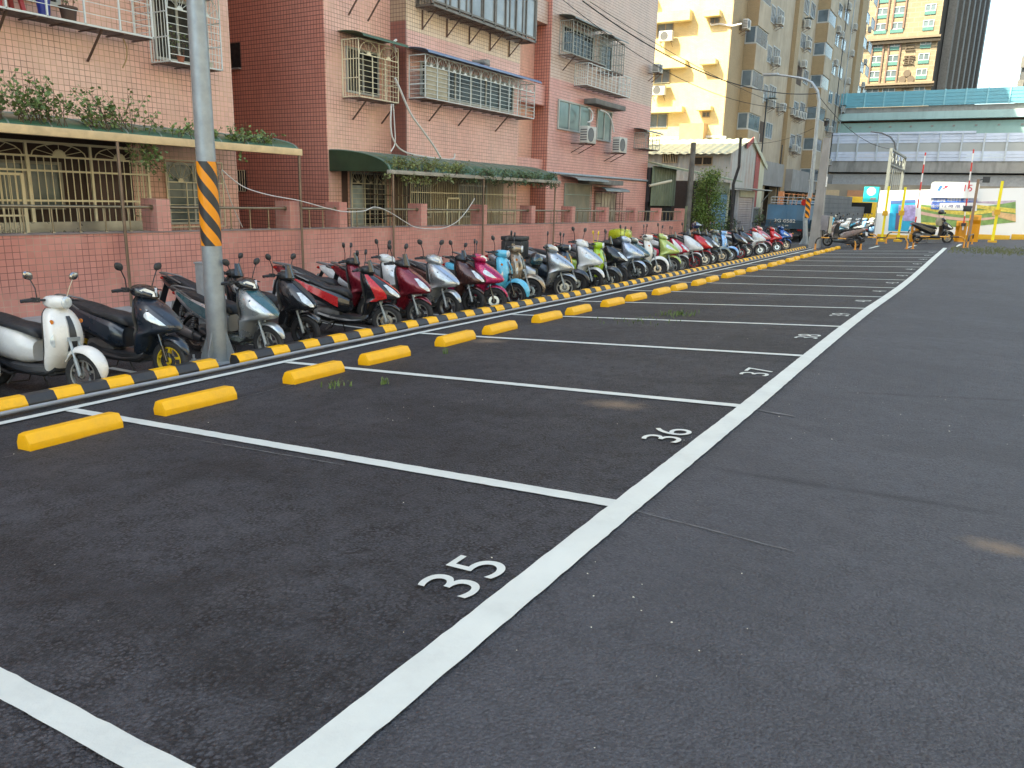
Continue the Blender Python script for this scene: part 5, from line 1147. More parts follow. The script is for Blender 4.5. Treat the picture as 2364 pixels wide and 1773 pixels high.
# two scooters standing across the end of the lot
scooter(-6.45, 40.09, R(159), 'commuter', paint('silver_brown', (0.36, 0.29, 0.265), 0.25), 'silver brown scooter facing left behind the low hoop rails at the lot end', None, accent=paint('silver_brown', (0.36, 0.29, 0.265), 0.25), scale=1.16, steer=0, lean=0, floor=GRY)
o = scooter(-1.62, 44.95, R(28), 'commuter', BLK, 'black scooter facing right behind the hoop rails with a jacket and helmet on its handlebar', None, scale=1.17, steer=0, lean=0)
helmet(-2.05, 44.66, -0.20+1.46, BLK, 'black helmet hung on the mirror of the black scooter facing right', 0, 0.13)
mb = MB(); rings = []
for i, (z, w, d) in enumerate(((0.78, .10, .07), (0.86, .15, .11), (1.0, .17, .12), (1.12, .15, .11), (1.18, .07, .06))): rings.append([(-2.05+w*math.cos(2*math.pi*j/14)*(1+.15*math.sin(j*2.1)), 44.7+d*math.sin(2*math.pi*j/14), -0.06+z) for j in range(14)])
mb.loft(rings); tag(mb.build('jacket', M('khaki_cloth', (0.33, 0.30, 0.22), 0.9, var=0.25, bump=0.5, bscale=18), smooth=True), 'khaki jacket draped over the handlebar of the black scooter facing right', 'jacket')
cl = [(-8.3, 50.3, CYN, 'commuter', 'sky blue'), (-7.85, 50.9, W_, 'sport', 'white'), (-7.4, 50.6, PW, 'commuter', 'cream'), (-7.0, 51.3, SIL, 'commuter', 'silver'), (-6.6, 51.0, LBL, 'classic', 'light blue'), (-6.3, 51.8, W_, 'commuter', 'white second'), (-5.95, 52.3, PW, 'classic', 'cream second'), (-5.7, 52.9, NVY, 'sport', 'navy')]
pos_ = ['leftmost of the sunlit group by the concrete block wall', 'second from left in the sunlit group by the block wall', 'third from left in the sunlit group by the block wall', 'fourth from left in the sunlit group', 'fifth from left in the sunlit group', 'sixth from left in the sunlit group', 'second from the right in the sunlit group', 'rightmost in the sunlit group, beside the white hoarding edge']
for (x, y, c_, st, nm), p in zip(cl, pos_):
    scooter(x, y-0.1, R(-150+rnd.uniform(-6, 6)), st, c_, '%s scooter, %s' % (nm.split()[0], p), 'sunlit scooters parked by the concrete block wall', scale=1.08)
# ------------------------------------------------------------------ sheds beyond the tiled wall
def corr(mb, x0, x1, ya, yb, z0, z1, pitch=0.2, depth=0.03, axis='y', vert=True):
    """corrugated sheet on an X plane (axis y) or Y plane (axis x)"""
    k = int(abs(yb-ya)/pitch*4); vs = []
    for i in range(k+1):
        t = ya+(yb-ya)*i/k; d = depth*(0, 1, 1, 0)[i % 4]
        if axis == 'y': vs += [(x0+d, t, z0), (x1+d, t, z1)]
        else: vs += [(t, x0-d, z0), (t, x1-d, z1)]
    mb.add(vs, [(2*i, 2*i+1, 2*i+3, 2*i+2) for i in range(k)]); return mb
shed_green = M('shed_green_sheet', (0.125, 0.155, 0.10), 0.55, var=0.25, scale=1.5, dirt=0.4, streak=True)
shed_grey = M('shed_grey_sheet', (0.30, 0.32, 0.31), 0.55, 0.1, var=0.15, scale=1.5, dirt=0.5, dirtcol=(0.17, 0.15, 0.13), streak=True)
rust_sheet = M('rusted_sheet', (0.36, 0.36, 0.34), 0.6, 0.1, var=0.1, scale=1.2, dirt=0.75, dirtcol=(0.33, 0.15, 0.08), streak=True)
cream_sheet = M('cream_sheet', (0.46, 0.46, 0.34), 0.5, var=0.12, scale=1, dirt=0.3, streak=True)
GXP = -13.2
t = thing('metal_shed', (-16, 37, -0.4), 'green corrugated lean-to shed with a dark opening next to the end of the tiled wall', 'shed')
ye = pY(GXP, 1562, 400)
mb = MB(); corr(mb, GXP, GXP, 33.95, ye, pZ(GXP, 1520, 475), pZ(GXP, 1520, 384), 0.32, 0.05); mb.build('front_sheet', shed_green, t)
mb = MB(); mb.box(GXP-4, GXP-0.06, 33.95, ye, 1.5, 3.0); mb.build('body', dark_plastic, t)
mb = MB(); mb.box(GXP-0.3, GXP-0.12, 33.95, ye, -0.5, 1.5); mb.build('opening', M('opening_shade_black', (0.012, 0.01, 0.01), 0.8), t)  # solid black panel painted as the shade inside the shed
mb = MB(); za, zb = pZ(GXP+.4, 1490, 378), pZ(GXP+.4, 1712, 420); ylast = pY(GXP+.4, 1712, 425)
mb.loft([[(GXP+.45, 33.95, za-.04), (GXP+.45, ylast, zb-.04), (GXP-.6, ylast, zb+.22), (GXP-.6, 33.95, za+.22)], [(GXP+.45, 33.95, za+.05), (GXP+.45, ylast, zb+.05), (GXP-.6, ylast, zb+.27), (GXP-.6, 33.95, za+.27)]]); mb.build('eave', M('green_eave', (0.20, 0.24, 0.17), 0.6, dirt=0.4), t)
for (px, py, lb) in ((1530, 392, ''), (1560, 396, ''), (1606, 402, ''), (1622, 404, '')): pass
# white shed
t = thing('metal_shed', (-17, 46, -0.4), 'tall grey corrugated shed with gabled roof and a red stripe beside the gable edge', 'shed')
GX3 = -14.2; ya_ = pY(GX3, 1686, 380); yb_ = pY(GX3, 1762, 400); yr_ = pY(GX3, 1735, 330)
zea = pZ(GX3, 1686, 350); zeb = pZ(GX3, 1762, 382); zrd = pZ(GX3, 1735, 322)
mb = MB(); k = 46; vs = []; fs = []
for i in range(k+1):
    y = ya_+(yb_-ya_)*i/k; zt = zea+(zrd-zea)*(y-ya_)/(yr_-ya_) if y < yr_ else zrd+(zeb-zrd)*(y-yr_)/(yb_-yr_)
    d = 0.03*(0, 1, 1, 0)[i % 4]; vs += [(GX3+d, y, 1.2), (GX3+d, y, zt)]
mb.add(vs, [(2*i, 2*i+1, 2*i+3, 2*i+2) for i in range(k)]); mb.build('gable', rust_sheet, t)
ys1, ys2 = pY(GX3, 1738, 430), pY(GX3, 1748, 430)
def zg(y): return zrd+(zeb-zrd)*(y-yr_)/(yb_-yr_)
mb = MB(); mb.prism([(ys1, 1.3), (ys2, 1.3), (ys2, zg(ys2)), (ys1, zg(ys1))], 0, GX3+0.035, GX3+0.045); mb.build('red_stripe', M('red_sheet', (0.28, 0.05, 0.045), 0.6, dirt=0.2), t)
mb = MB(); mb.prism([(ys2+.01, 1.3), (yb_, 1.3), (yb_, zg(yb_)), (ys2+.01, zg(ys2))], 0, GX3+0.035, GX3+0.045); mb.build('cream_stripe', cream_sheet, t)
mb = MB(); mb.beam((GX3+.15, yr_-.1, zrd+.02), (GX3+.15, yb_+.35, zg(yb_+.35)), 0.30, 0.06, up=(1, 0, 0)); mb.build('barge_board', cream_sheet, t)
mb = MB(); mb.beam((GX3+.15, yr_-1.6, zrd-.55), (GX3+.15, yr_-.1, zrd+.02), 0.30, 0.06, up=(1, 0, 0)); mb.build('red_barge_board', M('red_sheet', (0.28, 0.05, 0.045), 0.6, dirt=0.2), t)
XL2 = -26.0
mb = MB(); corr(mb, ya_, ya_, XL2, GX3, 1.2, zea, 0.35, 0.03, 'x'); mb.build('side_sheet', shed_grey, t)
mb = MB(); k = 90; vs = []
for i in range(k+1):
    x = XL2+(GX3+.15-XL2)*i/k; d = 0.05*(0, 1, 1, 0)[i % 4]; vs += [(x, ya_-.5, zea-.16+d), (x, yr_, zrd+.04+d)]
mb.add(vs, [(2*i, 2*i+1, 2*i+3, 2*i+2) for i in range(k)]); mb.add([(XL2, yr_, zrd+.03), (GX3+.1, yr_, zrd+.03), (GX3+.1, yb_+.3, zg(yb_+.3)+.05), (XL2, yb_+.3, zg(yb_+.3)+.05)], [(0, 1, 2, 3)]); mb.build('roof', M('pale_roof_sheet', (0.42, 0.44, 0.33), 0.5, 0.1, var=0.1, dirt=0.4, streak=True), t)
mb = MB(); mb.box(XL2, GX3-.05, ya_+.06, yb_-.05, -.4, 3.0); mb.build('body', M('shed_inner', (0.10, 0.10, 0.09), 0.8), t)
def xat(px, py): return on(1, ya_, px, py).x
for (p0, p1, q0, q1, bars) in ((1531, 1566, 352, 376, True), (1600, 1647, 361, 382, False)):
    xa, xb = xat(p0, q0), xat(p1, q0); z1, z0 = on(1, ya_, p0, q0).z, on(1, ya_, p0, q1).z
    o = windowY(t, ya_-.03, xa, xb, z0, z1, 0.07, M('wood_frame', (0.24, 0.19, 0.12), 0.7), dark_glass, 1)
    if bars:
        mb = MB()
        for i in range(1, 9): x = xa+(xb-xa)*i/9; mb.beam((x, ya_-.12, z0), (x, ya_-.12, z1), 0.02)
        mb.build('window_bars', cream_bar, o)
# shutters on the lane front
shut = lambda n, c: M(n, c, 0.45, 0.15, var=0.1, scale=1.2, dirt=0.25, streak=True)
def shutter_unit(name, X, p0, p1, ptop, mat, surround, label, z0=-0.42, boxh=0.45, boxm=None, side=None):
    y0, y1 = pY(X, p0, 470), pY(X, p1, 470); z1 = pZ(X, (p0+p1)/2, ptop)
    t = thing(name, (X, (y0+y1)/2, z0), label, 'shed'); mb = MB(); k = int((z1-z0)/0.07); vs = []
    for i in range(k+1): z = z0+(z1-z0)*i/k; d = 0.018*(i % 2); vs += [(X+d, y0, z), (X+d, y1, z)]
    mb.add(vs, [(2*i, 2*i+1, 2*i+3, 2*i+2) for i in range(k)]); mb.build('roller_shutter', mat, t)
    for (qa, qb) in ((y0-.25, y0), (y1, y1+.3)): mb = MB(); mb.box(X-.1, X+.06, qa, qb, z0, z1+boxh); mb.build('door_post', surround, t)
    mb = MB(); mb.box(X-.1, X+.10, y0, y1, z1, z1+boxh); mb.build('shutter_box', boxm or surround, t)
    mb = MB(); mb.box(X-3, X-.11, y0-.25, y1+.3, z0, z1+boxh); mb.build('body', dark_plastic, t)
    return t, y0, y1, z1
blue_sh = shut('blue_shutter', (0.10, 0.22, 0.33)); pink_sh = shut('pink_shutter', (0.42, 0.33, 0.30))
t, a_, b_, z_ = shutter_unit('shutter_shed', -13.3, 1640, 1677, 446, blue_sh, cream_sheet, 'shed front with a blue roller shutter behind the small tree', boxh=0.62, boxm=shed_green)
t, a_, b_, z_ = shutter_unit('shutter_shed', -12.9, 1703, 1736, 455, pink_sh, M('whitewash', (0.42, 0.40, 0.40), 0.7, dirt=0.3), 'shed front with a pale pink roller shutter left of the blue truck', boxh=0.40, boxm=cream_sheet)
mb = MB(); mb.box(-12.95, -12.2, a_-.9, b_+2.0, z_+.44, z_+.50); mb.build('canopy', shed_grey, t)
mb = MB(); mb.beam((-12.25, b_+1.9, z_+.42), (-12.8, b_+1.9, z_-.3), .04); mb.build('canopy_brace', galv, t)
# poles
def polex(name, X, Y, r0, r1, ztop, mat, label, z0=None, lean=(0, 0)):
    z0 = G(X, Y) if z0 is None else z0; mb = MB(); mb.tube([(X, Y, z0), (X+lean[0], Y+lean[1], ztop)], [r0, r1], 12); return tag(mb.build(name, mat, smooth=True), label, 'pole')
old_pole = M('old_pole', (0.13, 0.12, 0.105), 0.85, var=0.3, scale=3, dirt=0.4)
polex('utility_pole', -12.25, 36.5, 0.15, 0.12, on(1, 36.5, 1600, 329).z, old_pole, 'weathered dark concrete pole rising left of the small tree')
p = [on(1, 40, *q) for q in ((1688, 560), (1690, 500), (1693, 425), (1706, 385), (1710, 318))]
mb = MB(); mb.tube(p, [.085, .085, .08, .075, .07], 10); tag(mb.build('utility_pole', M('black_pole', (0.03, 0.028, 0.028), 0.8, var=0.3), smooth=True), 'black crooked pole standing before the rusty gable of the grey shed', 'pole')
sq = on(1, 39.3, 1917, 319); s0 = Vector((-6.88, 39.3, G(-6.88, 39.3)))
t = thing('concrete_pole', s0, 'square tapering concrete pole with a grey meter box at the end of the striped kerb', 'pole')
mb = MB(); mb.loft([[(s0.x+sx*w, s0.y+sy*w, z) for sx, sy in ((-1, -1), (1, -1), (1, 1), (-1, 1))] for w, z in ((.24, s0.z), (.145, sq.z))]); mb.build('shaft', concrete, t)
mb = MB(); mb.box(s0.x+.18, s0.x+.52, s0.y-.22, s0.y+.05, .42, 1.10); mb.build('meter_box', M('box_grey', (0.22, 0.21, 0.22), 0.5), t, bevel=.01)
mb = MB(); mb.box(s0.x+.55, s0.x+.66, s0.y-.15, s0.y+.05, .3, 1.08); mb.build('junction_box', M('cream_lamp', (0.5, 0.46, 0.34), 0.5), t)
mb = MB(); mb.tube([(s0.x+.20, s0.y-.12, 2.4), (s0.x+.20, s0.y-.12, 2.85)], 0.05, 8); mb.build('antenna_box', W_, t, smooth=True)
# far lamp post with curved arm
Yl = 41.8; b0 = Vector((-7.76, Yl, G(-7.76, Yl)))
t = thing('street_lamp', b0, 'far grey street lamp with a long curved arm and hazard stripes near its foot', 'lamp post')
pts = [on(1, Yl, *q) for q in ((1872, 440), (1888.5, 258), (1891, 234), (1887, 210), (1874, 191), (1858, 183), (1845, 180), (1820, 176), (1795, 173))]
mb = MB(); mb.tube([b0, on(1, Yl, 1856, 500)+Vector((.06, 0, 0))]+pts, [.13, .11, .10, .085, .08, .075, .07, .065, .06, .05, .045], 12); mb.build('pole', galv, t, smooth=True)
e = pts[-1]; mb = MB(); mb.box(e.x-.72, e.x+.05, Yl-.13, Yl+.13, e.z-.02, e.z+.09); mb.build('lamp_head', galv, t, bevel=.02)
mb = MB(); fins(mb, b0, .45, .15, .30, 4, 20); mb.build('base_fin', galv, t)
z0, z1 = on(1, Yl, 1862, 503).z, on(1, Yl, 1866, 458).z; pc = on(1, Yl, 1864, 480)
mb = MB(); mb.lathe([(.135, z0), (.13, z1)], (pc.x+.02, Yl, 0), n=20); mb.build('hazard_band', band, t, smooth=True)
mb = MB(); q = on(1, Yl, 1897, 285); mb.tube([q+Vector((.05, 0, .12)), q+Vector((.1, 0, .25)), q+Vector((.32, 0, .2)), q+Vector((.34, 0, -.02))], .02, 8); mb.lathe([(.001, -.15), (.09, -.12), (.10, .05), (.13, .12), (.001, .14)], q+Vector((.2, 0, 0)), n=14); mb.build('dome_camera', dark_plastic, t, smooth=True)
# cables
lp = on(1, Yl, 1888, 216)
cable(on(0, -12.8, 1345, 2), lp+Vector((0, 0, 0)), 0.9, 'thickest black overhead cable running from the pink building to the curved lamp', 0.022)
cable(on(0, -12.8, 1300, 0), lp+Vector((0, 0, -.6)), 1.1, 'lower thin overhead cable running to the curved lamp', 0.012)
cable(on(0, -12.8, 1362, 4), lp+Vector((-2.4, 12, .3)), 0.5, 'upper thin overhead cable crossing the yellow building', 0.012)
cable(lp+Vector((.05, 0, -.1)), (-5.6, 52.2, 4.9), 0.5, 'dark cable sagging from the curved lamp down to the white gate', 0.014)
cable(lp+Vector((0, 0, -1.6)), (-12.6, 46, 4.9), 0.3, 'thin cable from the lamp post to the grey shed', 0.010)
# small tree by the wall end
def leafy_tree(x, y, H, W, n, label, trunk=0.07, c=None):
    z = G(x, y); t = thing('small_tree', (x, y, z), label, 'tree'); st = MB()
    st.tube([(x, y, z), (x+.05, y, z+H*.4), (x, y+.05, z+H*.8)], [trunk, trunk*.7, trunk*.25], 8)
    mb = MB(); cl = []
    for k in range(26):
        h = rnd.uniform(.22, 1.0); r = W*(0.55+.5*math.sin(h*3.0))*rnd.uniform(.2, .9)*(1.05-h*.45); a = rnd.uniform(0, 6.28)
        c0 = Vector((x+r*math.cos(a), y+r*math.sin(a), z+H*h)); cl.append(c0); st.tube([(x, y, z+H*h*.6), c0], [.02, .006], 4)
    for k in range(n):
        c0 = rnd.choice(cl); q = c0+Vector((rnd.gauss(0, W*.20), rnd.gauss(0, W*.20), rnd.gauss(0, H*.065)))
        d = Vector((rnd.gauss(0, 1), rnd.gauss(0, 1), rnd.gauss(.1, .7))).normalized(); L = rnd.uniform(.05, .11); s = d.cross(Vector((rnd.gauss(0, 1), rnd.gauss(0, 1), rnd.gauss(0, 1)))).normalized()*L*.35
        mb.add([q, q+d*L*.5+s, q+d*L, q+d*L*.5-s], [(0, 1, 2, 3)])
    mb.build('crown', c or M('tree_green', (0.10, 0.155, 0.025), 0.55, var=0.5, scale=5), t); st.build('trunk', M('twig_brown', (0.10, 0.06, 0.04), 0.8), t)
leafy_tree(-11.55, 37.3, 3.35, 1.0, 8500, 'small bushy green tree between the wall end and the blue shutter')
leafy_tree(-11.2, 40.2, 1.25, 0.5, 1300, 'low dark shrub between the blue and the pink shutters', .03, M('dark_shrub', (0.035, 0.06, 0.02), 0.6, var=0.4))
leafy_tree(-11.6, 47.6, 1.5, 0.35, 500, 'thin pale shrub in a pot left of the blue truck', .03, M('pale_shrub', (0.12, 0.16, 0.06), 0.6, var=0.4))
mb = MB(); mb.box(-12.35, -12.25, 36.3, 36.75, 0.2, 1.35); tag(mb.build('notice_board', M('mossy_board', (0.22, 0.24, 0.15), 0.8, dirt=0.5)), 'mossy greenish board beside the end pillar of the tiled wall', 'board')
# ------------------------------------------------------------------ helmeted rider behind the scooters
pz = G(-11, 36); px_, py_ = -9.25, 27.8
pz = G(px_, py_)
def skin_body(name, mat, verts, edges, radii, parent, root=0, sub=2):
    me = bpy.data.meshes.new(name); me.from_pydata(verts, edges, []); o = bpy.data.objects.new(name, me); link(o)
    sk = o.modifiers.new('s', 'SKIN'); 
    for i, r in enumerate(radii):
        d = me.skin_vertices[0].data[i]; d.radius = (r, r) if not isinstance(r, tuple) else r; d.use_root = (i == root)
    ss = o.modifiers.new('u', 'SUBSURF'); ss.levels = ss.render_levels = sub
    dg = bpy.context.evaluated_depsgraph_get(); dg.update()
    m2 = bpy.data.meshes.new_from_object(o.evaluated_get(dg)); o.modifiers.clear(); o.data = m2; bpy.data.meshes.remove(me)
    for p in m2.polygons: p.use_smooth = True
    m2.materials.clear(); m2.materials.append(mat); o.parent = parent; return o
t = thing('person', (px_, py_, pz), 'person in a dark jacket and blue helmet bending over a scooter beside the small tree', 'person', None, R(-25))
jk = M('navy_jacket', (0.018, 0.024, 0.045), 0.85, var=0.25); skm = M('skin', (0.34, 0.17, 0.11), 0.5)
V = [(0, 0, .92), (.03, 0, 1.08), (.12, 0, 1.28), (.20, 0, 1.40), (.26, 0, 1.50), (.30, 0, 1.60),
     (.16, .17, 1.37), (.28, .20, 1.16), (.50, .14, 1.08), (.16, -.17, 1.37), (.28, -.20, 1.16), (.50, -.14, 1.08),
     (.0, .10, .88), (.05, .12, .50), (-.02, .12, .10), (.12, .13, .04), (.0, -.10, .88), (.08, -.12, .50), (.0, -.12, .10), (.14, -.13, .04)]
E_ = [(0, 1), (1, 2), (2, 3), (3, 4), (4, 5), (3, 6), (6, 7), (7, 8), (3, 9), (9, 10), (10, 11), (0, 12), (12, 13), (13, 14), (14, 15), (0, 16), (16, 17), (17, 18), (18, 19)]
rad = [.15, (.17, .12), (.18, .13), (.13, .11), .06, .085, .075, .055, .038, .075, .055, .038, .095, .065, .045, .04, .095, .065, .045, .04]
V = [(x+(.0 if z > .7 else (.24 if .4 < z < .6 else 0)), y, z-.42 if z > .7 else (z-.08 if z > .4 else z)) for x, y, z in V]
skin_body('body', skm, V, E_, rad, t)
VJ = V[:4]+V[6:12]; EJ = [(0, 1), (1, 2), (2, 3), (3, 4), (4, 5), (5, 6), (3, 7), (7, 8), (8, 9)]
skin_body('jacket', jk, VJ, EJ, [.165, (.185, .135), (.195, .145), (.14, .12), .085, .068, .048, .085, .068, .048], t)
VT = [V[0]]+V[12:15]+V[16:19]; skin_body('trousers', M('black_trousers', (0.012, 0.012, 0.015), 0.9), VT, [(0, 1), (1, 2), (2, 3), (0, 4), (4, 5), (5, 6)], [.16, .105, .075, .055, .105, .075, .055], t)
for s in (-1, 1):
    hv = [(.50, s*.14, .66), (.56, s*.13, .64)]; he = [(0, 1)]; hr = [.032, .030]
    for f in range(4): a = len(hv); hv += [(.60, s*(.10+.02*f), .635), (.63, s*(.10+.02*f), .615), (.62, s*(.10+.02*f), .59)]; he += [(1, a), (a, a+1), (a+1, a+2)]; hr += [.010, .009, .008]
    a = len(hv); hv += [(.55, s*.09, .63), (.58, s*.075, .61)]; he += [(1, a), (a, a+1)]; hr += [.011, .009]
    skin_body('hand', skm, hv, he, hr, t, 0, 1)
hm = MB(); rings = []
for i in range(11):
    a = R(-48+138*i/10); rings.append([(.30+.15*math.cos(a)*math.cos(2*math.pi*j/20), .13*math.cos(a)*math.sin(2*math.pi*j/20), 1.24+.135*math.sin(a)) for j in range(20)])
hm.loft(rings); o = bpy.data.objects.new('helmet', hm.mesh('helmet', paint('helmet_blue', (0.02, 0.04, 0.12), 0.2), True)); link(o); o.parent = t
hm = MB(); vs = []
for i in range(5):
    for j in range(9): b = R(-60+120*j/8); q = i/4; vs.append((.30+(.15+.16*q)*math.cos(b), .135*math.sin(b)*(1+.1*q), 1.32-.06*q))
hm.add(vs, [(i*9+j, i*9+j+1, (i+1)*9+j+1, (i+1)*9+j) for i in range(4) for j in range(8)]); vo = bpy.data.objects.new('visor', hm.mesh('visor', M('raised_visor', (.25, .33, .38), .08, coat=1), True)); link(vo); vo.parent = o
# ------------------------------------------------------------------ blue truck
tx0, tx1, ty0, ty1 = -10.2, -8.28, 43.4, 49.6; tz = -0.42
t = thing('truck', ((tx0+tx1)/2, ty0, tz), 'weathered blue tipper truck seen from behind, number 3G-0582 on its tailboard', 'truck')
tb = M('truck_blue', (0.055, 0.14, 0.23), 0.5, var=0.2, scale=1.4, dirt=0.45, dirtcol=(0.13, 0.15, 0.16), streak=True); tb2 = M('truck_dark_blue', (0.02, 0.06, 0.095), 0.5, var=0.2, dirt=0.3)
zc = lambda p: on(1, ty0, 1800, p).z
mb = MB(); mb.box(tx0, tx1, ty0, ty0+.08, zc(507), zc(472)).box(tx0, tx0+.06, ty0+.08, ty1-1.6, zc(507), zc(472)).box(tx1-.06, tx1, ty0+.08, ty1-1.6, zc(507), zc(472)).box(tx0+.06, tx1-.06, ty0+.08, ty1-1.6, zc(507), zc(504)); mb.build('cargo_bed', tb, t)
mb = MB(); mb.box((tx0+tx1)/2-.03, (tx0+tx1)/2+.03, ty0-.03, ty0-.002, zc(506), zc(473)); mb.build('bed_rib', tb, t)
mb = MB(); mb.box(tx0-.02, tx1+.02, ty0-.04, ty0+.3, zc(527), zc(508)); tl = mb.build('tail_board', tb2, t)
mb = MB()
for k in range(3): x = tx0+.12+k*.62; mb.box(x, x+.46, ty0-.055, ty0-.041, zc(525), zc(513))
mb.build('tail_panel', M('truck_panel', (0.015, 0.045, 0.07), 0.5), tl)
def text_on(body, loc, size, rot, mat, name='lettering', parent=None, ext=0.002, sx=1.0, font_off=0.0):
    cu = bpy.data.curves.new(name, 'FONT'); cu.body = body; cu.size = size; cu.align_x = 'CENTER'; cu.align_y = 'CENTER'; cu.extrude = ext; cu.offset = font_off
    ob = bpy.data.objects.new('tmp', cu); link(ob); dg = bpy.context.evaluated_depsgraph_get(); dg.update()
    me = bpy.data.meshes.new_from_object(ob.evaluated_get(dg)); bpy.data.objects.remove(ob); bpy.data.curves.remove(cu)
    me.materials.clear(); me.materials.append(mat); me.name = name
    o = bpy.data.objects.new(name, me); link(o); off = WO[parent.name] if parent else Vector((0, 0, 0)); o.location = Vector(loc)-off; o.rotation_euler = rot; o.scale = (sx, 1, 1)
    if parent: o.parent = parent
    return o
FY = (R(90), 0, 0)
text_on('3G-0582', ((tx0+tx1)/2, ty0-.06, zc(509.5)), 0.25, FY, M('letter_white', (.55, .55, .5), .6), 'lettering', tl, sx=1.25)
text_on('31-648', ((tx0+tx1)/2+.05, ty0-.07, zc(520)), 0.12, FY, M('letter_white', (.55, .55, .5), .6), 'number_plate', tl)
mb = MB(); mb.box(tx0+.4, tx1-.4, ty0+.3, ty1-.3, tz+.45, tz+.65); mb.box(tx0+.15, tx1-.15, ty0+.1, ty0+.35, tz+.42, tz+.55); mb.build('chassis', dark_plastic, t)
for (wy) in (ty0+1.0, ty1-1.1):
    for s in (-1, 1):
        wx = (tx0+tx1)/2+s*.80; mb = MB(); mb.lathe([(.40*k, h) for k, h in ((.55, -.12), (.9, -.13), (1, -.10), (1, .10), (.9, .13), (.55, .12))], (wx, wy, tz+.40), 0, 24, closed=True); w = mb.build('wheel', black_rubber, t, smooth=True)
        mb = MB(); mb.lathe([(.001, .03*s), (.1, .05*s), (.2, .02*s), (.23, .10*s), (.23, -.1*s), (.001, -.1*s)], (wx, wy, tz+.40), 0, 20); mb.build('rim', M('wheel_grey', (.2, .2, .2), .6), w, smooth=True)
for s in (-1, 1):
    mb = MB(); mb.box((tx0+tx1)/2+s*.78-.12, (tx0+tx1)/2+s*.78+.12, ty0+.05, ty0+.09, tz+.62, tz+.74); mb.build('tail_lamp', redl, t)
mb = MB()
for k in range(4): mb.box(tx1+.002, tx1+.03, ty0+.25+k*1.05, ty0+.37+k*1.05, zc(515), zc(474))
mb.build('side_stake', M('truck_stake', (0.03, .12, .30), .5), t)
mb = MB(); mb.box(tx1+.001, tx1+.012, ty0+.5, ty0+1.0, zc(505), zc(478)); mb.build('side_panel', M('truck_side_white', (.42, .46, .50), .5, dirt=.3), t)
mb = MB()
for z in (zc(468), zc(462), zc(455)): mb.tube([(tx0+.1, ty0+.1, z-.04), (tx0+.15, ty0+.1, z), (tx1-.15, ty0+.1, z), (tx1-.1, ty0+.1, z-.04)], .018, 6); mb.tube([(tx1-.05, ty0+.1, z), (tx1-.05, ty1-1.7, z)], .018, 6)
for k in range(5): x = tx0+.12+k*.42; mb.tube([(x, ty0+.1, zc(472)), (x, ty0+.1, zc(455))], .014, 6)
mb.build('guard_rail', galv, t)
org = M('orange_frame', (0.50, 0.20, 0.08), 0.55, var=.15, dirt=.3)
mb = MB(); z0, z1 = zc(473), zc(445)
for k in range(9): x = tx0+.25+k*.24; mb.beam((x, ty0+1.2, z0), (x+.05, ty0+1.2, z1), .03)
mb.beam((tx0+.2, ty0+1.2, z1), (tx1+.3, ty0+1.2, z1-.12), .04); mb.box(tx0+.35, tx0+.6, ty0+.6, ty0+.85, zc(472), zc(441)); mb.build('orange_rack', org, t)
mb = MB(); mb.box(tx0+.1, tx1-.1, ty1-1.5, ty1, tz+.6, tz+2.2); mb.build('cab', tb, t, bevel=.06)
mb = MB(); mb.box(tx0+.3, tx1-.3, ty1-1.53, ty1-1.501, tz+1.4, tz+2.0); mb.build('rear_window', dark_glass, t)
mb = MB(); mb.lathe([(.001, -.02), (.16, -.02), (.16, .02), (.001, .02)], (tx1-.05, ty0-.1, zc(466)), 1, 18); tag(mb.build('warning_disc', redl), 'round red reflector hung at the upper right corner of the truck tailboard', 'reflector')
# ------------------------------------------------------------------ yellow and brown apartment block
yb = thing('apartment_building', (-22, 80, -0.4), 'long tall brown apartment building with a sunlit yellow brick end wall', 'building')
YB = 55.0; XF = -16.5; YE = 112
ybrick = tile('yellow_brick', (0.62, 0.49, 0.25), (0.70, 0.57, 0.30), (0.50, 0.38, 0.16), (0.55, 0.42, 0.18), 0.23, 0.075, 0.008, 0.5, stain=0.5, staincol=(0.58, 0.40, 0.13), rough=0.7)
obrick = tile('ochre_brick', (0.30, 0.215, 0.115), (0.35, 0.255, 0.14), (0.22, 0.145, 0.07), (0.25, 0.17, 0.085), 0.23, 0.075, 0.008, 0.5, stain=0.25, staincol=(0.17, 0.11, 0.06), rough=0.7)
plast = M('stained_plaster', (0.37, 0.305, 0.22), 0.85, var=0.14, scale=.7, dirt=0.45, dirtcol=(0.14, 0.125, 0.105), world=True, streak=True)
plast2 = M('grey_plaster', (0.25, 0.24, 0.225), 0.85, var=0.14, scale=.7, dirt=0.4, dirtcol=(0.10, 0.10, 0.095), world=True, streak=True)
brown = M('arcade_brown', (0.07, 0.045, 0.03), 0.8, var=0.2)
GZ = 3.9
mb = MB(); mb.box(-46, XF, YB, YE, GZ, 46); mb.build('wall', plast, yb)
mb = MB(); mb.box(-46, XF+.004, YB-.06, YB-.001, -0.4, 46); mb.build('end_wall', ybrick, yb)
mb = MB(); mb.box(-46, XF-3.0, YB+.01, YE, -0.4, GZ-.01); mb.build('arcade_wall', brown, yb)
yc = pY(XF, 1712, 150)
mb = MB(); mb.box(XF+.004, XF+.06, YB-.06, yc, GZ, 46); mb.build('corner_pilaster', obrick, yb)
# pilasters and columns
def ypx(px, py=150, X=XF): return pY(X, px, py)
pils = [(1822, 1831), (1893, 1913), (1968, 1980)]
for a, b in pils:
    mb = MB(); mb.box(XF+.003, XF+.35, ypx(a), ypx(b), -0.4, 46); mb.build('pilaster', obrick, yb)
for px in (1763, 1795, 1838, 1862, 1925, 1950):
    y = ypx(px, 400); mb = MB(); mb.box(XF-.6, XF+.02, y, y+.7, -0.4, GZ-.002); mb.build('column', plast, yb)
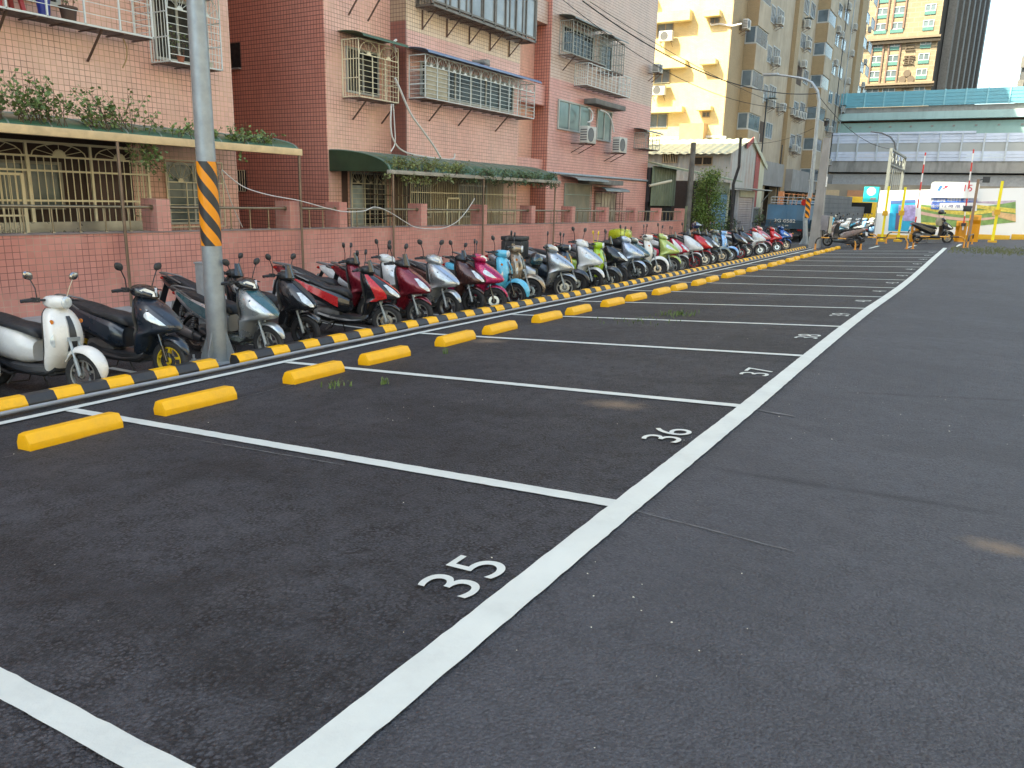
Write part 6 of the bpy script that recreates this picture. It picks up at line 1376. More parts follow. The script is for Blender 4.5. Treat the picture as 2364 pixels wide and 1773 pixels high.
# bays with corner windows
wfr = M('far_window_frame', (0.42, 0.43, 0.42), 0.5, 0.2); wgl = M('far_window_glass', (0.10, 0.13, 0.15), 0.12, var=0.4, scale=.8)
bay = [(ypx(1713), ypx(1741), 0.85), (ypx(1874), ypx(1892), 1.1)]
zw = [on(0, XF+.85, 1722, q).z for q in (275, 170)]; step = zw[1]-zw[0]; zrow = [zw[0]+step*k for k in range(-1, 12)]
for bi, (ya, yb2, pr) in enumerate(bay):
    for k, z in enumerate(zrow):
        if z < GZ+.4: continue
        mb = MB(); mb.box(XF+.004, XF+pr, ya, yb2, z+.55, z+step-.62 if k < 12 else z+2); mb.build('bay_parapet', obrick, yb)
        mb = MB(); mb.box(XF+pr+.002, XF+pr+.03, ya, yb2, z+.55, z+step-.62); mb.build('bay_front', plast, yb)
        mb = MB(); mb.box(XF+.004, XF+pr-.05, ya+.05, yb2-.05, z-.62, z+.55); o = mb.build('corner_window', wfr, yb)
        mb = MB(); mb.box(XF+pr-.048, XF+pr-.03, ya+.15, yb2-.15, z-.5, z+.48); mb.box(XF+.1, XF+pr-.15, ya+.03, ya+.048, z-.5, z+.48); mb.build('pane', wgl, o)
# windows of the long facade
rows = zrow
win = [(1748, 1764), (1768, 1778), (1781, 1797), (1842, 1853), (1857, 1868), (1916, 1930), (1936, 1947), (1983, 1994), (1999, 2007)]
for wi, (a, b) in enumerate(win):
    for k, z in enumerate(rows):
        if z < GZ+.6: continue
        off = (-.5 if wi % 2 else .2); z0, z1 = z-.62+off*.3, z+.62+off*.3
        if k > 8: break
        if (wi*7+k*3) % 5 == 0 and wi in (1, 3):
            mb = MB(); mb.box(XF+.001, XF+.02, ypx(a), ypx(b), z0-.2, z1+.1); mb.build('recess', brown, yb)  # flat dark panel painted as the shade of a recess
        else: window(yb, XF, ypx(a), ypx(b), z0, z1, .07, wfr, wgl, 2, .05)
# overhanging boxes under the first floor and drain lines
for (a, b, z0, z1, d) in ((1741, 1822, 3.0, 4.9, .5), (1832, 1893, 2.7, 4.6, .9), (1914, 1968, 3.0, 4.9, .5), (1981, 2008, 3.0, 4.9, .5)):
    mb = MB(); mb.box(XF-.3, XF+d, ypx(a)+.05, ypx(b)-.05, z0, z1); mb.build('overhang', plast2, yb)
for px, z1 in ((1766, 9.5), (1814, 6.5), (1947, 30), (1932, 40)):
    y = ypx(px); mb = MB(); mb.box(XF+.36, XF+.44, y, y+.12, -0.3, z1); mb.build('drain_pipe', dark_plastic if px != 1947 else galv, yb)
# yellow wall details: hoods, windows, boxed bay, conduit
def hood(px0, px1, py0, py1, d=.62):
    a = on(1, YB, px0, py0); b = on(1, YB, px1, py1); mb = MB(); mb.box(a.x, b.x, YB-.06-d, YB-.062, min(a.z, b.z), max(a.z, b.z)); mb.build('window_hood', ybrick, yb)
for (x0, x1, y0, y1) in ((1480, 1599, 38, 50), (1480, 1589, 148, 158), (1480, 1581, 251, 260), (1632, 1667, 30, 40), (1622, 1658, 141, 150), (1614, 1647, 248, 256), (1470, 1516, -4, 8)): hood(x0, x1, y0, y1)
def wy(px0, px1, py0, py1, gl=wgl, mull=1):
    a = on(1, YB-.06, px0, py0); b = on(1, YB-.06, px1, py1); return windowY(yb, YB-.062, a.x, b.x, b.z, a.z, .06, M('wood_frame', (0.24, 0.19, 0.12), 0.7), gl, mull)
for q in ((1519, 1554, 52, 84), (1512, 1546, 158, 192), (1640, 1661, 39, 54), (1622, 1639, 258, 271), (1496, 1540, 263, 296)): wy(*q)
a = on(1, YB, 1579, 288); b = on(1, YB, 1632, 318); mb = MB(); mb.box(a.x, b.x, YB-.9, YB-.065, b.z-.6, a.z); mb.build('boxed_balcony', M('salmon_panel', (0.50, 0.30, 0.14), 0.6, var=.1), yb)
mb = MB(); q = [on(1, YB-.15, *p) for p in ((1500, 321), (1570, 319), (1640, 316), (1676, 318))]; mb.tube(q, .10, 8); mb.build('white_duct', hose, yb, smooth=True)
mb = MB(); q = [on(1, YB-.15, *p) for p in ((1640, 54), (1643, 58), (1660, 55), (1690, 60), (1712, 55))]; mb.tube(q, .06, 8); mb.build('white_duct', hose, yb, smooth=True)
def acs(px, py, label, X=XF, roof=False, w=.85, h=.62, **kw):
    p = on(0, X+.45, px, py); return ac(X+.45, p.y, p.z-h/2, label, 'air conditioners on the brown building', w=w, h=h, d=.34, face='X', wallx=X, roof=roof)
acl = [(1724, 57, 'below the upper tiled bay at the building corner'), (1768, 18, 'topmost left on the facade'), (1803, 48, 'under a tall barred window near the top'), (1763, 103, 'left of the upper dark recess'), (1795, 141, 'lowest of the four stacked beside the dark recesses'), (1866, 55, 'with a rusty cover near the tiled bay top'),
       (1867, 103, 'with rusty slats beside the tiled bay'), (1857, 148, 'above the curved lamp arm'), (1755, 226, 'wide white one over the shed roof ridge'), (1783, 240, 'in a rusty cage right of the wide white one'), (1808, 248, 'single one left of the row of five'), (1830, 258, 'first of the row of five'), (1841, 263, 'second of the row of five'),
       (1848, 266, 'third of the row of five'), (1855, 268, 'fourth of the row of five'), (1745, 318, 'directly above the red gable edge of the shed'), (1835, 342, 'lowest pair, left one'), (1843, 347, 'lowest pair, right one'), (1937, 68, 'upper one beside the white drain pipe'), (1944, 80, 'second one beside the white drain pipe'), (1930, 145, 'large one left of the white drain pipe'),
       (1961, 15, 'topmost right of the drain pipe'), (1975, 62, 'right of the drain pipe on the dark pilaster'), (1968, 123, 'small one on the dark pilaster'), (1959, 187, 'small one lower on the dark pilaster'), (1947, 253, 'covered one left of the viaduct'), (1918, 299, 'small one behind the lamp post'), (1937, 315, 'small one right of the lamp post'), (1915, 374, 'lowest one behind the concrete pole'), (1932, 377, 'lowest white one right of the concrete pole'),
       (2008, 68, 'at the far edge near the top'), (1998, 143, 'at the far edge, second from top'), (1993, 196, 'at the far edge, third from top'), (1978, 268, 'at the far edge above the viaduct band'), (1967, 322, 'lowest at the far edge')]
for px, py, l in acl: acs(px, py, 'air conditioner on the brown building, '+l, roof=(px in (1783, 1866, 1947)))
for px, py, l, rf in ((1538, 84, 'sunlit white air conditioner below the upper window of the yellow wall', False), (1521, 209, 'sunlit white air conditioner under a small roof on the yellow wall', True)):
    p = on(1, YB-.5, px, py); ac(p.x, YB-.5, p.z-.32, l, 'air conditioners on the yellow wall', w=.95, h=.66, d=.34, face='Y', roof=rf)
# ------------------------------------------------------------------ grey block wall beside the street
t = thing('block_wall', (-8.6, 60, -0.4), 'dark grey concrete block wall behind the square pole', 'wall')
blk = tile('grey_block', (0.115, 0.125, 0.135), (0.15, 0.16, 0.17), (0.06, 0.065, 0.07), (0.09, 0.095, 0.10), 0.9, 0.28, 0.02, 0.0, stain=.3, staincol=(0.05, 0.05, 0.05), rough=.8)
mb = MB(); mb.box(-8.75, -8.5, 49.5, 61, -0.5, 2.17); mb.build('high_section', blk, t)
mb = MB(); mb.box(-8.75, -8.502, 61, 84, -0.5, 1.5); mb.build('low_section', blk, t)
# ------------------------------------------------------------------ tower with lettering
YT = 160.0
A0 = on(1, YT, 2148.6, 209); XT = A0.x; zt_ = 130
tw = thing('tower_block', (XT-12, YT+12, -0.4), 'very tall beige tower with shade-darkened side wall and large characters on its front', 'building')
beige = tile('tower_beige', (0.215, 0.165, 0.10), (0.24, 0.185, 0.115), (0.42, 0.29, 0.16), (0.42, 0.30, 0.17), 1.6, 0.8, 0.05, 0.5, stain=.2, staincol=(.3, .22, .13), rough=.7)
mb = MB(); mb.box(XT-26, XT, YT, YT+8, -0.4, zt_); mb.build('front_wall', beige, tw)
sideb = on(1, YT+42, 2246, 209)
tdk = M('tower_dark', (0.085, 0.085, 0.085), 0.7, var=.3, scale=.25, dirt=.4, world=True, streak=True)
mb = MB(); mb.prism([(XT-.05, YT+.3), (sideb.x, YT+42), (sideb.x-25, YT+42), (XT-26, YT+8)], 2, -0.4, zt_-1); mb.build('side_wall', tdk, tw)  # side wall coloured dark for the shade it stands in
dv = Vector((sideb.x-XT, 42, 0)).normalized(); nn = Vector((dv.y, -dv.x, 0))
for k in range(7):
    c = Vector((XT, YT, 0))+dv*(4+5.4*k)+nn*.1; mb = MB()
    mb.add([c+nn*.0, c+dv*1.5, c+dv*1.5+nn*1.3, c+nn*1.3]+[v+Vector((0, 0, zt_-2)) for v in (c+nn*.0, c+dv*1.5, c+dv*1.5+nn*1.3, c+nn*1.3)], [(0, 1, 2, 3), (7, 6, 5, 4), (0, 4, 5, 1), (1, 5, 6, 2), (2, 6, 7, 3), (3, 7, 4, 0)]); mb.build('fin', M('tower_fin', (.15, .14, .125), .7, var=.2, world=True), tw)
def tz_(px, py): return on(1, YT, px, py)
for (py0, py1, d) in ((83, 88, 1.1), (90, 96, .7), (189, 194, 1.1), (196, 200, .7)):
    a = tz_(2150, py0).z; b = tz_(2150, py1).z; mb = MB(); mb.box(XT-26.3, XT+.4, YT-d, YT-.002, b, a); mb.build('cornice', M('tower_cornice', (.19, .14, .09), .7), tw)
tgl = M('tower_glass', (0.11, 0.14, 0.15), .25, var=.3, scale=.3); tsp = M('teal_spandrel', (0.06, 0.16, 0.14), .5)
fl = (tz_(2100, 171).z-tz_(2100, 32).z)/-4.0 if False else (tz_(2100, 30).z-tz_(2100, 137).z)/3.0
zb_ = tz_(2100, 172).z
for k in range(-1, 9):
    z = zb_+fl*k+(0.0 if k < 3 else .3)
    for (px, w) in ((2023, 2.1), (2061, 2.1), (2132, 1.7)):
        x = tz_(px, 137).x
        if x+w/2 > XT: continue
        windowY(tw, YT-.01, x-w/2, x+w/2, z-.3, z+.85, .12, wfr, tgl, 1, .12)
        mb = MB(); mb.box(x-w/2, x+w/2, YT-.12, YT-.012, z-.85, z-.32); mb.build('spandrel', tsp, tw)
for px in (2011, 2036.5, 2048.5, 2075):
    x = tz_(px, 137).x; mb = MB(); mb.box(x-.13, x+.13, YT-.25, YT-.003, zb_-2, zb_+fl*2.4); mb.box(x-.13, x+.13, YT-.25, YT-.003, zb_+fl*3.05, zt_-1); mb.build('mullion', M('tower_mullion', (.17, .10, .07), .7), tw)
lt = M('tower_letter', (.10, .07, .045), .6)
for ch, px, py, s in (('巨', 2101, 109, 1.75), ('蛋', 2098, 141, 1.75), ('世', 2090, 206, 1.5)):
    p = tz_(px, py); text_on(ch, (p.x, YT-.15, p.z), s, FY, lt, 'lettering', tw, .1, 1.2)
mb = MB()
for dx, dz in ((0, .62), (-.68, -.38), (.68, -.38)): p = tz_(2093, 178); mb.lathe([(.001, -.1), (.58, -.1), (.58, 0), (.001, 0)], (p.x+dx, YT-.1, p.z+dz), 1, 24)
mb.build('emblem', lt, tw)
x = on(1, 150, 2353, 200).x; t2 = thing('tower_block', (x+10, 160, -.4), 'dark tower edge at the right border of the picture', 'building')
mb = MB(); mb.box(x, x+24, 150, 175, -.4, 55); mb.build('wall', tdk, t2)
mb = MB()
for k in range(12): mb.box(x-.3, x+.5, 149.6, 150, 6+3.4*k, 7.6+3.4*k)
mb.build('balcony_edge', M('tower_fin', (.15, .14, .125), .7, var=.2, world=True), t2)
# ------------------------------------------------------------------ elevated railway / viaduct
YV = 100.0; XA, XB = -60, 90
vz = lambda py, px=2100: on(1, YV, px, py).z
va = thing('viaduct', (0, YV, -.4), 'double deck viaduct with a turquoise noise barrier above a pale panelled railway deck', 'bridge')
cyan = M('barrier_cyan', (0.13, 0.36, 0.44), .45, var=.06, scale=.3, dirt=.15, world=True); cyan2 = M('barrier_post', (0.22, 0.47, 0.53), .5)
mb = MB(); k = 9; za, zb2 = vz(210), vz(245)
for i in range(k): z = zb2+(za-zb2)*i/k; mb.box(XA, XB, YV-.05-.03*(i % 2), YV, z, z+(za-zb2)/k-.003)
br = mb.build('noise_barrier', cyan, va)
x = -30.0
while x < 30: mb = MB(); mb.box(x, x+.14, YV-.16, YV-.081, zb2, za+.06); x += 2.0; mb.build('barrier_post', cyan2, br)
mb = MB(); mb.box(XA, XB, YV+.3, YV+12, vz(258), zb2-.01); mb.build('deck', concrete, va)
tl1 = M('teal_girder', (0.33, 0.47, 0.46), .6, var=.08, scale=.3, dirt=.25, world=True, streak=True); tl2 = M('teal_girder_deep', (0.28, 0.43, 0.40), .6, var=.08, scale=.3, dirt=.2, world=True, streak=True)
mb = MB(); mb.box(XA, XB, YV-.3, YV+12, vz(276), vz(259)); mb.build('edge_beam', tl1, va)
mb = MB(); mb.box(XA, XB, YV+.6, YV+11, vz(281), vz(276)-.003); mb.build('gap_shade_strip', brown, va)  # solid strip coloured dark for the shade below the edge beam
mb = MB(); mb.box(XA, XB, YV+.35, YV+11, vz(316), vz(281)-.003); mb.build('girder', tl2, va)
x = -30.0
while x < 30: mb = MB(); mb.box(x, x+.25, YV+.28, YV+.347, vz(291)-.1, vz(291)+.08); x += 2.1; mb.build('bracket', concrete, va)
pale = M('rail_panel_pale', (0.52, 0.58, 0.70), .5, var=.07, scale=.3, dirt=.2, world=True); pane = M('rail_panel_grey', (0.34, 0.36, 0.36), .35, var=.1, scale=.3)
YW = YV-3
wz = lambda py: on(1, YW, 2100, py).z
x2 = on(1, YW, 2250, 330).x
mb = MB()
for (p0, p1, d) in ((372, 364, .0), (363.5, 357, .03), (356.5, 350, .0), (330, 324, .0), (323.5, 317, .03), (316.5, 310, .0)): mb.box(XA, XB, YW-d, YW+.2, wz(p0), wz(p1))
rp = mb.build('railway_screen', pale, va)
mb = MB(); mb.box(XA, x2, YW-.12, YW+.2, wz(309.5), wz(304.5)); mb.build('screen_cap', pale, rp)
mb = MB(); mb.box(XA, XB, YW+.05, YW+.15, wz(350)+.003, wz(330)-.003); mb.build('window_band', pane, rp)
x = -30.0
while x < 30: mb = MB(); mb.box(x, x+.16, YW-.16, YW-.031, wz(372), wz(309.8)); x += 2.03; mb.build('screen_post', M('rail_post', (.45, .50, .55), .5), rp)
mb = MB(); mb.box(XA, XB, YW+.1, YW+9, wz(398), wz(372)-.003); mb.build('railway_deck', M('stained_concrete', (0.29, 0.285, 0.27), .9, var=.2, scale=.5, dirt=.6, dirtcol=(.04, .04, .04), world=True, streak=True), va)
mb = MB(); mb.box(XA, XB, YW+.6, YW+8, wz(440), wz(402)); mb.build('lower_beam', M('lower_grey', (.36, .365, .37), .8, var=.1, dirt=.3, world=True), va)
for x in (-38, -14, 10, 34): mb = MB(); mb.box(x, x+2.2, YW+2, YW+5, -.4, wz(440)); mb.build('pier', concrete, va)
# low sunlit buildings and a parked yellow truck below the viaduct
t = thing('shop_row', (-9, 90, -.4), 'low sunlit orange and cream shopfronts under the viaduct', 'building')
mb = MB(); mb.box(-40, 30, 88, 94, -.4, 3.7); mb.build('wall', M('shop_wall', (.30, .26, .2), .7, var=.3, scale=.3), t)
for k in range(14):
    x = -22+k*2.3; mb = MB(); mb.box(x, x+1.5, 87.9, 87.99, .4, 3.1); mb.build('shopfront', [M('shop_cream', (.55, .42, .26), .6), M('shop_orange', (.5, .24, .12), .6), M('shop_dark', (.08, .09, .07), .4)][k % 3], t)
p = on(1, 70, 1985, 462); t = thing('yellow_truck', (p.x, 70, -.3), 'yellow vehicle top seen over the grey block wall', 'truck')
mb = MB(); mb.box(p.x-1.3, p.x+1.5, 68, 73, .5, p.z+.25); mb.build('body', M('vehicle_yellow', (.65, .42, .02), .5), t, bevel=.1)
mb = MB(); mb.box(p.x-1.0, p.x+1.2, 67.98, 68.0, 1.0, p.z-.2); mb.build('window', dark_glass, t)
for s in (-1, 1): mb = MB(); mb.lathe([(.25, -.12), (.42, -.12), (.42, .12), (.25, .12)], (p.x+s*1.2, 69, .1), 0, 18, closed=True); mb.build('wheel', black_rubber, t)
# ------------------------------------------------------------------ hoarding, signs, gate, barriers
YH = 50.0
wh = M('hoarding_white', (.74, .77, .78), .45, var=.03, scale=1)
hx0, hx1 = -5.6, 7.5
h = thing('hoarding', ((hx0+hx1)/2, YH, 0), 'long white hoarding printed with a blue notice and a park landscape', 'hoarding')
mb = MB(); mb.prism([(hx0, -.35), (hx1, .25), (hx1, 3.0), (hx0, 2.45)], 1, YH, YH+.12); mb.build('panel', wh, h)
def hp(px, py): q = on(1, YH-.02, px, py); return (q.x, q.z)
def flat(px, mat, d, name, par=h):
    mb = MB(); mb.prism([hp(*p) for p in px], 1, YH-d, YH-d+.006); return mb.build(name, mat, par)
flat([(2056, 464), (2114, 462), (2108, 534), (2050, 533)], M('poster_blue', (.02, .36, .62), .5), .010, 'poster')
flat([(2056, 463), (2114, 460.5), (2114, 468), (2056, 471)], M('poster_navy', (.07, .13, .33), .5), .018, 'poster_band')
flat([(2075, 473), (2114, 473), (2112, 510), (2085, 510), (2085, 500), (2073, 498)], M('poster_map', (.38, .33, .62), .5, var=.35, scale=5), .026, 'poster_map')
flat([(2069, 492), (2079, 492), (2076, 530), (2066, 530)], M('poster_dark', (.12, .10, .2), .5), .034, 'poster_strip')
def fx(a, b, n=18): return [a+(b-a)*i/n for i in range(n+1)]
def bandp(x0, x1, f0, f1, mat, d, name): flat([(x, f0((x-x0)/(x1-x0))) for x in fx(x0, x1)]+[(x, f1((x-x0)/(x1-x0))) for x in fx(x1, x0)], mat, d, name)
grn = M('print_green', (.20, .34, .11), .6, var=.25, scale=4); yel2 = M('print_yellow', (.62, .52, .10), .6, var=.35, scale=7); pk = M('print_pink', (.62, .42, .36), .6, var=.1); lil = M('print_lilac', (.5, .42, .52), .6, var=.2, scale=5)
X0, X1 = 2126, 2345
bandp(X0, X1, lambda t: 462+3*math.sin(3*t), lambda t: 470+2*math.sin(9*t), lil, .010, 'printed_skyline')
bandp(X0, X1, lambda t: 472+10*math.sin(t*3.0)-8*t, lambda t: 522-6*t+4*math.sin(t*4), grn, .014, 'printed_lawn')
bandp(X0, 2300, lambda t: 476+11*math.sin(t*2.6), lambda t: 482+14*math.sin(t*2.6), yel2, .020, 'printed_trees')
bandp(X0, 2300, lambda t: 488+17*math.sin(t*2.2)-2*t, lambda t: 495+19*math.sin(t*2.2)-6*t, pk, .026, 'printed_path')
bandp(2230, X1, lambda t: 470+12*t, lambda t: 478+14*t, yel2, .030, 'printed_trees')
bandp(X0, 2180, lambda t: 513+2*t, lambda t: 521-2*t, yel2, .034, 'printed_trees')
bandp(2290, X1, lambda t: 487+8*t, lambda t: 498+14*t, M('print_orange', (.6, .4, .2), .6, var=.2, scale=5), .036, 'printed_roofs')
blu = M('notice_blue', (.03, .13, .55), .5)
flat([(2152, 458), (2256, 457.5), (2256, 467), (2152, 468)], blu, .044, 'notice_band')
flat([(2170, 469), (2256, 468), (2255, 487), (2168, 484)], wh, .044, 'notice_white')
flat([(2150, 470), (2169, 469.5), (2167, 484), (2149, 482)], blu, .046, 'notice_corner')
whl = M('letter_pure_white', (.8, .8, .8), .5); bll = M('letter_navy', (.05, .06, .25), .5); rdl = M('letter_red', (.55, .04, .08), .5)
def htext(s, px, py, size, mat, d=.052, sx=1.0, par=h, off=0.0):
    q = hp(px, py); return text_on(s, (q[0], YH-d, q[1]), size, FY, mat, 'lettering', par, .001, sx, off)
htext('河濱公園停車', 2163, 463, .18, whl, .056, .8); htext('路邊停車場 · 收費時間至晚上', 2228, 462.5, .17, whl, .056, .8)
htext('臨停', 2158.5, 476.5, .20, whl, .056); htext('12 時 限 15 元', 2211, 476.5, .20, bll, .056, 1.3)
# sign board above the hoarding with the car park emblem
sg = thing('car_park_sign', (-1.8, YH-.1, 2.4), 'white rounded sign board with a blue and red P emblem standing above the hoarding', 'sign')
a = hp(2154, 420); b = hp(2262, 421); c_ = hp(2152, 456)
mb = MB(); rr_ = .15; pts2 = [(a[0]-.05, c_[1]), (b[0]+.03, c_[1])]+[(b[0]+.03-rr_+rr_*math.cos(R(q)), a[1]-rr_+rr_*math.sin(R(q))) for q in (0, 30, 60, 90)]+[(a[0]-.05+rr_-rr_*math.sin(R(q)), a[1]-rr_+rr_*math.cos(R(q))) for q in (0, 30, 60, 90)]
mb.prism(pts2, 1, YH-.16, YH-.06); mb.build('board', wh, sg)
def sflat(px, mat, d, name): mb = MB(); mb.prism([hp(*p) for p in px], 1, YH-.16-d, YH-.161); return mb.build(name, mat, sg)
sflat([(2163, 440.5), (2170, 441), (2178, 428.5), (2170, 428)], blu, .01, 'emblem_bar')
sflat([(2180, 428), (2190, 428.5), (2187, 433.5), (2177, 437.5), (2174, 436), (2181, 432.5)], rdl, .012, 'emblem_wing')
sflat([(2161, 442)]+[(2161+29*i/10, 442+3.2*math.sin(i/10*3.1)-8*(i/10)**2) for i in range(11)]+[(2190-29*i/10, 434+1.2+3.4*math.sin((1-i/10)*3.1)+8-8*(1-i/10)**2) for i in range(11)], rdl, .010, 'emblem_swoosh')
q = hp(2234, 435); text_on('15', (q[0], YH-.175, q[1]), .5, FY, rdl, 'lettering', sg, .001)
# turquoise sign on posts
cs = thing('turquoise_sign', (-5.9, 49, 0), 'turquoise square sign with a round P badge left of the hoarding', 'sign')
cp = lambda px, py: on(1, 49, px, py)
a, b = cp(1996, 431), cp(2026, 467); mb = MB(); mb.box(a.x, b.x, 48.95, 49.05, b.z, a.z); mb.build('board', M('turquoise', (.02, .55, .58), .45, var=.03), cs)
c0 = cp(2012, 442); mb = MB(); mb.lathe([(.001, 0), (.23, 0), (.23, .01), (.001, .01)], (c0.x, 48.935, c0.z), 1, 24); mb.build('round_badge', wh, cs)
text_on('P', (c0.x+.01, 48.93, c0.z), .3, FY, rdl, 'lettering', cs, .001)
mb = MB(); mb.box(c0.x, c0.x+.28, 48.935, 48.948, b.z+.12, b.z+.25); mb.build('display_plate', M('plate_grey', (.3, .28, .28), .5), cs)
mb = MB(); mb.tube([(b.x+.03, 49, -.3), (b.x+.03, 49, a.z)], .03, 8); mb.build('post', galv, cs)
# concrete base blocks, painted yellow
yk = M('base_yellow', (.62, .36, .02), .6, var=.1, dirt=.25)
for k in range(8):
    x = -5.3+k*1.62; z = G(x+.8, 49.3); mb = MB(); mb.box(x, x+1.56, 49.15, 49.5, z-.05, z+.24)
    tag(mb.build('barrier_block', yk, bevel=.02), 'yellow concrete base block at the foot of the hoarding, %s from the left' % ['first', 'second', 'third', 'fourth', 'fifth', 'sixth', 'seventh', 'eighth'][k], 'block', 'yellow blocks at the foot of the hoarding')
# white gate leaf
gt = thing('gate_leaf', (-5.5, 52.5, -.3), 'tall pale metal gate leaf with vertical bars rising above the hoarding', 'gate')
ga = on(0, -5.5, 2058, 342); gb = on(0, -5.5, 2090, 365); gw = M('gate_pale', (.17, .18, .17), .5, .2, dirt=.2)
mb = MB(); za2 = ga.z; y0_, y1_ = ga.y, gb.y
mb.box(-5.58, -5.42, y0_, y0_+.16, -.3, za2).box(-5.58, -5.42, y1_-.12, y1_, -.3, za2).box(-5.56, -5.44, y0_+.16, y1_-.12, za2-.1, za2).box(-5.56, -5.44, y0_+.16, y1_-.12, za2-.95, za2-.85).box(-5.56, -5.44, y0_+.16, y1_-.12, 1.4, 1.5); mb.build('frame', gw, gt)
mb = MB(); n = 8
for i in range(1, n): y = y0_+(y1_-y0_)*i/n; mb.beam((-5.5, y, 0), (-5.5, y, za2-.9), .03)
for i in range(4): mb.tube([(-5.5, y0_+(y1_-y0_)*(i+.5)/4.2+.35+.35*math.cos(R(q)), za2-.48+.3*math.sin(R(q))) for q in range(0, 361, 40)], .025, 5)
mb.build('bars', gw, gt)
# boom barriers
rw = stripes('boom_stripes', (.62, .03, .02), (.72, .72, .70), 0.86, axis=2, rough=.4, dirt=.1)
for (p0, p1, lb, nm) in (((2110, 535), (2137, 352), 'raised red and white boom behind the black scooter', 0), ((2222, 535), (2248, 345), 'raised red and white boom next to the orange ticket machine', 1)):
    a = on(1, 45.5, *p0); b = on(1, 45.5, *p1); zg_ = G(a.x, 45.5); t = thing('boom_barrier', (a.x, 45.5, zg_), lb, 'barrier', 'raised booms at the car park exit')
    mb = MB(); mb.beam((a.x, 45.5, zg_+.6), (b.x, 45.5, b.z), .14, .06); mb.build('boom', rw, t)
    mb = MB(); mb.box(a.x-.16, a.x+.16, 45.6, 45.95, zg_, zg_+.98); mb.build('cabinet', M('machine_orange', (.62, .26, .01), .5), t, bevel=.02)
    mb = MB(); mb.box(a.x-.1, a.x+.1, 45.4, 45.6, zg_+.8, zg_+.95); mb.build('hub', dark_plastic, t)
orange = M('machine_orange2', (.72, .32, .01), .45, var=.05)
for (px, pb, pt, w, lb) in ((2244, 552, 496, .52, 'tall orange ticket machine right of the second boom'), (2214, 545, 510, .40, 'yellow orange ticket machine behind the second boom'), (2114, 540, 514, .36, 'low yellow machine behind the seat of the black scooter')):
    a = on(1, 46.3, px, pb); b = on(1, 46.3, px, pt); t = thing('ticket_machine', (a.x, 46.3, G(a.x, 46.3)), lb, 'machine', 'ticket machines at the car park exit')
    mb = MB(); z0 = G(a.x, 46.3); mb.prism([(46.15, z0), (46.6, z0), (46.6, b.z-.02), (46.5, b.z), (46.05, b.z), (46.0, b.z-.25), (46.15, b.z-.45)], 0, a.x-w/2, a.x+w/2); mb.build('body', orange, t, bevel=.015)
    mb = MB(); mb.box(a.x-w*.3, a.x+w*.3, 46.02, 46.045, b.z-.2, b.z-.06) if False else mb.box(a.x-w*.25, a.x+w*.25, 45.98, 46.0, b.z-.22, b.z-.08); mb.build('panel', M('machine_panel', (.5, .25, .02), .4), t)
pol = M('post_yellow', (.80, .68, .01), .4, var=.04)
for (p0, p1, r, lb) in (((2036, 550), (2054, 430), .055, 'yellow square post left of the blue poster'), ((2074, 548), (2093, 432), .06, 'yellow square post in front of the blue poster'), ((2292, 550), (2314, 418), .065, 'yellow square post at the right part of the hoarding')):
    a = on(1, 46, *p0); b = on(1, 46, *p1); z0 = G(a.x, 46); t = thing('yellow_post', (a.x, 46, z0), lb, 'post', 'yellow posts in front of the hoarding')
    mb = MB(); mb.loft([[(x+sx*r, 46+sy*r, z) for sx, sy in ((-1, -1), (1, -1), (1, 1), (-1, 1))] for x, z in ((a.x, z0), (a.x, b.z))]); mb.build('shaft', pol, t)
    mb = MB(); mb.box(a.x-.2, a.x+.2, 45.8, 46.2, z0, z0+.10); mb.build('base_plate', yk, t); mb = MB(); mb.box(a.x-.13, a.x+.13, 45.86, 45.93, z0+1.35, z0+1.6); mb.build('fitting', yk, t)
a = on(1, 44.5, 2236, 572); b = on(1, 44.5, 2262, 414); z0 = G(-.68, 44.5); t = thing('camera_post', (-.68, 44.5, z0), 'brown square post with a floodlight and a black camera, tallest beside the second boom', 'post')
mb = MB(); mb.box(-.74, -.62, 44.44, 44.56, z0, b.z); mb.build('shaft', M('post_brown', (.26, .17, .11), .5, .2), t)
mb = MB(); mb.box(-.5, -.2, 44.35, 44.6, b.z-.15, b.z+.12).beam((-.68, 44.5, b.z-.05), (-.5, 44.5, b.z), .04); mb.build('floodlight', dark_plastic, t)
mb = MB(); mb.box(-1.12, -.76, 44.35, 44.55, 1.45, 1.72); mb.build('camera', dark_plastic, t, bevel=.02)
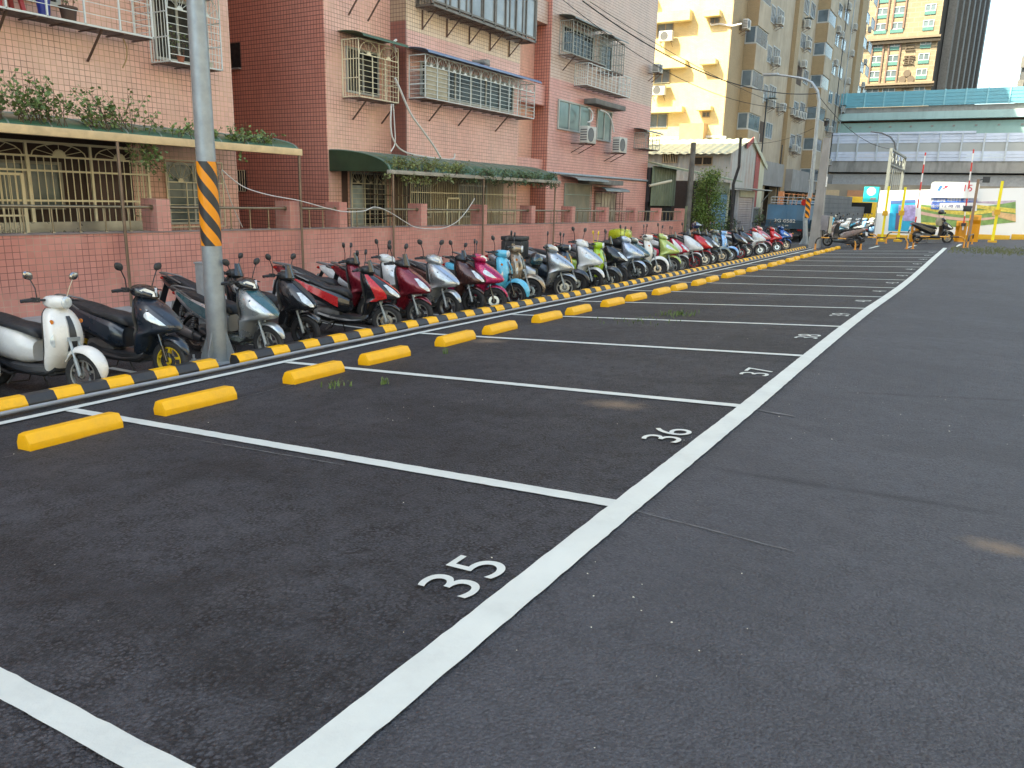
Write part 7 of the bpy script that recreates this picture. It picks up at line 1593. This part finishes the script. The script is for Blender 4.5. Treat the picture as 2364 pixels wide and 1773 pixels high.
# low orange and black hoop rails
hb_ = stripes('hoop_stripes', (.02, .02, .02), (.62, .30, .05), 0.72, axis=0, rough=.4, dirt=.1, phase=.2)
def hoop(x0, y0, x1, y1, h_, lb):
    z0, z1 = G(x0, y0), G(x1, y1); zt = h_+(z0+z1)/2; v = Vector((x1-x0, y1-y0, 0)).normalized(); mb = MB(); r = .22
    pts_ = [Vector((x0, y0, z0)), Vector((x0, y0, zt-r))]+[Vector((x0, y0, zt-r))+v*(r-r*math.cos(R(q)))+Vector((0, 0, r*math.sin(R(q)))) for q in (30, 60, 90)]+[Vector((x1, y1, zt-r))-v*(r-r*math.cos(R(q)))+Vector((0, 0, r*math.sin(R(q)))) for q in (90, 60, 30)]+[Vector((x1, y1, zt-r)), Vector((x1, y1, z1))]
    mb.tube(pts_, .03, 8); t = thing('hoop_rail', (x0, y0, z0), lb, 'rail', 'low hoop rails at the lot end')
    mb.build('hoop', hb_, t, smooth=True); mb = MB()
    for x, y, z in ((x0, y0, z0), (x1, y1, z1)): mb.tube([(x, y, z), (x, y, z+.26)], .036, 8); mb.lathe([(.001, .0), (.08, 0), (.08, .012), (.001, .012)], (x, y, z), n=12)
    mb.build('foot', M('hoop_orange', (.68, .30, .05), .5), t, smooth=True)
hoop(-6.55, 37.6, -4.84, 37.35, .50, 'front hoop rail below the silver brown scooter'); hoop(-4.62, 37.4, -2.86, 38.15, .50, 'front middle hoop rail between the two end scooters')
hoop(-2.64, 38.3, -.76, 40.1, .50, 'front hoop rail before the black end scooter'); hoop(-.62, 40.5, -.5, 43.6, .50, 'hoop rail running away beside the camera post')
hoop(-5.9, 42.9, -4.6, 43.0, .52, 'rear left hoop rail behind the silver brown scooter'); hoop(-4.3, 44.2, -2.9, 44.4, .52, 'rear middle hoop rail in front of the blue poster')
# distant trees behind the right side and a second thin lamp under the viaduct
p0 = on(1, 70, 2052, 430); t = thing('street_lamp', (p0.x+1.2, 70, -.3), 'thin dark street lamp arm in front of the viaduct', 'lamp post')
q = [on(1, 70, *p) for p in ((2010, 304), (2035, 307), (2055, 315), (2066, 330), (2068, 345))]; mb = MB(); mb.tube(q+[(q[-1].x, 70, -.3)], [.05, .06, .06, .07, .07, .09], 8); mb.build('pole', M('lamp_dark', (.12, .13, .14), .5, .4), t, smooth=True)
tx_ = on(1, 170, 2335, 205); t = thing('distant_tree', (tx_.x+2, 170, -.3), 'faint bare tree top above the turquoise barrier at the right', 'tree')
st = MB(); 
for k in range(260):
    a = rnd.uniform(0, 6.28); r = rnd.uniform(0, 3.2); z = tx_.z+rnd.uniform(-3, 1.6); b0_ = Vector((tx_.x+2+r*math.cos(a)*.6, 170+r*math.sin(a)*.6, z)); st.tube([b0_, b0_+Vector((rnd.gauss(0, .6), rnd.gauss(0, .6), rnd.uniform(.2, .9)))], .03, 3)
st.tube([(tx_.x+2, 170, -.3), (tx_.x+2, 170, tx_.z-1)], [.3, .15], 8); st.build('crown', M('far_twig', (.16, .17, .16), .8), t)
